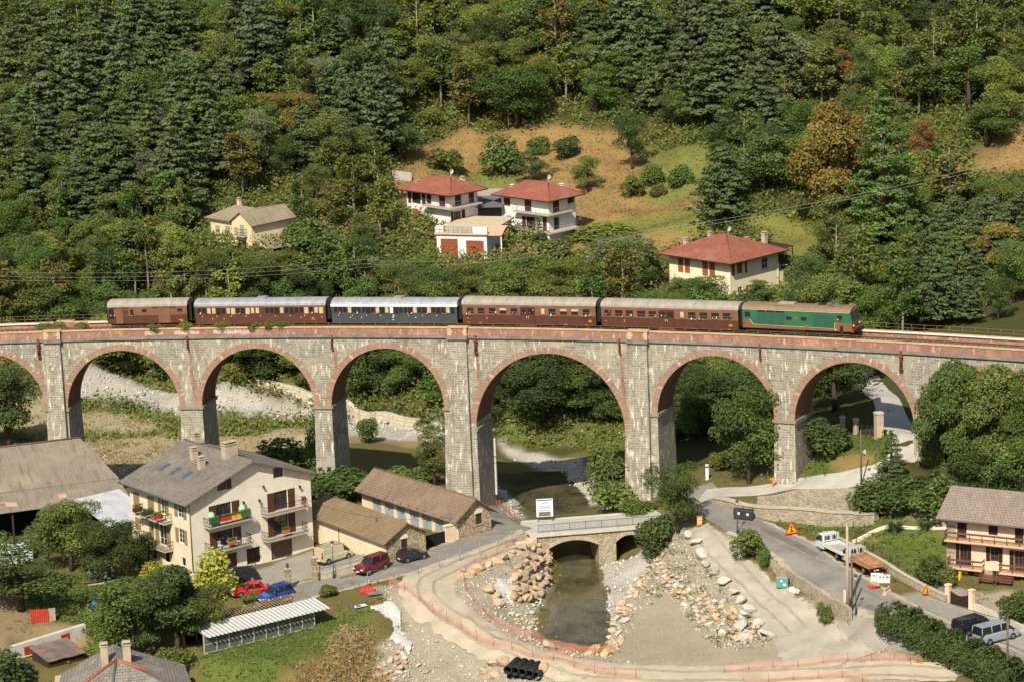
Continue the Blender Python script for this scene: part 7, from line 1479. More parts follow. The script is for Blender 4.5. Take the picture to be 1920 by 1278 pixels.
# ---------------------------------------------------------------- vegetation
M_LEAF = leafmat('broad_leaves', .28); M_NEED = leafmat('conifer_needles', .2); M_BARK = plain('brown_bark', hexc('4d4234'), .3, 3, .95, bmp=.5); M_BARKP = plain('pale_bark', hexc('a39a86'), .25, 3, .9, c2=hexc('8d8371'))
def leaf_quads(C, Nrm, S, rn, asp=1.5, flat=0.0):
    """rhombic leaf sprays at C, facing about Nrm"""
    n = len(C); r = rn.normal(size=(n, 3)); Nn = Nrm+rn.normal(0, .55*(1-flat)+.12, (n, 3)); Nn /= np.linalg.norm(Nn, axis=1, keepdims=True)+1e-9
    U = np.cross(Nn, r); U /= np.linalg.norm(U, axis=1, keepdims=True)+1e-9; W_ = np.cross(Nn, U); s = S[:, None]
    V = np.stack([C-U*s*asp*.5, C+W_*s*.42+Nn*s*.08, C+U*s*asp*.5, C-W_*s*.42+Nn*s*.08], 1); F = np.arange(4*n).reshape(-1, 4); return V.reshape(-1, 3), F
def add_mesh(name, V, F, m, tint):
    me_o = np_mesh(name, V, F, m, colors=tint); return me_o
def tints(rn, n, per=4, var=.28, hue=.12):
    k = rn.uniform(1-var, 1+var, (n, 1)); h_ = rn.normal(0, hue, (n, 1)); return np.repeat(np.clip(np.concatenate([k*(1+h_), k, k*(1-h_*.6)], 1), .25, 1.9), per, 0)
class Proto: pass
def make_proto(kind, seed, big=1.0):
    rn = np.random.default_rng(seed); P = Proto(); P.kind = kind; mb = MB(); h_ = 10.0
    if kind == 'broad':
        r = rn.uniform(3.0, 4.0); z0 = 1.4; nl = rn.integers(15, 24); C = []; 
        for i in range(nl):
            a = rn.uniform(0, 6.28); k = rn.uniform(0, 1); z = z0+1.4+(h_-z0-3.0)*((i+.5)/nl); env = math.sqrt(max(.05, 1-((z-5.4)/4.9)**2)); rad = r*env*(.25+.72*k); C.append((math.cos(a)*rad, math.sin(a)*rad, z+rn.normal(0, .4), r*rn.uniform(.22, .47)))
        C.append((0, 0, h_-1.6, r*.42)); L = []; NN = []; SS = []; TT = []
        for x, y, z, lr in C:
            n = int(620*(lr/1.5)**2*big); d = rn.normal(size=(n, 3)); d /= np.linalg.norm(d, axis=1, keepdims=True); d[:, 2] = np.abs(d[:, 2])*np.where(rn.random(n) < .78, 1, -1); q = d*lr*rn.uniform(.6, 1.08, (n, 1))*np.array([1.12, 1.12, .82]); L.append(q+np.array([x, y, z])); NN.append(d*.7+np.array([0, 0, .5])); SS.append(rn.uniform(.11, .25, n)); TT.append(tints(rn, n)*rn.uniform(.8, 1.22))
        V, F = leaf_quads(np.concatenate(L), np.concatenate(NN), np.concatenate(SS), rn); P.crown = add_mesh('crown', V, F, M_LEAF, np.concatenate(TT))
        mb.tube([(0, 0, -.8), (.05, .05, 2.0), (.15, 0, 5), (.1, .1, 8)], [.28, .22, .15, .04], 7)
        for x, y, z, lr in C[::2]: mb.tube([(.05, .03, max(1.6, z*.5)), (x*.5, y*.5, z*.8), (x, y, z)], [.1, .07, .03], 5)
    elif kind == 'slender':
        r = 1.5; n = 2300; z = 3.2+6.6*rn.random(n)**.85; nb = 24; bz = np.sort(rn.uniform(3.0, 9.6, nb)); ba = rn.uniform(0, 6.28, nb); b = rn.integers(0, nb, n); f = rn.uniform(.25, 1, n)**.7; ln = 1.9*np.sqrt(np.clip(1-((bz-6)/4.5)**2, .1, 1)); C = np.stack([np.cos(ba[b])*ln[b]*f, np.sin(ba[b])*ln[b]*f, bz[b]+.55*f], 1)+rn.normal(0, .28, (n, 3))
        V, F = leaf_quads(C, np.tile([0, -.2, .6], (n, 1)), rn.uniform(.18, .36, n), rn); P.crown = add_mesh('crown', V, F, M_LEAF, tints(rn, n))
        mb.tube([(0, 0, -.8), (.1, 0, 3), (-.05, .1, 6.5), (.05, 0, 9.6)], [.17, .13, .09, .02], 6)
        for i in range(0, nb, 2): mb.tube([(0, 0, bz[i]-.3), (math.cos(ba[i])*ln[i], math.sin(ba[i])*ln[i], bz[i]+.5)], [.05, .015], 4)
    elif kind in ('pine', 'spruce'):
        pi_ = kind == 'pine'; r = 3.1 if pi_ else 2.3; z0 = 1.2 if pi_ else .5; nw = 13 if pi_ else 17; L = []; NN = []; SS = []; TT = []
        for w_ in range(nw):
            t = (w_+.5)/nw; z = z0+(h_-z0-.5)*t; ln = (r*((1-t**1.9)*.93+.07) if pi_ else r*(1-t)+.15)*rn.uniform(.82, 1.12); nb = max(4, int(9*(1-t*.5)))
            for k in range(nb):
                a = 6.283*(k+rn.uniform(-.4, .4))/nb+w_*.7; bl = ln*rn.uniform(.7, 1.15); nt = max(1, int(bl/.75))
                for q in range(nt):
                    f = (q+1)/nt*rn.uniform(.85, 1.05); tr = rn.uniform(.34, .62)*(1.0 if pi_ else .8); m_ = int((34 if pi_ else 120)*(tr/.5)**2)+6; d = rn.normal(size=(m_, 3)); d /= np.linalg.norm(d, axis=1, keepdims=True); zz = z+(.14 if pi_ else -.16)*bl*f**1.6+rn.normal(0, .12)
                    L.append(d*np.array([tr*1.15, tr*1.15, tr*.42])*rn.uniform(.6, 1.1, (m_, 1))+np.array([math.cos(a+rn.normal(0, .1))*bl*f, math.sin(a+rn.normal(0, .1))*bl*f, zz])); NN.append(d*.6+np.array([.35*math.cos(a), .35*math.sin(a), .75])); SS.append(rn.uniform(.14, .3, m_)*(1 if pi_ else .52)); TT.append(tints(rn, m_, 4, .22, .07)*rn.uniform(.82, 1.2))
        L.append(np.stack([rn.normal(0, .1, 14), rn.normal(0, .1, 14), rn.uniform(9.2, 10.1, 14)], 1)); NN.append(np.tile([0, -.6, .6], (14, 1))); SS.append(rn.uniform(.25, .4, 14)); TT.append(tints(rn, 14))
        V, F = leaf_quads(np.concatenate(L), np.concatenate(NN), np.concatenate(SS), rn, 1.9, .15); P.crown = add_mesh('crown', V, F, M_NEED, np.concatenate(TT)); mb.tube([(0, 0, -.8), (0, 0, 5), (0, 0, 9.6)], [.26, .16, .03], 7)
    else:   # shrub, 3 m high
        h_ = 3.0; L = []; NN = []; SS = []; TT = []
        for i in range(7):
            a = rn.uniform(0, 6.28); k = rn.uniform(0, 1.1); lr = rn.uniform(.7, 1.1); n = 420; d = rn.normal(size=(n, 3)); d /= np.linalg.norm(d, axis=1, keepdims=True); d[:, 2] = np.abs(d[:, 2])*np.where(rn.random(n) < .85, 1, -1); L.append(d*lr*rn.uniform(.6, 1.1, (n, 1))+np.array([math.cos(a)*k, math.sin(a)*k, rn.uniform(.6, 1.9)])); NN.append(d*.7+np.array([0, 0, .5])); SS.append(rn.uniform(.11, .25, n)); TT.append(tints(rn, n)*rn.uniform(.8, 1.2))
        V, F = leaf_quads(np.concatenate(L), np.concatenate(NN), np.concatenate(SS), rn); V[:, 2] = np.maximum(V[:, 2], -.2); P.crown = add_mesh('foliage', V, F, M_LEAF, np.concatenate(TT))
        for k in range(4): a = k*1.6; mb.tube([(0, 0, -.4), (math.cos(a)*.5, math.sin(a)*.5, 1.3)], [.05, .02], 4)
    P.h = h_; P.w = float(np.percentile(np.abs(V[:, 0]), 97)*2); P.trunk = mb.build('trunk' if kind != 'shrub' else 'stem', M_BARKP if kind == 'slender' else M_BARK)
    for o in (P.crown, P.trunk): COL.objects.unlink(o)
    return P
PROTO = {k: [make_proto(k, 100*i+j) for j in range(n)] for i, (k, n) in enumerate((('broad', 6), ('slender', 4), ('pine', 4), ('spruce', 2), ('shrub', 4)))}
PROTO['big'] = [make_proto('broad', 900+j, 3.2) for j in range(2)]; trn = random.Random(11); TREES = []
NAMES = {'big': 'broadleaf_tree', 'broad': 'broadleaf_tree', 'slender': 'slender_tree', 'pine': 'pine_tree', 'spruce': 'spruce_tree', 'shrub': 'shrub'}
PAL = {'dark': (.072, .105, .028), 'mid': (.102, .15, .034), 'olive': (.14, .166, .038), 'lime': (.175, .218, .044), 'gold': (.22, .18, .038), 'rust': (.21, .11, .038), 'grey': (.17, .195, .1), 'pine': (.096, .126, .044), 'bluepine': (.1, .136, .052), 'yellow': (.33, .31, .055), 'red': (.19, .08, .05), 'khaki': (.18, .165, .046)}
WORD = {'dark': 'dark green', 'mid': 'mid green', 'olive': 'olive green', 'lime': 'light green', 'gold': 'golden green', 'rust': 'rusty brown', 'grey': 'silvery green', 'pine': 'dark', 'bluepine': 'bluish', 'yellow': 'bright yellow-green', 'red': 'reddish brown', 'khaki': 'straw-tinged'}
def plant(kind, p, h_, w_, colour, label=None, group=None, cat=None, vary=.14):
    P = trn.choice(PROTO[kind]); t = thing(NAMES[kind], label, cat or ('tree' if kind != 'shrub' else 'shrub'), p, trn.uniform(0, 6.28), group); sz = h_/P.h; sw = w_/P.w; t.scale = (sw, sw, sz); c = np.array(PAL[colour])*trn.uniform(1-vary, 1+vary)*np.array([trn.uniform(.92, 1.1), 1, trn.uniform(.85, 1.15)])
    for o in (P.crown, P.trunk): q = o.copy(); COL.objects.link(q); q.parent = t; q.color = (*c, 1)
    TREES.append((t, kind, colour)); return t
def plant_px(kind, cx, base, wpx, hpx, colour, label, group=None, lift=0.0):
    p = hit(cx, base); s = F_PX/math.dist(p, (0, 0, CAM_H)); return plant(kind, p+np.array([0, 0, lift]), hpx/s*1.03, wpx/s, colour, label, group)
for a in [ # hand placed: kind, centre x, foot y, width, height in the photograph, colour, label
 ('broad',250,1240,125,165,'mid','dense dark tree between the garden and the slate roof'),('big',335,1232,135,180,'dark','largest dark tree in the clump before the apartment house'),('broad',385,1205,80,110,'olive','olive tree at the right of the clump beside the glasshouse'),
 ('broad',300,1170,80,90,'mid','low dark tree filling the back of the clump by the garden'),('shrub',398,1122,66,92,'yellow','tall bright yellow-green bush in front of the apartment house corner'),('broad',212,1222,80,130,'dark','dark tree at the garden side of the clump'),('broad',285,1228,85,110,'mid','lower green tree in the middle of the clump above the slate roof'),('broad',1565,770,120,130,'dark','dark tree in the shade behind the seventh arch'),('broad',1525,745,90,120,'dark','dark tree in the shade close to the seventh arch pier'),('broad',1625,715,80,80,'mid','tree above the lane behind the seventh arch'),('broad',1330,830,110,140,'dark','dark tree in deep shade behind the sixth arch'),('broad',1275,815,90,130,'dark','dark tree behind the sixth arch near the thick pier'),('broad',1770,850,90,150,'mid','leafy tree touching the ivy covered pier'),('broad',1845,800,110,120,'olive','tree crown between the last pier and the frame edge'),('broad',1055,735,150,150,'dark','large dark tree behind the wide arch over the stream'),('shrub',284,1098,48,46,'yellow','round clipped yellow-green bush beside the apartment house'),('shrub',310,1110,50,60,'mid','mid green bush beside the round yellow bush'),
 ('broad',135,1070,120,135,'olive','airy tree in front of the barn opening'),('broad',205,1085,110,115,'dark','dark shrubby tree between barn and apartment house'),('broad',40,1145,165,140,'dark','spreading dark tree on the garden at the edge by the polytunnel'),('shrub',268,1065,45,70,'dark','dark bush against the apartment house side wall'),('shrub',90,1030,60,60,'mid','leafy bush in front of the polytunnel'),
 ('shrub',5,1290,110,66,'dark','dark bush filling the bottom corner beside the outbuilding'),('shrub',170,1130,40,30,'mid','small bush on the lawn near the blue barrel'),('shrub',612,1118,30,28,'olive','little bush at the roadside end of the glasshouse'),('shrub',330,1268,60,60,'olive','leafy bush between slate roof and glasshouse'),('shrub',500,1150,24,34,'mid','sapling in front of the glasshouse glazing'),('shrub',470,1130,34,22,'olive','bush by the parked cars above the glasshouse'),
 ('shrub',635,935,120,60,'dark','dark bushes at the foot of the pier behind the garage row'),('shrub',585,950,60,60,'dark','dark shrub between the apartment house and the sheds'),('shrub',535,880,95,60,'mid','leafy shrub rising behind the apartment house roof'),('shrub',588,885,36,85,'mid','narrow shrub beside the pier behind the apartment house'),('broad',815,910,70,120,'olive','scrubby olive tree beside the thick pier behind the garage row'),('shrub',770,905,80,40,'olive','low olive shrub behind the garage row roof'),('shrub',690,830,34,52,'mid','small bush on the stream gravel behind the fourth arch'),
 ('broad',20,848,120,170,'dark','tall dark tree before the outermost arch by the barn'),('broad',-18,850,110,150,'dark','dark tree partly outside the frame beside the barn'),
 ('broad',1272,1000,95,135,'dark','dark tree standing at the bridge end before the viaduct pier'),('shrub',1228,1045,62,85,'dark','dark bush overhanging the right-hand bridge arch'),('shrub',1165,955,85,70,'olive','leafy bush on the bank beside the far end of the bridge'),('shrub',1140,930,70,90,'olive','tall bush on the river wall under the viaduct'),('shrub',1195,975,60,40,'mid','low green bush behind the bridge fence'),
 ('broad',1405,905,130,180,'mid','large leafy tree standing between piers under the sixth arch'),('shrub',1345,880,50,40,'olive','low bush beside the white marker post'),('shrub',1560,850,90,75,'dark','dark rounded shrub on the grass bank under the seventh arch'),('shrub',1530,845,50,65,'grey','silvery shrub beside the pier under the seventh arch'),('spruce',1672,918,66,110,'pine','small dark spruce beside the lane below the seventh arch'),('shrub',1738,942,60,66,'dark','dark round shrub between spruce and chalet roof'),
 ('big',1790,905,130,235,'mid','tall leafy tree hiding the right-hand pier of the viaduct'),('big',1868,915,150,235,'olive','tall olive tree in front of the last arch'),('big',1925,930,130,240,'mid','tall tree at the edge before the last arch'),('broad',1835,950,140,120,'dark','dark tree directly above the chalet roof'),('broad',1905,965,120,130,'mid','leafy tree behind the chalet roof at the frame edge'),
 ('shrub',1700,962,95,72,'dark','dark shrubs beside the end of the retaining wall'),('shrub',1640,962,78,62,'dark','ivy covered bush hanging over the retaining wall end'),('shrub',1770,960,90,70,'mid','leafy shrub behind the pampas grass'),('shrub',1742,1088,52,48,'dark','round dark bush at the lower corner of the chalet lawn'),('shrub',1775,1098,40,40,'olive','small bush beside the chalet gate'),('shrub',1720,955,70,50,'mid','green shrub above the pampas grass'),
 ('shrub',1400,1045,58,66,'olive','roadside bush by the street lamp above the ramp'),('shrub',1434,1066,22,44,'mid','narrow bush at the top end of the old lane wall'),('shrub',1548,1168,28,46,'olive','thin bush growing on the old lane wall'),('shrub',1905,1165,60,50,'dark','dark bush beyond the chalet courtyard wall'),('shrub',1505,840,40,40,'mid','small shrub at the foot of the seventh arch pier'),
 # beyond the viaduct
 ('shrub',1290,430,1,1,'mid','x') if False else ('broad',1320,580,95,62,'mid','leafy tree hiding the villa ground floor beneath the curved balcony'),('broad',1270,572,60,50,'olive','light tree at the villa corner towards the brown coach'),('broad',1425,576,52,52,'mid','bush-like tree before the villa window wall'),('broad',1535,588,95,62,'dark','dark tree between villa and locomotive'),('broad',1600,590,120,80,'mid','green tree behind the locomotive cab'),('broad',1175,540,100,100,'grey','silvery tree beside the villa above the brown coach'),
 ('pine',1357,418,92,150,'pine','solitary dark pine above the villa roof'),('big',1560,450,135,265,'gold','big golden tree on the slope above the locomotive'),('spruce',1660,470,150,300,'mid','broad cone shaped green tree beside the big golden tree'),('broad',1735,330,55,110,'rust','rusty brown tree beside the cone shaped tree'),('broad',1565,165,70,75,'rust','orange brown tree high above the big golden tree'),('pine',638,140,38,75,'red','dead reddish pine high on the slope'),('broad',512,228,45,55,'gold','small orange tree above the silvery tree'),('broad',488,330,80,125,'grey','silvery tree above the cottage'),
 ('slender',1780,405,80,130,'khaki','thin bare-trunked tree on the bare slope'),('spruce',556,405,22,65,'pine','narrow dark cypress beside the cottage'),('broad',970,238,130,110,'dark','dark spreading tree at the top of the meadow'),('broad',1185,318,58,110,'dark','dark tall tree at the right-hand edge of the meadow'),('shrub',940,325,66,75,'mid','leafy tree in the meadow above the awning'),('broad',998,344,60,66,'dark','dark round tree behind the second white house'),('broad',1102,362,52,72,'lime','bright green tree beside the second white house'),('shrub',835,318,62,46,'olive','sprawling bare branched shrub on the meadow'),
 ('shrub',1225,345,38,38,'mid','round bush in the orchard grass, nearest the tall dark tree'),('shrub',1276,352,44,46,'mid','round bush in the orchard grass, beside the solitary pine'),('shrub',1182,368,42,46,'olive','olive bush on the orchard slope'),('shrub',1062,298,44,44,'dark','dark bush at the top of the meadow above the second house'),('shrub',1012,290,40,40,'olive','pale bush at the top of the meadow'),('shrub',1235,370,30,28,'khaki','low dry bush on the orchard slope'),('shrub',1045,482,62,40,'olive','bush below the balconies of the second white house'),('spruce',1010,470,34,62,'mid','small conifer before the second white house balcony'),('shrub',1085,440,1,1,'mid','x') if False else ('shrub',1140,445,110,26,'lime','low bright hedge-like bush on the terrace beside the second house'),
 ('broad',760,300,70,70,'mid','green tree at the meadow edge by the dry stone wall'),('broad',1890,235,90,110,'lime','bright rounded tree at the edge of the bare slope'),('broad',1850,275,90,80,'mid','leafy tree under the bright rounded tree'),
]:
    k, cx, by, wp, hp, col, lab = a; plant_px(k, cx, by, wp, hp, col, lab)
# scattered forest on the slope
CONIF = [[(0,60),(420,40),(440,330),(150,390),(0,330)],[(600,80),(740,70),(760,270),(540,310)],[(1100,0),(1470,0),(1460,280),(1320,260),(1120,230)],[(1720,400),(1920,330),(1920,590),(1700,580)],[(450,0),(520,0),(530,130),(450,130)]]
PROT = [(380,378,536,470),(745,325,1110,478),(820,430,948,490),(1228,432,1490,545),(760,245,1330,440),(1745,225,1920,335),(1340,405,1500,470)]
LAND = [('cottage', 460, 430), ('white houses', 920, 400), ('villa', 1360, 500), ('big golden tree', 1560, 330), ('bare slope', 1850, 280), ('luggage van', 280, 590), ('grey coach', 740, 585), ('meadow', 1030, 290), ('solitary pine', 1357, 350), ('silvery tree', 488, 280), ('dead reddish pine', 638, 100), ('locomotive', 1500, 600), ('orange brown tree', 1565, 130)]
AUTO = []
def scatter():
    rows = [(y, 26 if y < 300 else 24) for y in range(12, 655, 33)]; n = 0
    for y, _ in rows:
        step = 66 if y < 480 else 56
        for x in np.arange(-30+trn.uniform(0, 50), 1960, step):
            px, py = x+trn.uniform(-22, 22), y+trn.uniform(-12, 12); con = any(inpoly(np.array([px]), np.array([py-60.]), c)[0] for c in CONIF)
            r = trn.random()
            if con and r < .54: kind = 'pine'; hp = trn.uniform(120, 185)*(.8 if py > 400 else 1); wp = hp*trn.uniform(.55, .72); col = 'pine' if trn.random() < .65 else 'bluepine'
            elif py > 440 and px < 1000 and r < .22: kind = 'slender'; hp = trn.uniform(95, 150); wp = hp*.36; col = trn.choice(['olive', 'khaki', 'mid'])
            elif r < .36: kind = 'slender'; hp = trn.uniform(85, 150); wp = hp*trn.uniform(.38, .5); col = trn.choice(['olive', 'lime', 'olive', 'mid', 'khaki'])
            elif r < .48: kind = 'shrub'; hp = trn.uniform(30, 55); wp = hp*trn.uniform(1.1, 1.6); col = trn.choice(['olive', 'mid', 'lime', 'lime', 'khaki'])
            else: kind = 'broad'; hp = trn.uniform(66, 128); wp = hp*trn.uniform(.55, .85); col = trn.choice(['olive', 'olive', 'mid', 'mid', 'dark', 'lime', 'olive', 'grey' if trn.random() < .35 else 'mid', 'gold' if trn.random() < .2 else 'lime'])
            bad = False
            for (a, b_, c, d) in PROT:
                if px+wp*.4 > a and px-wp*.4 < c and py > b_ and py-hp*.97 < d: bad = True; break
            if bad:
                # a lower plant may still fit below the protected view
                room = min([py-d for (a, b_, c, d) in PROT if px+20 > a and px-20 < c and py > d] or [0])
                if room > 16 and not any(px+15 > a and px-15 < c and b_ < py < d for (a, b_, c, d) in PROT): kind = 'shrub' if room < 60 else 'broad'; hp = min(room, 80); wp = hp*1.0; col = trn.choice(['mid', 'olive', 'dark'])
                else: continue
            if py > 560 and kind in ('broad',): col = trn.choice(['mid', 'dark', 'olive', 'mid'])
            yy = at_y(px, py, 400)
            p = hit(px, py)
            if p[1] < 385: continue
            s = F_PX/math.dist(p, (0, 0, CAM_H)); t = plant(kind, p, hp/s, wp/s, col); AUTO.append((t, kind, col, px, py, hp)); n += 1
    return n
scatter()
# the leafy bank seen through the arches
BANK = [[(180,700),(360,715),(360,650),(180,650)],[(390,725),(590,735),(610,650),(400,640)],[(660,748),(835,765),(840,650),(640,640)],[(905,790),(1170,800),(1180,660),(900,650)],[(1240,860),(1440,790),(1460,670),(1240,660)],[(1500,790),(1690,720),(1720,670),(1500,680)]]
for poly in BANK:
    xs, ys = [p[0] for p in poly], [p[1] for p in poly]
    for _ in range(30):
        px, py = trn.uniform(min(xs), max(xs)), trn.uniform(min(ys), max(ys)+10)
        if not inpoly(np.array([px]), np.array([py]), poly)[0]: continue
        p = hit(px, py)
        if p[1] < 366: continue
        kind = 'broad' if trn.random() < (.55 if px > 900 else .25) else 'shrub'; hp = trn.uniform(60, 120) if kind == 'broad' else trn.uniform(28, 55); s = F_PX/math.dist(p, (0, 0, CAM_H)); t = plant(kind, p, hp/s, hp/s*trn.uniform(.9, 1.4), trn.choice(['dark', 'mid', 'mid', 'olive'])); AUTO.append((t, kind, trn.choice(['x']), px, py, hp))
ORD = ['nearest', 'second nearest', 'third nearest', 'fourth nearest', 'fifth nearest', 'sixth nearest', 'seventh nearest', 'eighth nearest', 'ninth nearest', 'tenth nearest'] + ['%dth nearest' % k for k in range(11, 90)]
ARCHN = [(240, 'second arch'), (490, 'third arch'), (730, 'fourth arch'), (1030, 'wide arch over the stream'), (1345, 'sixth arch'), (1600, 'seventh arch')]
def label_auto():
    B = {}
    for t, kind, col, px, py, hp in AUTO:
        kname = {'broad': 'broadleaf tree', 'slender': 'thin-trunked tree', 'pine': 'pine', 'shrub': 'shrub', 'spruce': 'spruce'}[kind]
        if col == 'x': lx, nm = min(ARCHN, key=lambda q: abs(q[0]-px)); rel = 'seen through the'; ly = 830; desc = 'leafy'; d = math.hypot(px-lx, py-ly)
        else:
            nm, lx, ly = min(LAND, key=lambda q: math.hypot((q[1]-px)*.8, q[2]-py)); d = math.hypot(px-lx, py-ly); rel = 'uphill of the' if py < ly-70 else 'downhill of the' if py > ly+45 else 'beside the'; desc = WORD[col]
        B.setdefault((desc, kname, rel, nm), []).append((d, t))
    for (desc, kname, rel, nm), v in B.items():
        for k, (d, t) in enumerate(sorted(v, key=lambda q: q[0])):
            t['label'] = '%s %s %s %s' % (desc, kname, rel, nm) + ('' if len(v) == 1 else ', %s to it' % ORD[k]); t['group'] = 'trees and shrubs of the wooded slope' if rel[0] != 's' else 'trees and shrubs behind the viaduct'
label_auto()
# ---------------------------------------------------------------- undergrowth, grass, straw: stuff
def carpet(name, label, cat, n, box, covers, s0, s1, cols, per, hgt, seed, up=.6, spread=.6, asp=1.5, patch=9.0):
    rn = np.random.default_rng(seed); X, Y = rn.uniform(box[0], box[1], n*6), rn.uniform(box[2], box[3], n*6); i = np.clip(np.searchsorted(GX, X), 0, len(GX)-1); j = np.clip(np.searchsorted(GY, Y), 0, len(GY)-1); ok = np.isin(COVK[j, i], [COVNAMES.index(c) for c in covers]) & ~ROADM[j, i]; X, Y = X[ok][:n], Y[ok][:n]; n = len(X); Z = gz(X, Y)
    pn = np.clip(_vnoise(X, Y, patch, seed)*.75+_vnoise(X, Y, patch*.3, seed+1)*.25+rn.normal(0, .1, n), 0, .999); cl = np.array(cols)[(pn*len(cols)).astype(int)]; C = np.repeat(np.stack([X, Y, Z], 1), per, 0)+np.concatenate([rn.normal(0, spread, (n*per, 2)), rn.uniform(.05, 1, (n*per, 1))*np.repeat(hgt*rn.uniform(.5, 1.4, n), per)[:, None]], 1)
    V, F = leaf_quads(C, np.tile([0, -.25, up], (n*per, 1)), rn.uniform(s0, s1, n*per), rn, asp); T = tints(rn, n*per)*np.repeat(np.repeat(cl, per, 0), 4, 0); o = np_mesh(name, V, F, M_LEAF, colors=T); o.color = (1, 1, 1, 1); return tag(o, label, cat, None, 'stuff')
P_ = PAL
carpet('undergrowth', 'mixed green and straw coloured undergrowth covering the wooded slope', 'undergrowth', 17000, (-100, 108, 398, 560), ['forest'], .22, .5, [P_['dark'], P_['mid'], P_['olive'], P_['olive'], P_['lime'], P_['khaki'], (.24, .18, .08)], 16, 1.7, 21, spread=.8)
carpet('bank_undergrowth', 'green scrub on the river bank behind the arches', 'undergrowth', 2600, (-75, 75, 352, 440), ['bank', 'weeds'], .2, .45, [P_['mid'], P_['olive'], P_['olive'], P_['lime'], P_['khaki']], 10, .6, 22, spread=.5)
carpet('meadow_grass', 'short dry grass on the orchard meadow round the white houses', 'grass', 8000, (-30, 100, 440, 540), ['meadow', 'orchard'], .09, .2, [(.13, .12, .045), (.2, .14, .065), (.22, .15, .07), (.11, .115, .035), (.09, .11, .03)], 5, .1, 23, spread=.5)
carpet('lawn_grass', 'green grass tufts on the gardens and lawns beside the houses', 'grass', 9000, (-75, 75, 284, 350), ['grass'], .1, .24, [P_['mid'], P_['olive'], (.075, .105, .025), P_['lime']], 5, .16, 24, spread=.3)
carpet('dry_grass', 'tall brown dry grass on the slope at the bottom edge', 'grass', 2300, (-30, 10, 280, 312), ['straw'], .06, .17, [(.3, .22, .11), (.36, .27, .14), (.25, .18, .085), (.17, .16, .06)], 9, .42, 25, up=.3, spread=.5, asp=3.6)
carpet('plain_weeds', 'dry weeds scattered over the pale flood plain', 'weeds', 900, (-75, 30, 365, 445), ['plain', 'mud'], .12, .3, [P_['khaki'], (.2, .17, .08), P_['olive']], 7, .3, 28, spread=.5)
carpet('verge_weeds', 'green weeds between the gravel ramp and the rubble bank', 'weeds', 160, (14, 36, 298, 332), ['gravel'], .1, .24, [P_['mid'], P_['olive']], 9, .4, 29, spread=.3)
carpet('weeds', 'scattered weeds on bare soil and gravel', 'weeds', 1500, (-75, 75, 284, 345), ['soil', 'garden', 'courts'], .1, .26, [P_['mid'], P_['olive'], P_['khaki'], (.14, .12, .05)], 7, .35, 26, spread=.3)
# clipped hedge by the parking place, ivy on the last pier, pampas grass
def hedge(name, label, cat, pts, w_, h_, col, n, s=.24, seed=5):
    rn = np.random.default_rng(seed); P = np.array([hit(*q)[:2] for q in pts]); d = np.concatenate([[0], np.cumsum(np.hypot(np.diff(P[:, 0]), np.diff(P[:, 1])))]); q = rn.uniform(0, d[-1], n); X, Y = np.interp(q, d, P[:, 0]), np.interp(q, d, P[:, 1]); tx, ty = np.interp(q, d, np.gradient(P[:, 0])), np.interp(q, d, np.gradient(P[:, 1])); L = np.hypot(tx, ty)+1e-6; a = rn.uniform(0, math.pi, n); rr_ = np.where(rn.random(n) < .85, rn.uniform(.86, 1.06, n), rn.uniform(.3, .9, n)); ex = .5
    cx, cz = np.sign(np.cos(a))*np.abs(np.cos(a))**ex*rr_*w_/2, np.sin(a)**ex*rr_; bulge = 1+.1*np.sin(q*2.1)+.08*np.sin(q*5.3+1); H = h_*bulge; C = np.stack([X-ty/L*cx, Y+tx/L*cx, gz(X, Y)+cz*H], 1); Nn = np.stack([-ty/L*np.cos(a), tx/L*np.cos(a), np.sin(a)+.2], 1); V, F = leaf_quads(C, Nn, rn.uniform(s*.7, s*1.4, n), rn); o = np_mesh(name, V, F, M_LEAF, colors=tints(rn, n)); o.color = (*PAL[col], 1); return tag(o, label, cat)
hedge('hedge', 'thick clipped dark hedge running down beside the parking place', 'hedge', [(1665,1178),(1720,1205),(1790,1240),(1850,1268),(1910,1300)], 3.7, 2.7, 'dark', 21000, .2)
hedge('hedge', 'short clipped hedge corner beyond the chalet courtyard wall', 'hedge', [(1905,1140),(1950,1160)], 1.6, 1.7, 'mid', 1500)
hedge('creeper', 'creeper covering the old pergola beside the villa', 'creeper', [(1470,530),(1500,522),(1530,520)], 3.0, 2.2, 'mid', 2200, .4)
def ivy():
    rn = np.random.default_rng(8); n = 2600; s_ = rn.uniform(52.2, 55.5, n); z = -10.6-rn.random(n)**1.5*6.5; keep = rn.random(n) < np.clip(1.2-(55.2-s_)*.25+z*.02, .05, 1); s_, z = s_[keep], z[keep]; n = len(s_); C = np.array([vpt(a, -.25-rn.random()*.5, b_) for a, b_ in zip(s_, z)]); V, F = leaf_quads(C, np.tile([-.3, -1, .3], (n, 1)), rn.uniform(.18, .36, n), rn); o = np_mesh('ivy', V, F, M_LEAF, colors=tints(rn, n)); o.color = (*PAL['yellow'], 1); o.color = (.12, .15, .03, 1); tag(o, 'yellow-green ivy climbing the pier beside the tall trees', 'ivy')
ivy()
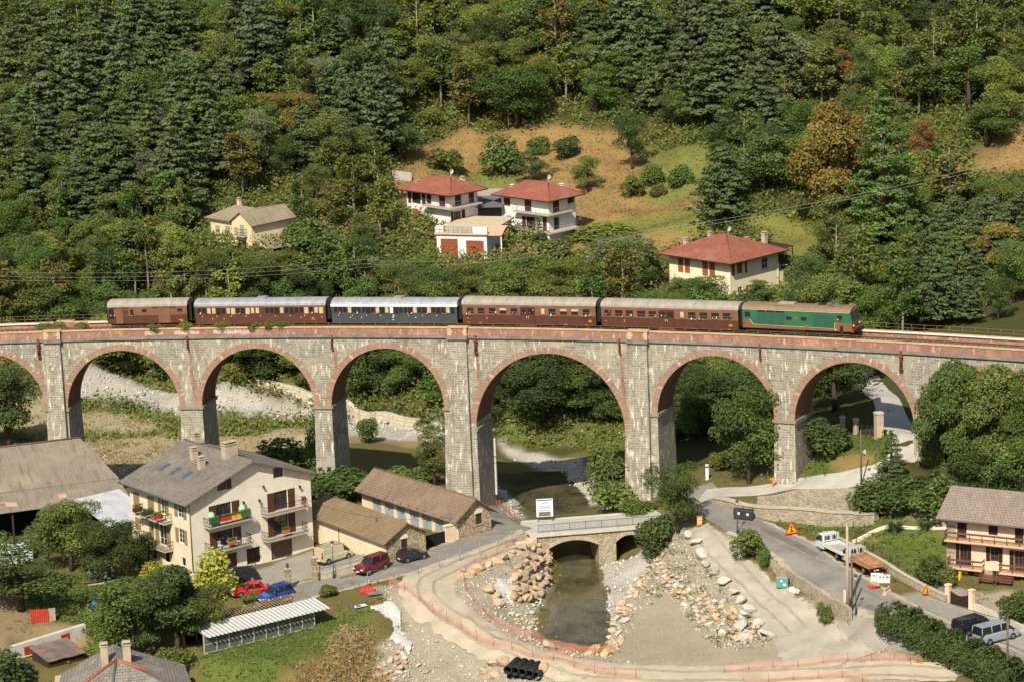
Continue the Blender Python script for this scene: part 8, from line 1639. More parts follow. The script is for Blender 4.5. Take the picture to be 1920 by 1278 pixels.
for px, py, lab in ((1678,1000,'larger pampas grass clump on the chalet lawn edge'), (1735,995,'smaller pampas grass clump nearer the chalet')):
    p = hit(px, py); rn = np.random.default_rng(px); n = 420; a = rn.uniform(0, 6.28, n); l = rn.uniform(.9, 2.0, n)*(1.0 if px < 1700 else .8); r0 = rn.uniform(0, .25, n); V = []
    for k in range(n):
        c, s_ = math.cos(a[k]), math.sin(a[k]); o_ = l[k]*rn.uniform(.35, .8); pts = [(c*r0[k], s_*r0[k], 0), (c*(r0[k]+o_*.4), s_*(r0[k]+o_*.4), l[k]*.75), (c*(r0[k]+o_), s_*(r0[k]+o_), l[k]*.8)]; wv = np.array([-s_, c, 0])*.035
        V += [np.array(pts[0])-wv, np.array(pts[0])+wv, np.array(pts[1])+wv, np.array(pts[1])-wv, np.array(pts[1])-wv, np.array(pts[1])+wv, np.array(pts[2])+wv*.2, np.array(pts[2])-wv*.2]
    o = np_mesh('pampas_grass', np.array(V)+p, np.arange(len(V)).reshape(-1, 4), M_LEAF, colors=tints(rn, n, 8)); o.color = (.16, .19, .07, 1); tag(o, lab, 'ornamental grass')
def track_weeds():
    for k, px in enumerate((75, 105, 150, 292, 347, 417, 478, 505, 530, 1455, 1700)):
        s_ = s_at_px(px, .6, -.3); p = vpt(s_, .65 if px > 200 else 2.2, -.68); plant('shrub', p, 1.4 if px < 1400 else .8, 1.9 if px < 1400 else 1.2, 'olive', ['small bush sprouting on the track beyond the tail of the train', 'bush on the empty track behind the luggage van', 'weedy bush on the track nearest the luggage van', 'green weed bush before the sliding door of the luggage van', 'weed bush at the gap behind the luggage van', 'weed bush before the first door of the many-windowed brown coach', 'weed bush before the middle of the many-windowed brown coach', 'second weed bush before the middle of the many-windowed coach', 'weed bush towards the grey coach end of the many-windowed coach', 'yellow-green weeds on the parapet before the locomotive', 'small weeds on the parapet ahead of the locomotive'][k])
track_weeds()
# ---------------------------------------------------------------- poles, lamps, signs, bins and other small things
M_POLEW = plain('grey_wooden_pole', hexc('6b5745'), .2, 3, .9); M_POLEC = plain('concrete_pole', hexc('a89c86'), .12, 2, .9); M_LAMPG = plain('green_lamp_iron', hexc('39483f'), .15, 4, .6); M_LANT = plain('lantern_glass', hexc('b9bdb6'), .1, 4, .2)
def pole_h(base, top): # height of a pole whose foot and tip the photograph shows
    p = hit(*base); z = 6.0
    for _ in range(15): z -= (top[1]-proj((p[0], p[1], p[2]+z))[1])/16.5
    return p, z
def pole(name, label, cat, base, top, r, m, group=None, lean=0):
    p, h_ = pole_h(base, top); t = thing(name, label, cat, p, 0, group); mb = MB(); mb.tube([(0, 0, -.5), (lean*.5, 0, h_*.5), (lean, 0, h_)], [r*1.15, r, r*.8], 8); mb.build('shaft', m, t); return t, p, h_
t, pc, hc = pole('utility_pole', 'tall concrete utility pole at the old lane wall below the trucks', 'utility pole', (1590,1142), (1580,984), .17, M_POLEC); mb = MB()
for k in range(12): mb.box(-.19, -.08, -.05, .05, .8+k*.62, 1.1+k*.62)
mb.build('step_plate', M_CONC, t); mb = MB(); mb.box(-.5, -.2, -.15, .15, .9, 2.2); mb.build('meter_cabinet', plain('cream_cabinet', hexc('c9bb9a'), .1, 3), t)
t, pw1, hw1 = pole('utility_pole', 'brown wooden utility pole beside the tall concrete pole', 'utility pole', (1598,1146), (1592,1039), .11, M_POLEW)
t, pw2, hw2 = pole('utility_pole', 'wooden pole at the right edge before the silver minibus', 'utility pole', (1889,1282), (1883,1158), .12, M_POLEW)
pole('sign_post', 'thin grey metal post beside the hedge and wooden pole', 'post', (1813,1248), (1803,1190), .05, M_GALV)
t, pw3, hw3 = pole('utility_pole', 'wooden pole on the grass bank before the seventh arch', 'utility pole', (1615,912), (1611,805), .1, M_POLEW); mb = MB(); mb.tube([(0, 0, hw3*.62), (.35, -.3, hw3*.62)], .03, 5); mb.box(.25, .5, -.45, -.2, hw3*.6, hw3*.66); mb.build('lamp_head', M_LANT, t)
t, pw4, hw4 = pole('utility_pole', 'brown wooden pole between storage shed and lane', 'utility pole', (708,1036), (705,967), .11, M_POLEW)
pole('vent_pipe', 'bent dark pipe standing against the storage shed corner', 'pipe', (717,1042), (719,996), .07, M_IRON)
def lamp(label, base, top, s=1.0):
    t, p, h_ = pole('street_lamp', label, 'street lamp', base, top, .05, M_LAMPG, 'green lantern street lamps'); mb = MB(); mb.tube([(0, 0, 0), (0, 0, .9), (0, 0, 1.0)], [.13, .09, .06], 8); mb.build('base', M_LAMPG, t); mb = MB(); mb.prism([(.12*math.cos(k*math.pi/3), .12*math.sin(k*math.pi/3)) for k in range(6)], 'z', h_-.05, h_+.35); mb.build('lantern', M_LANT, t); mb = MB(); mb.tube([(0, 0, h_+.35), (0, 0, h_+.5), (0, 0, h_+.6)], [.24, .12, .03], 6); mb.build('lantern_cap', M_LAMPG, t)
lamp('green street lamp by the wheeled bins', (1383,1000), (1381,945)); lamp('green street lamp beside the concrete utility pole', (1605,1152), (1601,1085)); lamp('green street lamp before the beige van', (626,1084), (623,1022))
for (bx, by, ty, lab) in ((541,1104,1066,'rubble gate pillar topped by a lantern between red car and lane'), (591,1090,1045,'rubble gate pillar at the end of the low wall by the beige van')):
    p, h_ = pole_h((bx, by), (bx, ty)); t = thing('gate_pillar', lab, 'gate pillar', p, R_(30)); mb = MB(); mb.box(-.3, .3, -.3, .3, -.4, h_); mb.build('shaft', M_RUBBLE, t); mb = MB(); mb.box(-.36, .36, -.36, .36, h_+.002, h_+.1); mb.build('cap', M_CONC, t)
    if by > 1100: mb = MB(); mb.tube([(0, 0, h_+.1), (0, 0, h_+.25), (0, 0, h_+.6), (0, 0, h_+.72)], [.05, .14, .18, .04], 6); mb.build('lantern', M_LAMPG, t)
# wires
M_WIRE = plain('pale_wire', hexc('a8a692'), .1, 1, .6); M_WIRED = plain('dark_cable', hexc('33312d'), .1, 1, .7)
def wire(label, A, B, sag, r=.03, m=M_WIRE, cat='wire', name='overhead_wire'):
    A, B = Vector([float(v) for v in A]), Vector([float(v) for v in B]); mb = MB(); mb.tube([A.lerp(B, k/24) - Vector((0, 0, sag*4*(k/24)*(1-k/24))) for k in range(25)], r, 4); tag(mb.build(name, m), label, cat)
for k, (ya, yb, yc) in enumerate(((288, 437, 485), (294, 443, 492))):
    wire('pale power line climbing over the villa roof, %s of the two' % ('upper' if k == 0 else 'lower'), at_y(1960, ya-6, 405), at_y(1180, yb, 420), 1.0, .014); wire('pale power line crossing the trees above the brown coaches, %s of the two' % ('upper' if k == 0 else 'lower'), at_y(1180, yb, 420), at_y(690, yc+3, 408), 1.6, .012)
for k, y in enumerate((505, 513, 520)): wire('thin pale wire above the luggage van, %s of the three' % ('highest', 'middle', 'lowest')[k], at_y(-40, y+4, 400), at_y(720, y-22, 400), 1.0, .01)
wire('dark cable hanging from the wooden pole across the lane to the wall lamp', pw1+np.array([0, 0, hw1-.2]), pw2+np.array([0, 0, hw2-.2]), .8, .03, M_WIRED); wire('dark cable from the concrete pole up the lane', pc+np.array([0, 0, hc-.3]), np.array(hit(1383,1000))+np.array([0, 0, 3.0]), 1.0, .025, M_WIRED); wire('thin cable between concrete pole and pink house', pc+np.array([0, 0, hc-.5]), pink.w(0, 0, 5.2), .6, .022, M_WIRED)
wire('dark cable strung between viaduct piers above the stream', vpt(s_at_px(908), -.5, -16), vpt(s_at_px(1225), -.6, -16.2), 1.2, .06, M_WIRED); wire('thin cable from the shed pole to the garage row', pw4+np.array([0, 0, hw4-.1]), g1.w(-.5, .3, 2.9), .3, .02, M_WIRED); wire('thin cable from the shed pole to the apartment house', pw4+np.array([0, 0, hw4-.1]), h.w(14, -.1, 6.5), .5, .02, M_WIRED)
mb = MB(); s_ = s_at_px(906, 0, -15)+.35; mb.box(-.12, .12, -.12, .12, -4.2, 3.0); tag(mb.build('cable_duct', M_BRCO, None, loc=vpt(s_+.9, .8, -17.2), rz=-.35), 'vertical pale cable duct on the pier beside the stream', 'cable duct')
# road signs
M_ORS = plain('orange_sign', hexc('e0801c'), .06, 3, .5); M_YES = plain('yellow_sign', hexc('e8a51e'), .06, 3, .5); M_REDS = plain('red_sign', hexc('c53022'), .06, 3, .5)
def sign_tri(label, at, s=.85):
    p = hit(*at); t = thing('warning_sign', label, 'road sign', p, R_(20)); 
    for nm, k, y, m in (('panel', 1.0, 0, M_REDS), ('face', .74, -.02, M_YES)):
        c = s*.42; P = [(-s*.58*k, c-s*.36*k+.1), (s*.58*k, c-s*.36*k+.1), (0, c+s*.62*k+.1)]; mb = MB(); mb.prism(P, 'y', y-.012, y+.008 if k == 1 else y-.0005); mb.build(nm, m, t)
    mb = MB(); mb.box(-.05, .05, -.05, -.033, .28*s+.1, .72*s+.1); mb.prism([(-.18*s, .24*s+.1), (.2*s, .24*s+.1), (.06*s, .4*s+.1)], 'y', -.05, -.033); mb.build('symbol', M_IRON, t); mb = MB(); mb.tube([(0, .02, 0), (0, .03, .8*s)], .025, 5); mb.tube([(-.2, .3, 0), (0, .03, .7*s)], .02, 4); mb.tube([(.2, .3, 0), (0, .03, .7*s)], .02, 4); mb.build('stand', M_ZINC, t)
sign_tri('triangular yellow and red roadworks sign on the verge up the lane from the trucks', (1484,1003), 1.5); sign_tri('small triangular yellow sign by the parking strip below the chalet lawn', (1738,1116), 1.15)
p = hit(1312, 988); t = thing('information_sign', 'rectangular orange works sign with white lettering at the top of the ramp', 'road sign', p, R_(12)); mb = MB(); mb.box(-.32, .32, -.02, .02, .25, 1.4); mb.build('panel', M_ORS, t); mb = MB()
for z in (1.12, .95, .72, .55):
    for k in range(3): mb.box(-.24+k*.17, -.11+k*.17, -.026, -.0205, z-.05, z+.06)
tag(mb.build('lettering', M_WHITEP, t), kind='stuff'); mb = MB(); mb.tube([(-.25, .3, 0), (-.2, .03, 1.3)], .025, 5); mb.tube([(.25, .3, 0), (.2, .03, 1.3)], .025, 5); mb.build('stand', M_ZINC, t)
# bins, tank, barriers, cones
M_BIN = plain('dark_grey_bin', hexc('34383a'), .12, 2, .6)
for px, lab in ((1386, 'dark wheeled bin with white sticker, nearest the street lamp'), (1403, 'dark wheeled bin with white sticker, farther from the street lamp')):
    p = hit(px, 972 if px < 1390 else 974); t = thing('wheeled_bin', lab, 'bin', p, R_(-14), 'pair of dark wheeled bins'); mb = MB(); mb.box(-.58, .58, -.42, .42, .15, 1.15, taper=1.06); mb.build('body', M_BIN, t, bevel=.03); mb = MB(); mb.box(-.63, .63, -.47, .47, 1.155, 1.25, taper=.9); mb.build('lid', M_BIN, t, bevel=.03); mb = MB(); mb.box(-.15, .15, -.47, -.44, .65, .95); mb.build('sticker', M_WHITEP, t)
    for x in (-.45, .45):
        for y in (-.3, .3): mb = MB(); mb.tube([(x-.03, y, .1), (x+.03, y, .1)], .1, 8); mb.build('wheel', M_PLAS, t)
p = hit(1467, 1100); t = thing('waste_container', 'teal green box container on the ramp against the old lane wall', 'container', p, R_(-8)); M_TEAL = plain('teal_metal', hexc('4f8f86'), .12, 2, .55, c2=hexc('5c9c92'), spot=hexc('6e8a80')); mb = MB(); mb.box(-.65, .65, -.5, .5, .1, 1.15); mb.build('body', M_TEAL, t, bevel=.03); mb = MB(); mb.box(-.7, .7, -.55, .55, 1.152, 1.3, taper=.8); mb.build('lid', plain('grey_lid', hexc('7d8f8c'), .1, 3), t)
mb = MB(); mb.box(-.2, .05, -.52, -.503, .75, .98); mb.tube([(.25, -.515, .45), (.25, -.502, .45)], .16, 12); mb.build('label', M_WHITEP, t); mb = MB(); mb.box(-.1, .3, -.2, .2, 1.31, 1.45); mb.build('orange_cover', M_ORS, t)
def barrier(label, at, ang, m, L=1.4, h_=.9):
    p = hit(*at); t = thing('traffic_barrier', label, 'barrier', p, R_(ang)); mb = MB(); mb.prism([(-.25, 0), (.25, 0), (.2, .25), (.08, .4), (.07, h_), (-.07, h_), (-.08, .4), (-.2, .25)], 'x', -L/2, L/2); mb.build('body', m, t, bevel=.02); mb = MB()
    for k in range(3): mb.box(-L*.35+k*L*.27, -L*.35+k*L*.27+.22, -.085, -.078, h_*.55, h_*.8)
    mb.build('recess', M_GALV, t)
M_WBAR = plain('white_plastic_barrier', hexc('d8d2c6'), .06, 3, .6); barrier('white plastic barrier beside the rusty truck, uphill one', (1645,1088), -10, M_WBAR); barrier('white plastic barrier beside the rusty truck, downhill one', (1657,1091), -10, M_WBAR); barrier('red plastic barrier lying on the verge by the lane', (688,1110), 15, M_REDS, 1.6, .7); barrier('pale pink faded barrier beyond the red sheet', (1663,1112), 60, plain('faded_pink_barrier', hexc('d8a596'), .1, 3), 1.5, .7)
mb = MB(); mb.box(-.8, .8, -.5, .5, 0, .08); tag(mb.build('sheet_metal_plate', M_GALV, None, loc=hit(702,1114)+np.array([0, 0, .15]), rz=.3), 'grey metal plate lying by the red barrier', 'metal plate')
def cone(label, at):
    p = hit(*at); t = thing('traffic_cone', label, 'traffic cone', p); mb = MB(); mb.box(-.2, .2, -.2, .2, 0, .04); mb.tube([(0, 0, .03), (0, 0, .75)], [.16, .04], 10); mb.build('body', M_REDS, t); mb = MB(); mb.tube([(0, 0, .28), (0, 0, .45)], [.123, .094], 10); mb.tube([(0, 0, .55), (0, 0, .68)], [.078, .058], 10); mb.build('white_band', M_WHITEP, t)
cone('red and white traffic cone on the lane near the red barrier', (692,1097)); cone('red and white traffic cone by the hedge at the right edge', (1901,1234))
p = hit(675, 1137); t = thing('fallen_sign', 'blue and white panel lying on the grass by the white sheet', 'sign', p+np.array([0, 0, .12]), .5); mb = MB(); mb.box(-.75, .75, -.4, .4, 0, .04); mb.build('panel', M_WHITEP, t); mb = MB(); mb.box(-.5, .1, -.3, .3, .041, .05); mb.build('blue_field', M_BLUE, t)
for at, hgt, m, lab in (((1326,898), 1.9, M_WHITEP, 'white marker post with blue band by the lane under the sixth arch'), ((1449,914), 1.2, M_ORS, 'orange post at the foot of the pier by the lane')):
    t = thing('marker_post', lab, 'post', hit(*at)); mb = MB(); mb.box(-.2 if hgt > 1.5 else -.07, .2 if hgt > 1.5 else .07, -.15 if hgt > 1.5 else -.07, .15 if hgt > 1.5 else .07, -.2, hgt); mb.build('shaft', m, t, bevel=.02); mb = MB(); mb.box(-.205, .205, -.155, -.1, hgt*.78, hgt*.9) if hgt > 1.5 else mb.box(-.3, .3, -.08, .08, hgt-.2, hgt+.02); mb.build('band', M_BLUE if hgt > 1.5 else m, t)
# benches before the pink house
for px, lab in ((Z4(1678, 705), 'red-brown slatted bench before the chalet, next to the dark door'), (Z4(1770, 722), 'red-brown slatted bench before the chalet, under the green window')):
    u, z = pink.uv((0, -1.5), (10, -1.5), *px); t = thing('slatted_bench', lab, 'bench', pink.w(u, -1.5, -.1), pink.a); M_BEN = plain('red_brown_bench_wood', hexc('6b3a2e'), .15, 3)
    mb = MB()
    for k in range(4): mb.box(0, 1.9, -.22+k*.12, -.13+k*.12, .43, .47)
    mb.build('seat', M_BEN, t); mb = MB()
    for k in range(3): mb.box(0, 1.9, .3, .34, .58+k*.14, .68+k*.14)
    mb.build('backrest', M_BEN, t)
    for x in (.15, 1.7):
        mb = MB(); mb.box(x, x+.06, -.2, .34, 0, .42); mb.box(x, x+.06, .28, .34, .42, 1.0); mb.build('leg', M_IRON, t)
u, z = pink.uv((0, -.8), (10, -.8), *Z4(1582, 668)); t = thing('garden_toy', 'bright yellow plastic garden toy at the chalet wall', 'toy', pink.w(u, -.8, -.1), pink.a); mb = MB(); mb.box(-.2, .2, -.2, .2, 0, .9, taper=.6); mb.build('body', plain('yellow_plastic', hexc('e0b522'), .06, 3, .5), t); mb = MB(); mb.tube([(0, -.1, .85), (.1, -.5, .3), (.15, -.8, .05)], .1, 6); mb.build('slide', M_YES, t)
# garden things
p = hit(*Z1(458, 930)); t = thing('barrel', 'blue plastic barrel on the garden grass', 'barrel', p); mb = MB(); mb.tube([(0, 0, 0), (0, 0, .1), (0, 0, .5), (0, 0, .9), (0, 0, .98)], [.3, .33, .36, .33, .3], 14); mb.build('body', plain('blue_barrel_plastic', hexc('2468c8'), .05, 2, .45), t); mb = MB(); mb.tube([(0, 0, .98), (0, 0, 1.03)], .31, 14); mb.build('lid', M_BLUE, t)
p = hit(*Z1(192, 985)); t = thing('covered_stack', 'garden stack draped with red sheeting', 'stack', p, R_(8)); mb = MB(); mb.box(-1.0, 1.0, -.4, .4, 0, 1.25); mb.build('stack_body', M_REDS, t)
mb = MB()
for k in range(9): x = -1.0+k*.225; mb.prism([(x, -.45), (x+.11, -.52), (x+.225, -.45)], 'z', .02, 1.3)
mb.build('red_cover', plain('faded_red_sheet', hexc('a8372c'), .15, 2, .7, c2=hexc('b84a3c')), t); mb = MB(); mb.box(1.02, 1.75, -.4, .4, 0, 1.3); mb.build('stone_pillar', M_RUBBLE2, t)
rocks_poly([Z1(*q) for q in ((392,745),(455,735),(545,765),(530,790),(430,775))], 26, .16, .38, 'w', 'pale stone in the heap on the garden lawn', 'stone heap on the garden lawn', .1, .5)
for k in range(7):
    p = hit(*Z1(455+k*24, 800+(k % 3)*12)); t = MB(); t.box(-1.3, 1.3, -.12, .12, .02+.06*(k % 3), .09+.06*(k % 3)); tag(t.build('timber_plank', M_PALE if k % 2 else M_BALW, None, loc=p+np.array([0, 0, .1]), rz=.3+.12*k), 'loose weathered plank lying below the garden stone heap', 'plank', 'planks below the garden stone heap')
for k in range(14):
    p = hit(*Z2(815+(k % 7)*14, 436-(k//7)*3)); t = MB(); z = .15+.3*(k//7)*(1); t.tube([(0, -.9, 0), (0, .9, 0)], .17, 9); o = t.build('log', plain('cut_log', hexc('b07a4c'), .2, 4, .9, c2=hexc('9a6a44')) if k == 0 else bpy.data.materials['cut_log'], None, loc=p+np.array([.12*(k % 7), 0, z]), rz=.6+.08*(k % 4)); tag(o, 'orange cut log in the heap behind the garage row roof', 'log', 'log heap behind the garage row')
# balcony things
def planter(k, wall, fu, m, pm, lab, fy=1.06, L=1.3, plants=True):
    q, a = on_bal(k, wall, fu, fy, .72); t = thing('flower_box', lab, 'flower box', q, a); mb = MB(); mb.box(-L/2, L/2, -.14, .14, -.25, .2); mb.build('box', m, t)
    if plants:
        rn = np.random.default_rng(len(lab)); n = 150; C = np.stack([rn.uniform(-L/2, L/2, n), rn.normal(0, .1, n), rn.uniform(.15, .55, n)], 1); V, F = leaf_quads(C, np.tile([0, -.4, .6], (n, 1)), rn.uniform(.08, .18, n), rn); o = np_mesh('plants', V, F, M_LEAF, t, tints(rn, n)); o.color = (*PAL[pm], 1)
HG = ((0, 0), (h.xlen(584, 0, 5), 0)); HL = ((0, h.ylen(243, 0, 7)), (0, 0))
planter('b2l', HG, .12, plain('dark_green_box', hexc('2f5a3c'), .1, 3), 'mid', 'dark green flower box at the left-hand end of the upper balcony'.replace('left-hand end', 'corner end')); planter('b2l', HG, .4, M_REDS, 'mid', 'red flower box on the upper gable balcony'); planter('b2l', HG, .62, M_YES, 'olive', 'yellow flower box on the upper gable balcony'); planter('b2l', HG, .86, plain('dull_green_box', hexc('3a6b4a'), .1, 3), 'mid', 'bushy green flower box at the yard end of the upper gable balcony')
planter('s2', HL, .85, M_REDS, 'mid', 'red flower box on the side balcony nearest the house corner', 1.03, 1.2); planter('s2', HL, .5, plain('dark_grey_box', hexc('3a3d3c'), .1, 3), 'mid', 'dark flower box in the middle of the side balcony', 1.03, 1.5); planter('s2', HL, .15, plain('dark_red_box', hexc('5a3030'), .1, 3), 'olive', 'leafy flower box at the far end of the side balcony', 1.03, 1.2); planter('b1r', HG, .45, plain('terracotta', hexc('b0643c'), .1, 3), 'mid', 'terracotta flower box on the lower yard-side balcony', 1.0, 1.0); planter('b1l', HG, .5, plain('terracotta_pot', hexc('b0643c'), .1, 3), 'mid', 'terracotta flower box on the lower corner balcony', 1.0, .9); planter('b2r', HG, .93, plain('pink_box', hexc('b04048'), .1, 3), 'mid', 'small pink flower box at the end of the upper yard-side balcony', .9, .4)
for fu, lab in ((.1, 'closed pale green parasol at the corner end of the upper balcony'), (.83, 'closed pale green parasol at the yard end of the upper balcony')):
    q, a = on_bal('b2l', HG, fu, .7, 0); t = thing('parasol', lab, 'parasol', q, a); M_PGRN = plain('pale_green_canvas', hexc('8fc0a0'), .08, 3, .8); mb = MB(); mb.tube([(0, 0, 0), (0, 0, 1.8)], .025, 6); mb.build('pole', M_WFRM, t); mb = MB(); mb.tube([(0, 0, .75), (0, 0, .85), (0, 0, 1.45), (0, 0, 1.7), (0, 0, 1.75)], [.38, .44, .42, .25, .05], 8); mb.build('canopy', M_PGRN, t)
for fu in (.3, .72):
    q, a = on_bal('b1l', HG, fu, .55, 0); t = thing('garden_chair', 'white garden chair on the lower corner balcony, %s' % ('nearer the house corner' if fu < .5 else 'nearer the garage door'), 'chair', q, a+fu); mb = MB(); mb.box(-.24, .24, -.24, .24, .42, .47); mb.build('seat', M_WFRM, t); mb = MB(); mb.box(-.24, .24, .2, .25, .47, .95); mb.build('backrest', M_WFRM, t)
    for x in (-.21, .21):
        for y in (-.21, .21): mb = MB(); mb.box(x-.025, x+.025, y-.025, y+.025, 0, .42); mb.build('leg', M_WFRM, t)
q, a = on_bal('b1l', HG, .52, .55, 0); t = thing('balcony_table', 'white round table between the two white balcony chairs', 'table', q, a); mb = MB(); mb.tube([(0, 0, .7), (0, 0, .74)], .42, 14); mb.build('tabletop', M_WFRM, t); mb = MB(); mb.tube([(0, 0, 0), (0, 0, .7)], [.2, .04], 8); mb.build('leg', M_WFRM, t)
# ---------------------------------------------------------------- painted scrawl on the parapet, marks on the train
def scrawl():
    rn = random.Random(4); mb = MB(); 
    for a, c in ((272, 303), (327, 349), (357, 372), (400, 412), (420, 466)):
        x = a
        while x < c:
            w_ = rn.uniform(2.5, 4.5); s0, s1 = s_at_px(x), s_at_px(x+w_*.7); z0, z1 = -.85+rn.uniform(0, .1), -.35+rn.uniform(-.1, .1)
            for (sa, za, sb, zb_) in ((s0, z0, s0+rn.uniform(-.02, .08), z1), (s0, rn.choice([z0, z1, (z0+z1)/2]), s1, rn.choice([z0, z1, (z0+z1)/2])), (s1, z0, s1, z1) if rn.random() < .5 else (s0, z1, s1, z0)):
                p, q = Vector(vpt(sa, -.066, za)), Vector(vpt(sb, -.066, zb_)); d = (q-p).normalized(); n = d.cross(Vector(vpt(sa, -.066, 0))-Vector(vpt(sa, .4, 0))).normalized()*.05; mb.face([p-n, q-n, q+n, p+n])
            x += w_
    tag(mb.build('painted_scrawl', plain('faded_white_paint', hexc('c9b9a8'), .15, 6, .9), viad, fixn=False), kind='stuff')
scrawl()
def lettering(v, text, px, z, size, m, y=SIDE-.02, name='lettering'):
    cu = bpy.data.curves.new('lettering', 'FONT'); cu.body = text; cu.size = size; cu.extrude = .004; cu.align_x = 'CENTER'; cu.materials.append(m); o = bpy.data.objects.new(name, cu); COL.objects.link(o); me = bpy.data.meshes.new_from_object(o.evaluated_get(bpy.context.evaluated_depsgraph_get())); bpy.data.objects.remove(o); o = bpy.data.objects.new(name, me); COL.objects.link(o); o.parent = v.root; o.location = (v.x(px), y, z); o.rotation_euler = (math.pi/2, 0, 0)
for v, px, z in ((v4, 877, 1.15), (v5, 1136, 1.15), (v1, 226, 1.3)): lettering(v, 'FS', px, z, .3, M_YELM)
for v, px in ((v4, 913), (v5, 1171)): lettering(v, '2', px, 1.15, .45, M_YELM, SIDE-.026)
lettering(v3, 'FS', 739, 1.42, .34, M_WHITEP)
# ---------------------------------------------------------------- people
M_SKIN = plain('skin', hexc('b98468'), .08, 4, .6)
def skinned(joints, edges, radii, sub=1):
    me = bpy.data.meshes.new('person_rig'); me.from_pydata(joints, edges, []); o = bpy.data.objects.new('person_rig', me); COL.objects.link(o); md = o.modifiers.new('Skin', 'SKIN')
    for i, r in enumerate(radii): me.skin_vertices[0].data[i].radius = (r, r) if not isinstance(r, tuple) else r
    me.skin_vertices[0].data[0].use_root = True; sb = o.modifiers.new('Sub', 'SUBSURF'); sb.levels = sub; sb.render_levels = sub; dg = bpy.context.evaluated_depsgraph_get(); m2 = bpy.data.meshes.new_from_object(o.evaluated_get(dg)); bpy.data.objects.remove(o); return m2
def bust(pose):
    a = {0: ((.30, -.22, .10), (.10, -.34, .12), (-.30, -.22, .10), (-.10, -.34, .12)), 1: ((.28, -.2, .12), (.2, -.46, .16), (-.27, -.1, .08), (-.15, -.3, .1)), 2: ((.3, -.2, .42), (.12, -.3, .6), (-.3, -.22, .12), (-.12, -.36, .12))}[pose]
    J = [(0, 0, -.25), (0, 0, .1), (0, -.02, .33), (0, -.03, .45), (0, -.06, .58), (0, -.06, .70), (.17, 0, .34), a[0], a[1], (-.17, 0, .34), a[2], a[3]]
    return skinned(J, [(0,1),(1,2),(2,3),(3,4),(4,5),(2,6),(6,7),(7,8),(2,9),(9,10),(10,11)], [(.19,.12), (.2,.12), (.14,.1), .06, .105, .07, .075, .055, .04, .075, .055, .04])
BUST = [bust(k) for k in range(3)]
def dress(me, shirt, hair, zs=.40, ysk=-.24):
    m = me.copy(); m.materials.clear()
    for q in (shirt, M_SKIN, hair): m.materials.append(q)
    for p in m.polygons:
        c = p.center; p.material_index = 2 if (c.z > .62 or (c.z > .54 and c.y > -.05 and abs(c.x) < .12)) and abs(c.x) < .14 else 1 if (c.z > zs and abs(c.x) < .13) or c.y < ysk else 0; p.use_smooth = True
    return m
M_HAIR = [plain('dark_hair', hexc('2c211b'), .2, 6), plain('grey_hair', hexc('8d8680'), .2, 6), plain('brown_hair', hexc('573c28'), .2, 6)]
SH = {'white': hexc('d5d3ce'), 'pink': hexc('c98a84'), 'blue': hexc('3a5a8c'), 'black': hexc('232325'), 'grey': hexc('6f7478'), 'red': hexc('a83a34'), 'orange': hexc('c07848'), 'navy': hexc('28324a')}
SHM = {k: plain(k+'_shirt', c, .08, 4, .85) for k, c in SH.items()}
prn = random.Random(9)
def passenger(v, px, z, colour, lab, pose=0):
    q = v.M @ Vector((v.x(px), SIDE+.14, z)); o = bpy.data.objects.new('person', dress(BUST[pose], SHM[colour], prn.choice(M_HAIR))); COL.objects.link(o); o.location = v.c+q; o.rotation_euler = (0, 0, v.root.rotation_euler.z + prn.uniform(-.4, .4)); tag(o, lab, 'person', 'passengers looking out of the train')
zk = lambda x: 860+x/7.111; zm_ = lambda x: 1120+x/6.857
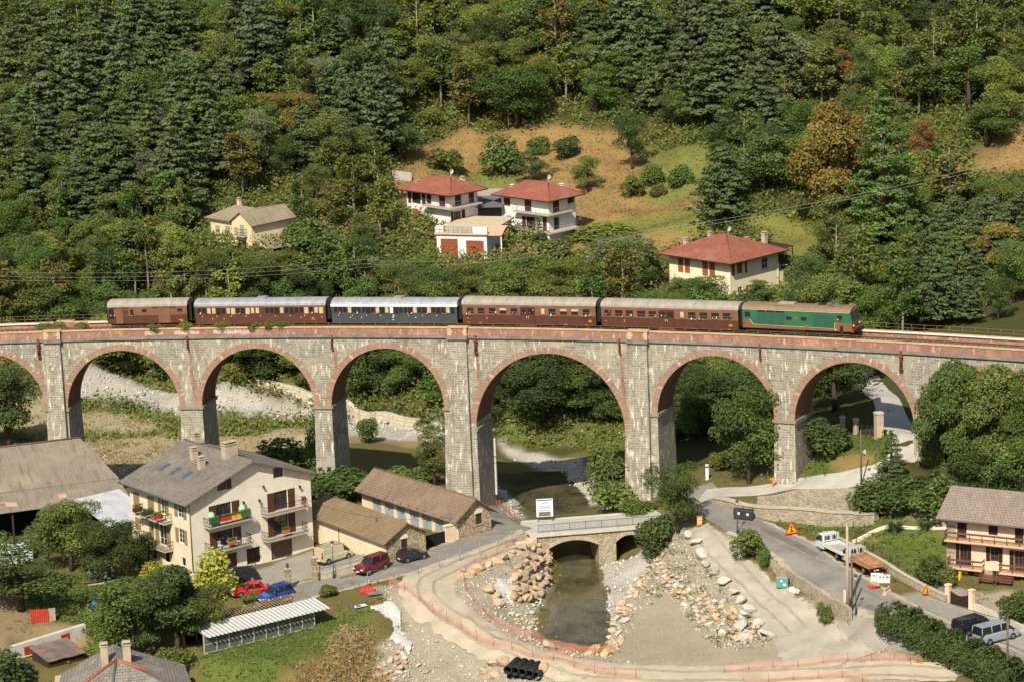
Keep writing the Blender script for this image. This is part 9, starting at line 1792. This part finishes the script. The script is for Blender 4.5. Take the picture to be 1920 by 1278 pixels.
for v, px, z, c, lab, ps in [
    (v1, 211, 1.75, 'pink', 'bare-headed passenger in pink in the open end door of the luggage van', 0), (v1, 247, 1.75, 'black', 'person in black at the small window of the luggage van', 0),
    (v4, zk(140), 1.85, 'orange', 'passenger in orange at the first window of the coach by the grey coach', 1), (v4, zk(130), 1.62, 'white', 'passenger in white at the lower pane of the first window by the grey coach', 0), (v4, zk(483), 1.85, 'white', 'passenger in white leaning out of the third window by the grey coach', 1), (v4, zk(750), 1.88, 'blue', 'passenger in blue at the window left of the centre door'.replace('left of', 'just before'), 0), (v4, zk(888), 1.9, 'red', 'passenger in red in the first half of the centre door by the grey coach', 0), (v4, zk(990), 1.92, 'pink', 'passenger in pink in the second half of the centre door by the grey coach', 2), (v4, zk(1258), 1.62, 'white', 'passenger in white low in the window after the small toilet window', 0), (v4, zk(1685), 1.62, 'white', 'passenger in white low in the last window before the coupling', 0), (v4, zk(1745), 1.7, 'pink', 'passenger in pink at the edge of the last window before the coupling', 0),
    (v5, zm_(140), 1.9, 'grey', 'passenger in grey with raised arm at the first window of the leading coach', 2), (v5, zm_(315), 1.68, 'orange', 'passenger in orange low in the second window of the leading coach', 0), (v5, zm_(410), 1.88, 'navy', 'passenger in navy at the third window of the leading coach', 1), (v5, zm_(460), 1.8, 'white', 'passenger in white beside the navy one at the third window', 0), (v5, zm_(735), 1.78, 'pink', 'passenger in pink at the fifth window of the leading coach', 1), (v5, zm_(858), 1.92, 'white', 'passenger in white standing in the centre door of the leading coach', 0), (v5, zm_(1240), 1.58, 'white', 'white-topped passenger low in the window after the leading coach doors', 0), (v5, zm_(1340), 1.65, 'pink', 'passenger in pink low in the second window after the doors', 0), (v5, zm_(1522), 1.8, 'white', 'broad passenger in white at the third window after the doors', 0), (v5, zm_(1715), 1.75, 'blue', 'passenger in blue with raised arm at the window nearest the locomotive', 2),
    (v6, 1150+1062/2.4935, 2.2, 'white', 'driver in white leaning from the cab window of the locomotive', 0)]: passenger(v, px, z, c, lab, ps)
for k, px in enumerate((378.5, 448, 583)): passenger(v2, px, 1.75, ('white', 'grey', 'white')[k], 'passenger in %s at the many-windowed brown coach, %s' % (('white', 'grey', 'white')[k], ('tail end', 'before the middle', 'grey coach end')[k]), 0)
for k, px in enumerate((640, 668, 705, 770, 800, 835)): passenger(v3, px, 1.7, ('pink', 'white', 'orange', 'white', 'pink', 'navy')[k], 'passenger in %s at a window of the grey coach, %s from the tail end' % (('pink', 'white', 'orange', 'white', 'pink', 'navy')[k], ('first', 'second', 'third', 'fourth', 'fifth', 'sixth')[k]), 0)
J = [(0,0,.95),(0,0,1.2),(0,0,1.42),(0,0,1.5),(0,-.02,1.6),(0,-.02,1.72),(.18,0,1.4),(.24,.02,1.12),(.22,-.06,.88),(-.18,0,1.4),(-.24,.02,1.12),(-.22,-.06,.88),(.09,0,.88),(.1,-.02,.48),(.1,.02,.06),(.1,-.14,.03),(-.09,0,.88),(-.1,-.02,.48),(-.1,.02,.06),(-.1,-.14,.03)]
me = skinned(J, [(0,1),(1,2),(2,3),(3,4),(4,5),(2,6),(6,7),(7,8),(2,9),(9,10),(10,11),(0,12),(12,13),(13,14),(14,15),(0,16),(16,17),(17,18),(18,19)], [(.15,.11),(.15,.1),(.14,.1),.055,.1,.065,.07,.05,.035,.07,.05,.035,.09,.065,.045,.035,.09,.065,.045,.035])
for m in (SHM['white'], M_SKIN, M_HAIR[0], SHM['navy']): me.materials.append(m)
for p in me.polygons: c = p.center; p.use_smooth = True; p.material_index = 2 if c.z > 1.64 else 1 if c.z > 1.46 or (abs(c.x) > .18 and c.z < 1.2 and c.z > .8) else 3 if c.z < .95 else 0
o = bpy.data.objects.new('person', me); COL.objects.link(o); o.location = hit(1088, 424); o.rotation_euler = (0, 0, .3); tag(o, 'person in white top standing on the path beside the second white house', 'person')
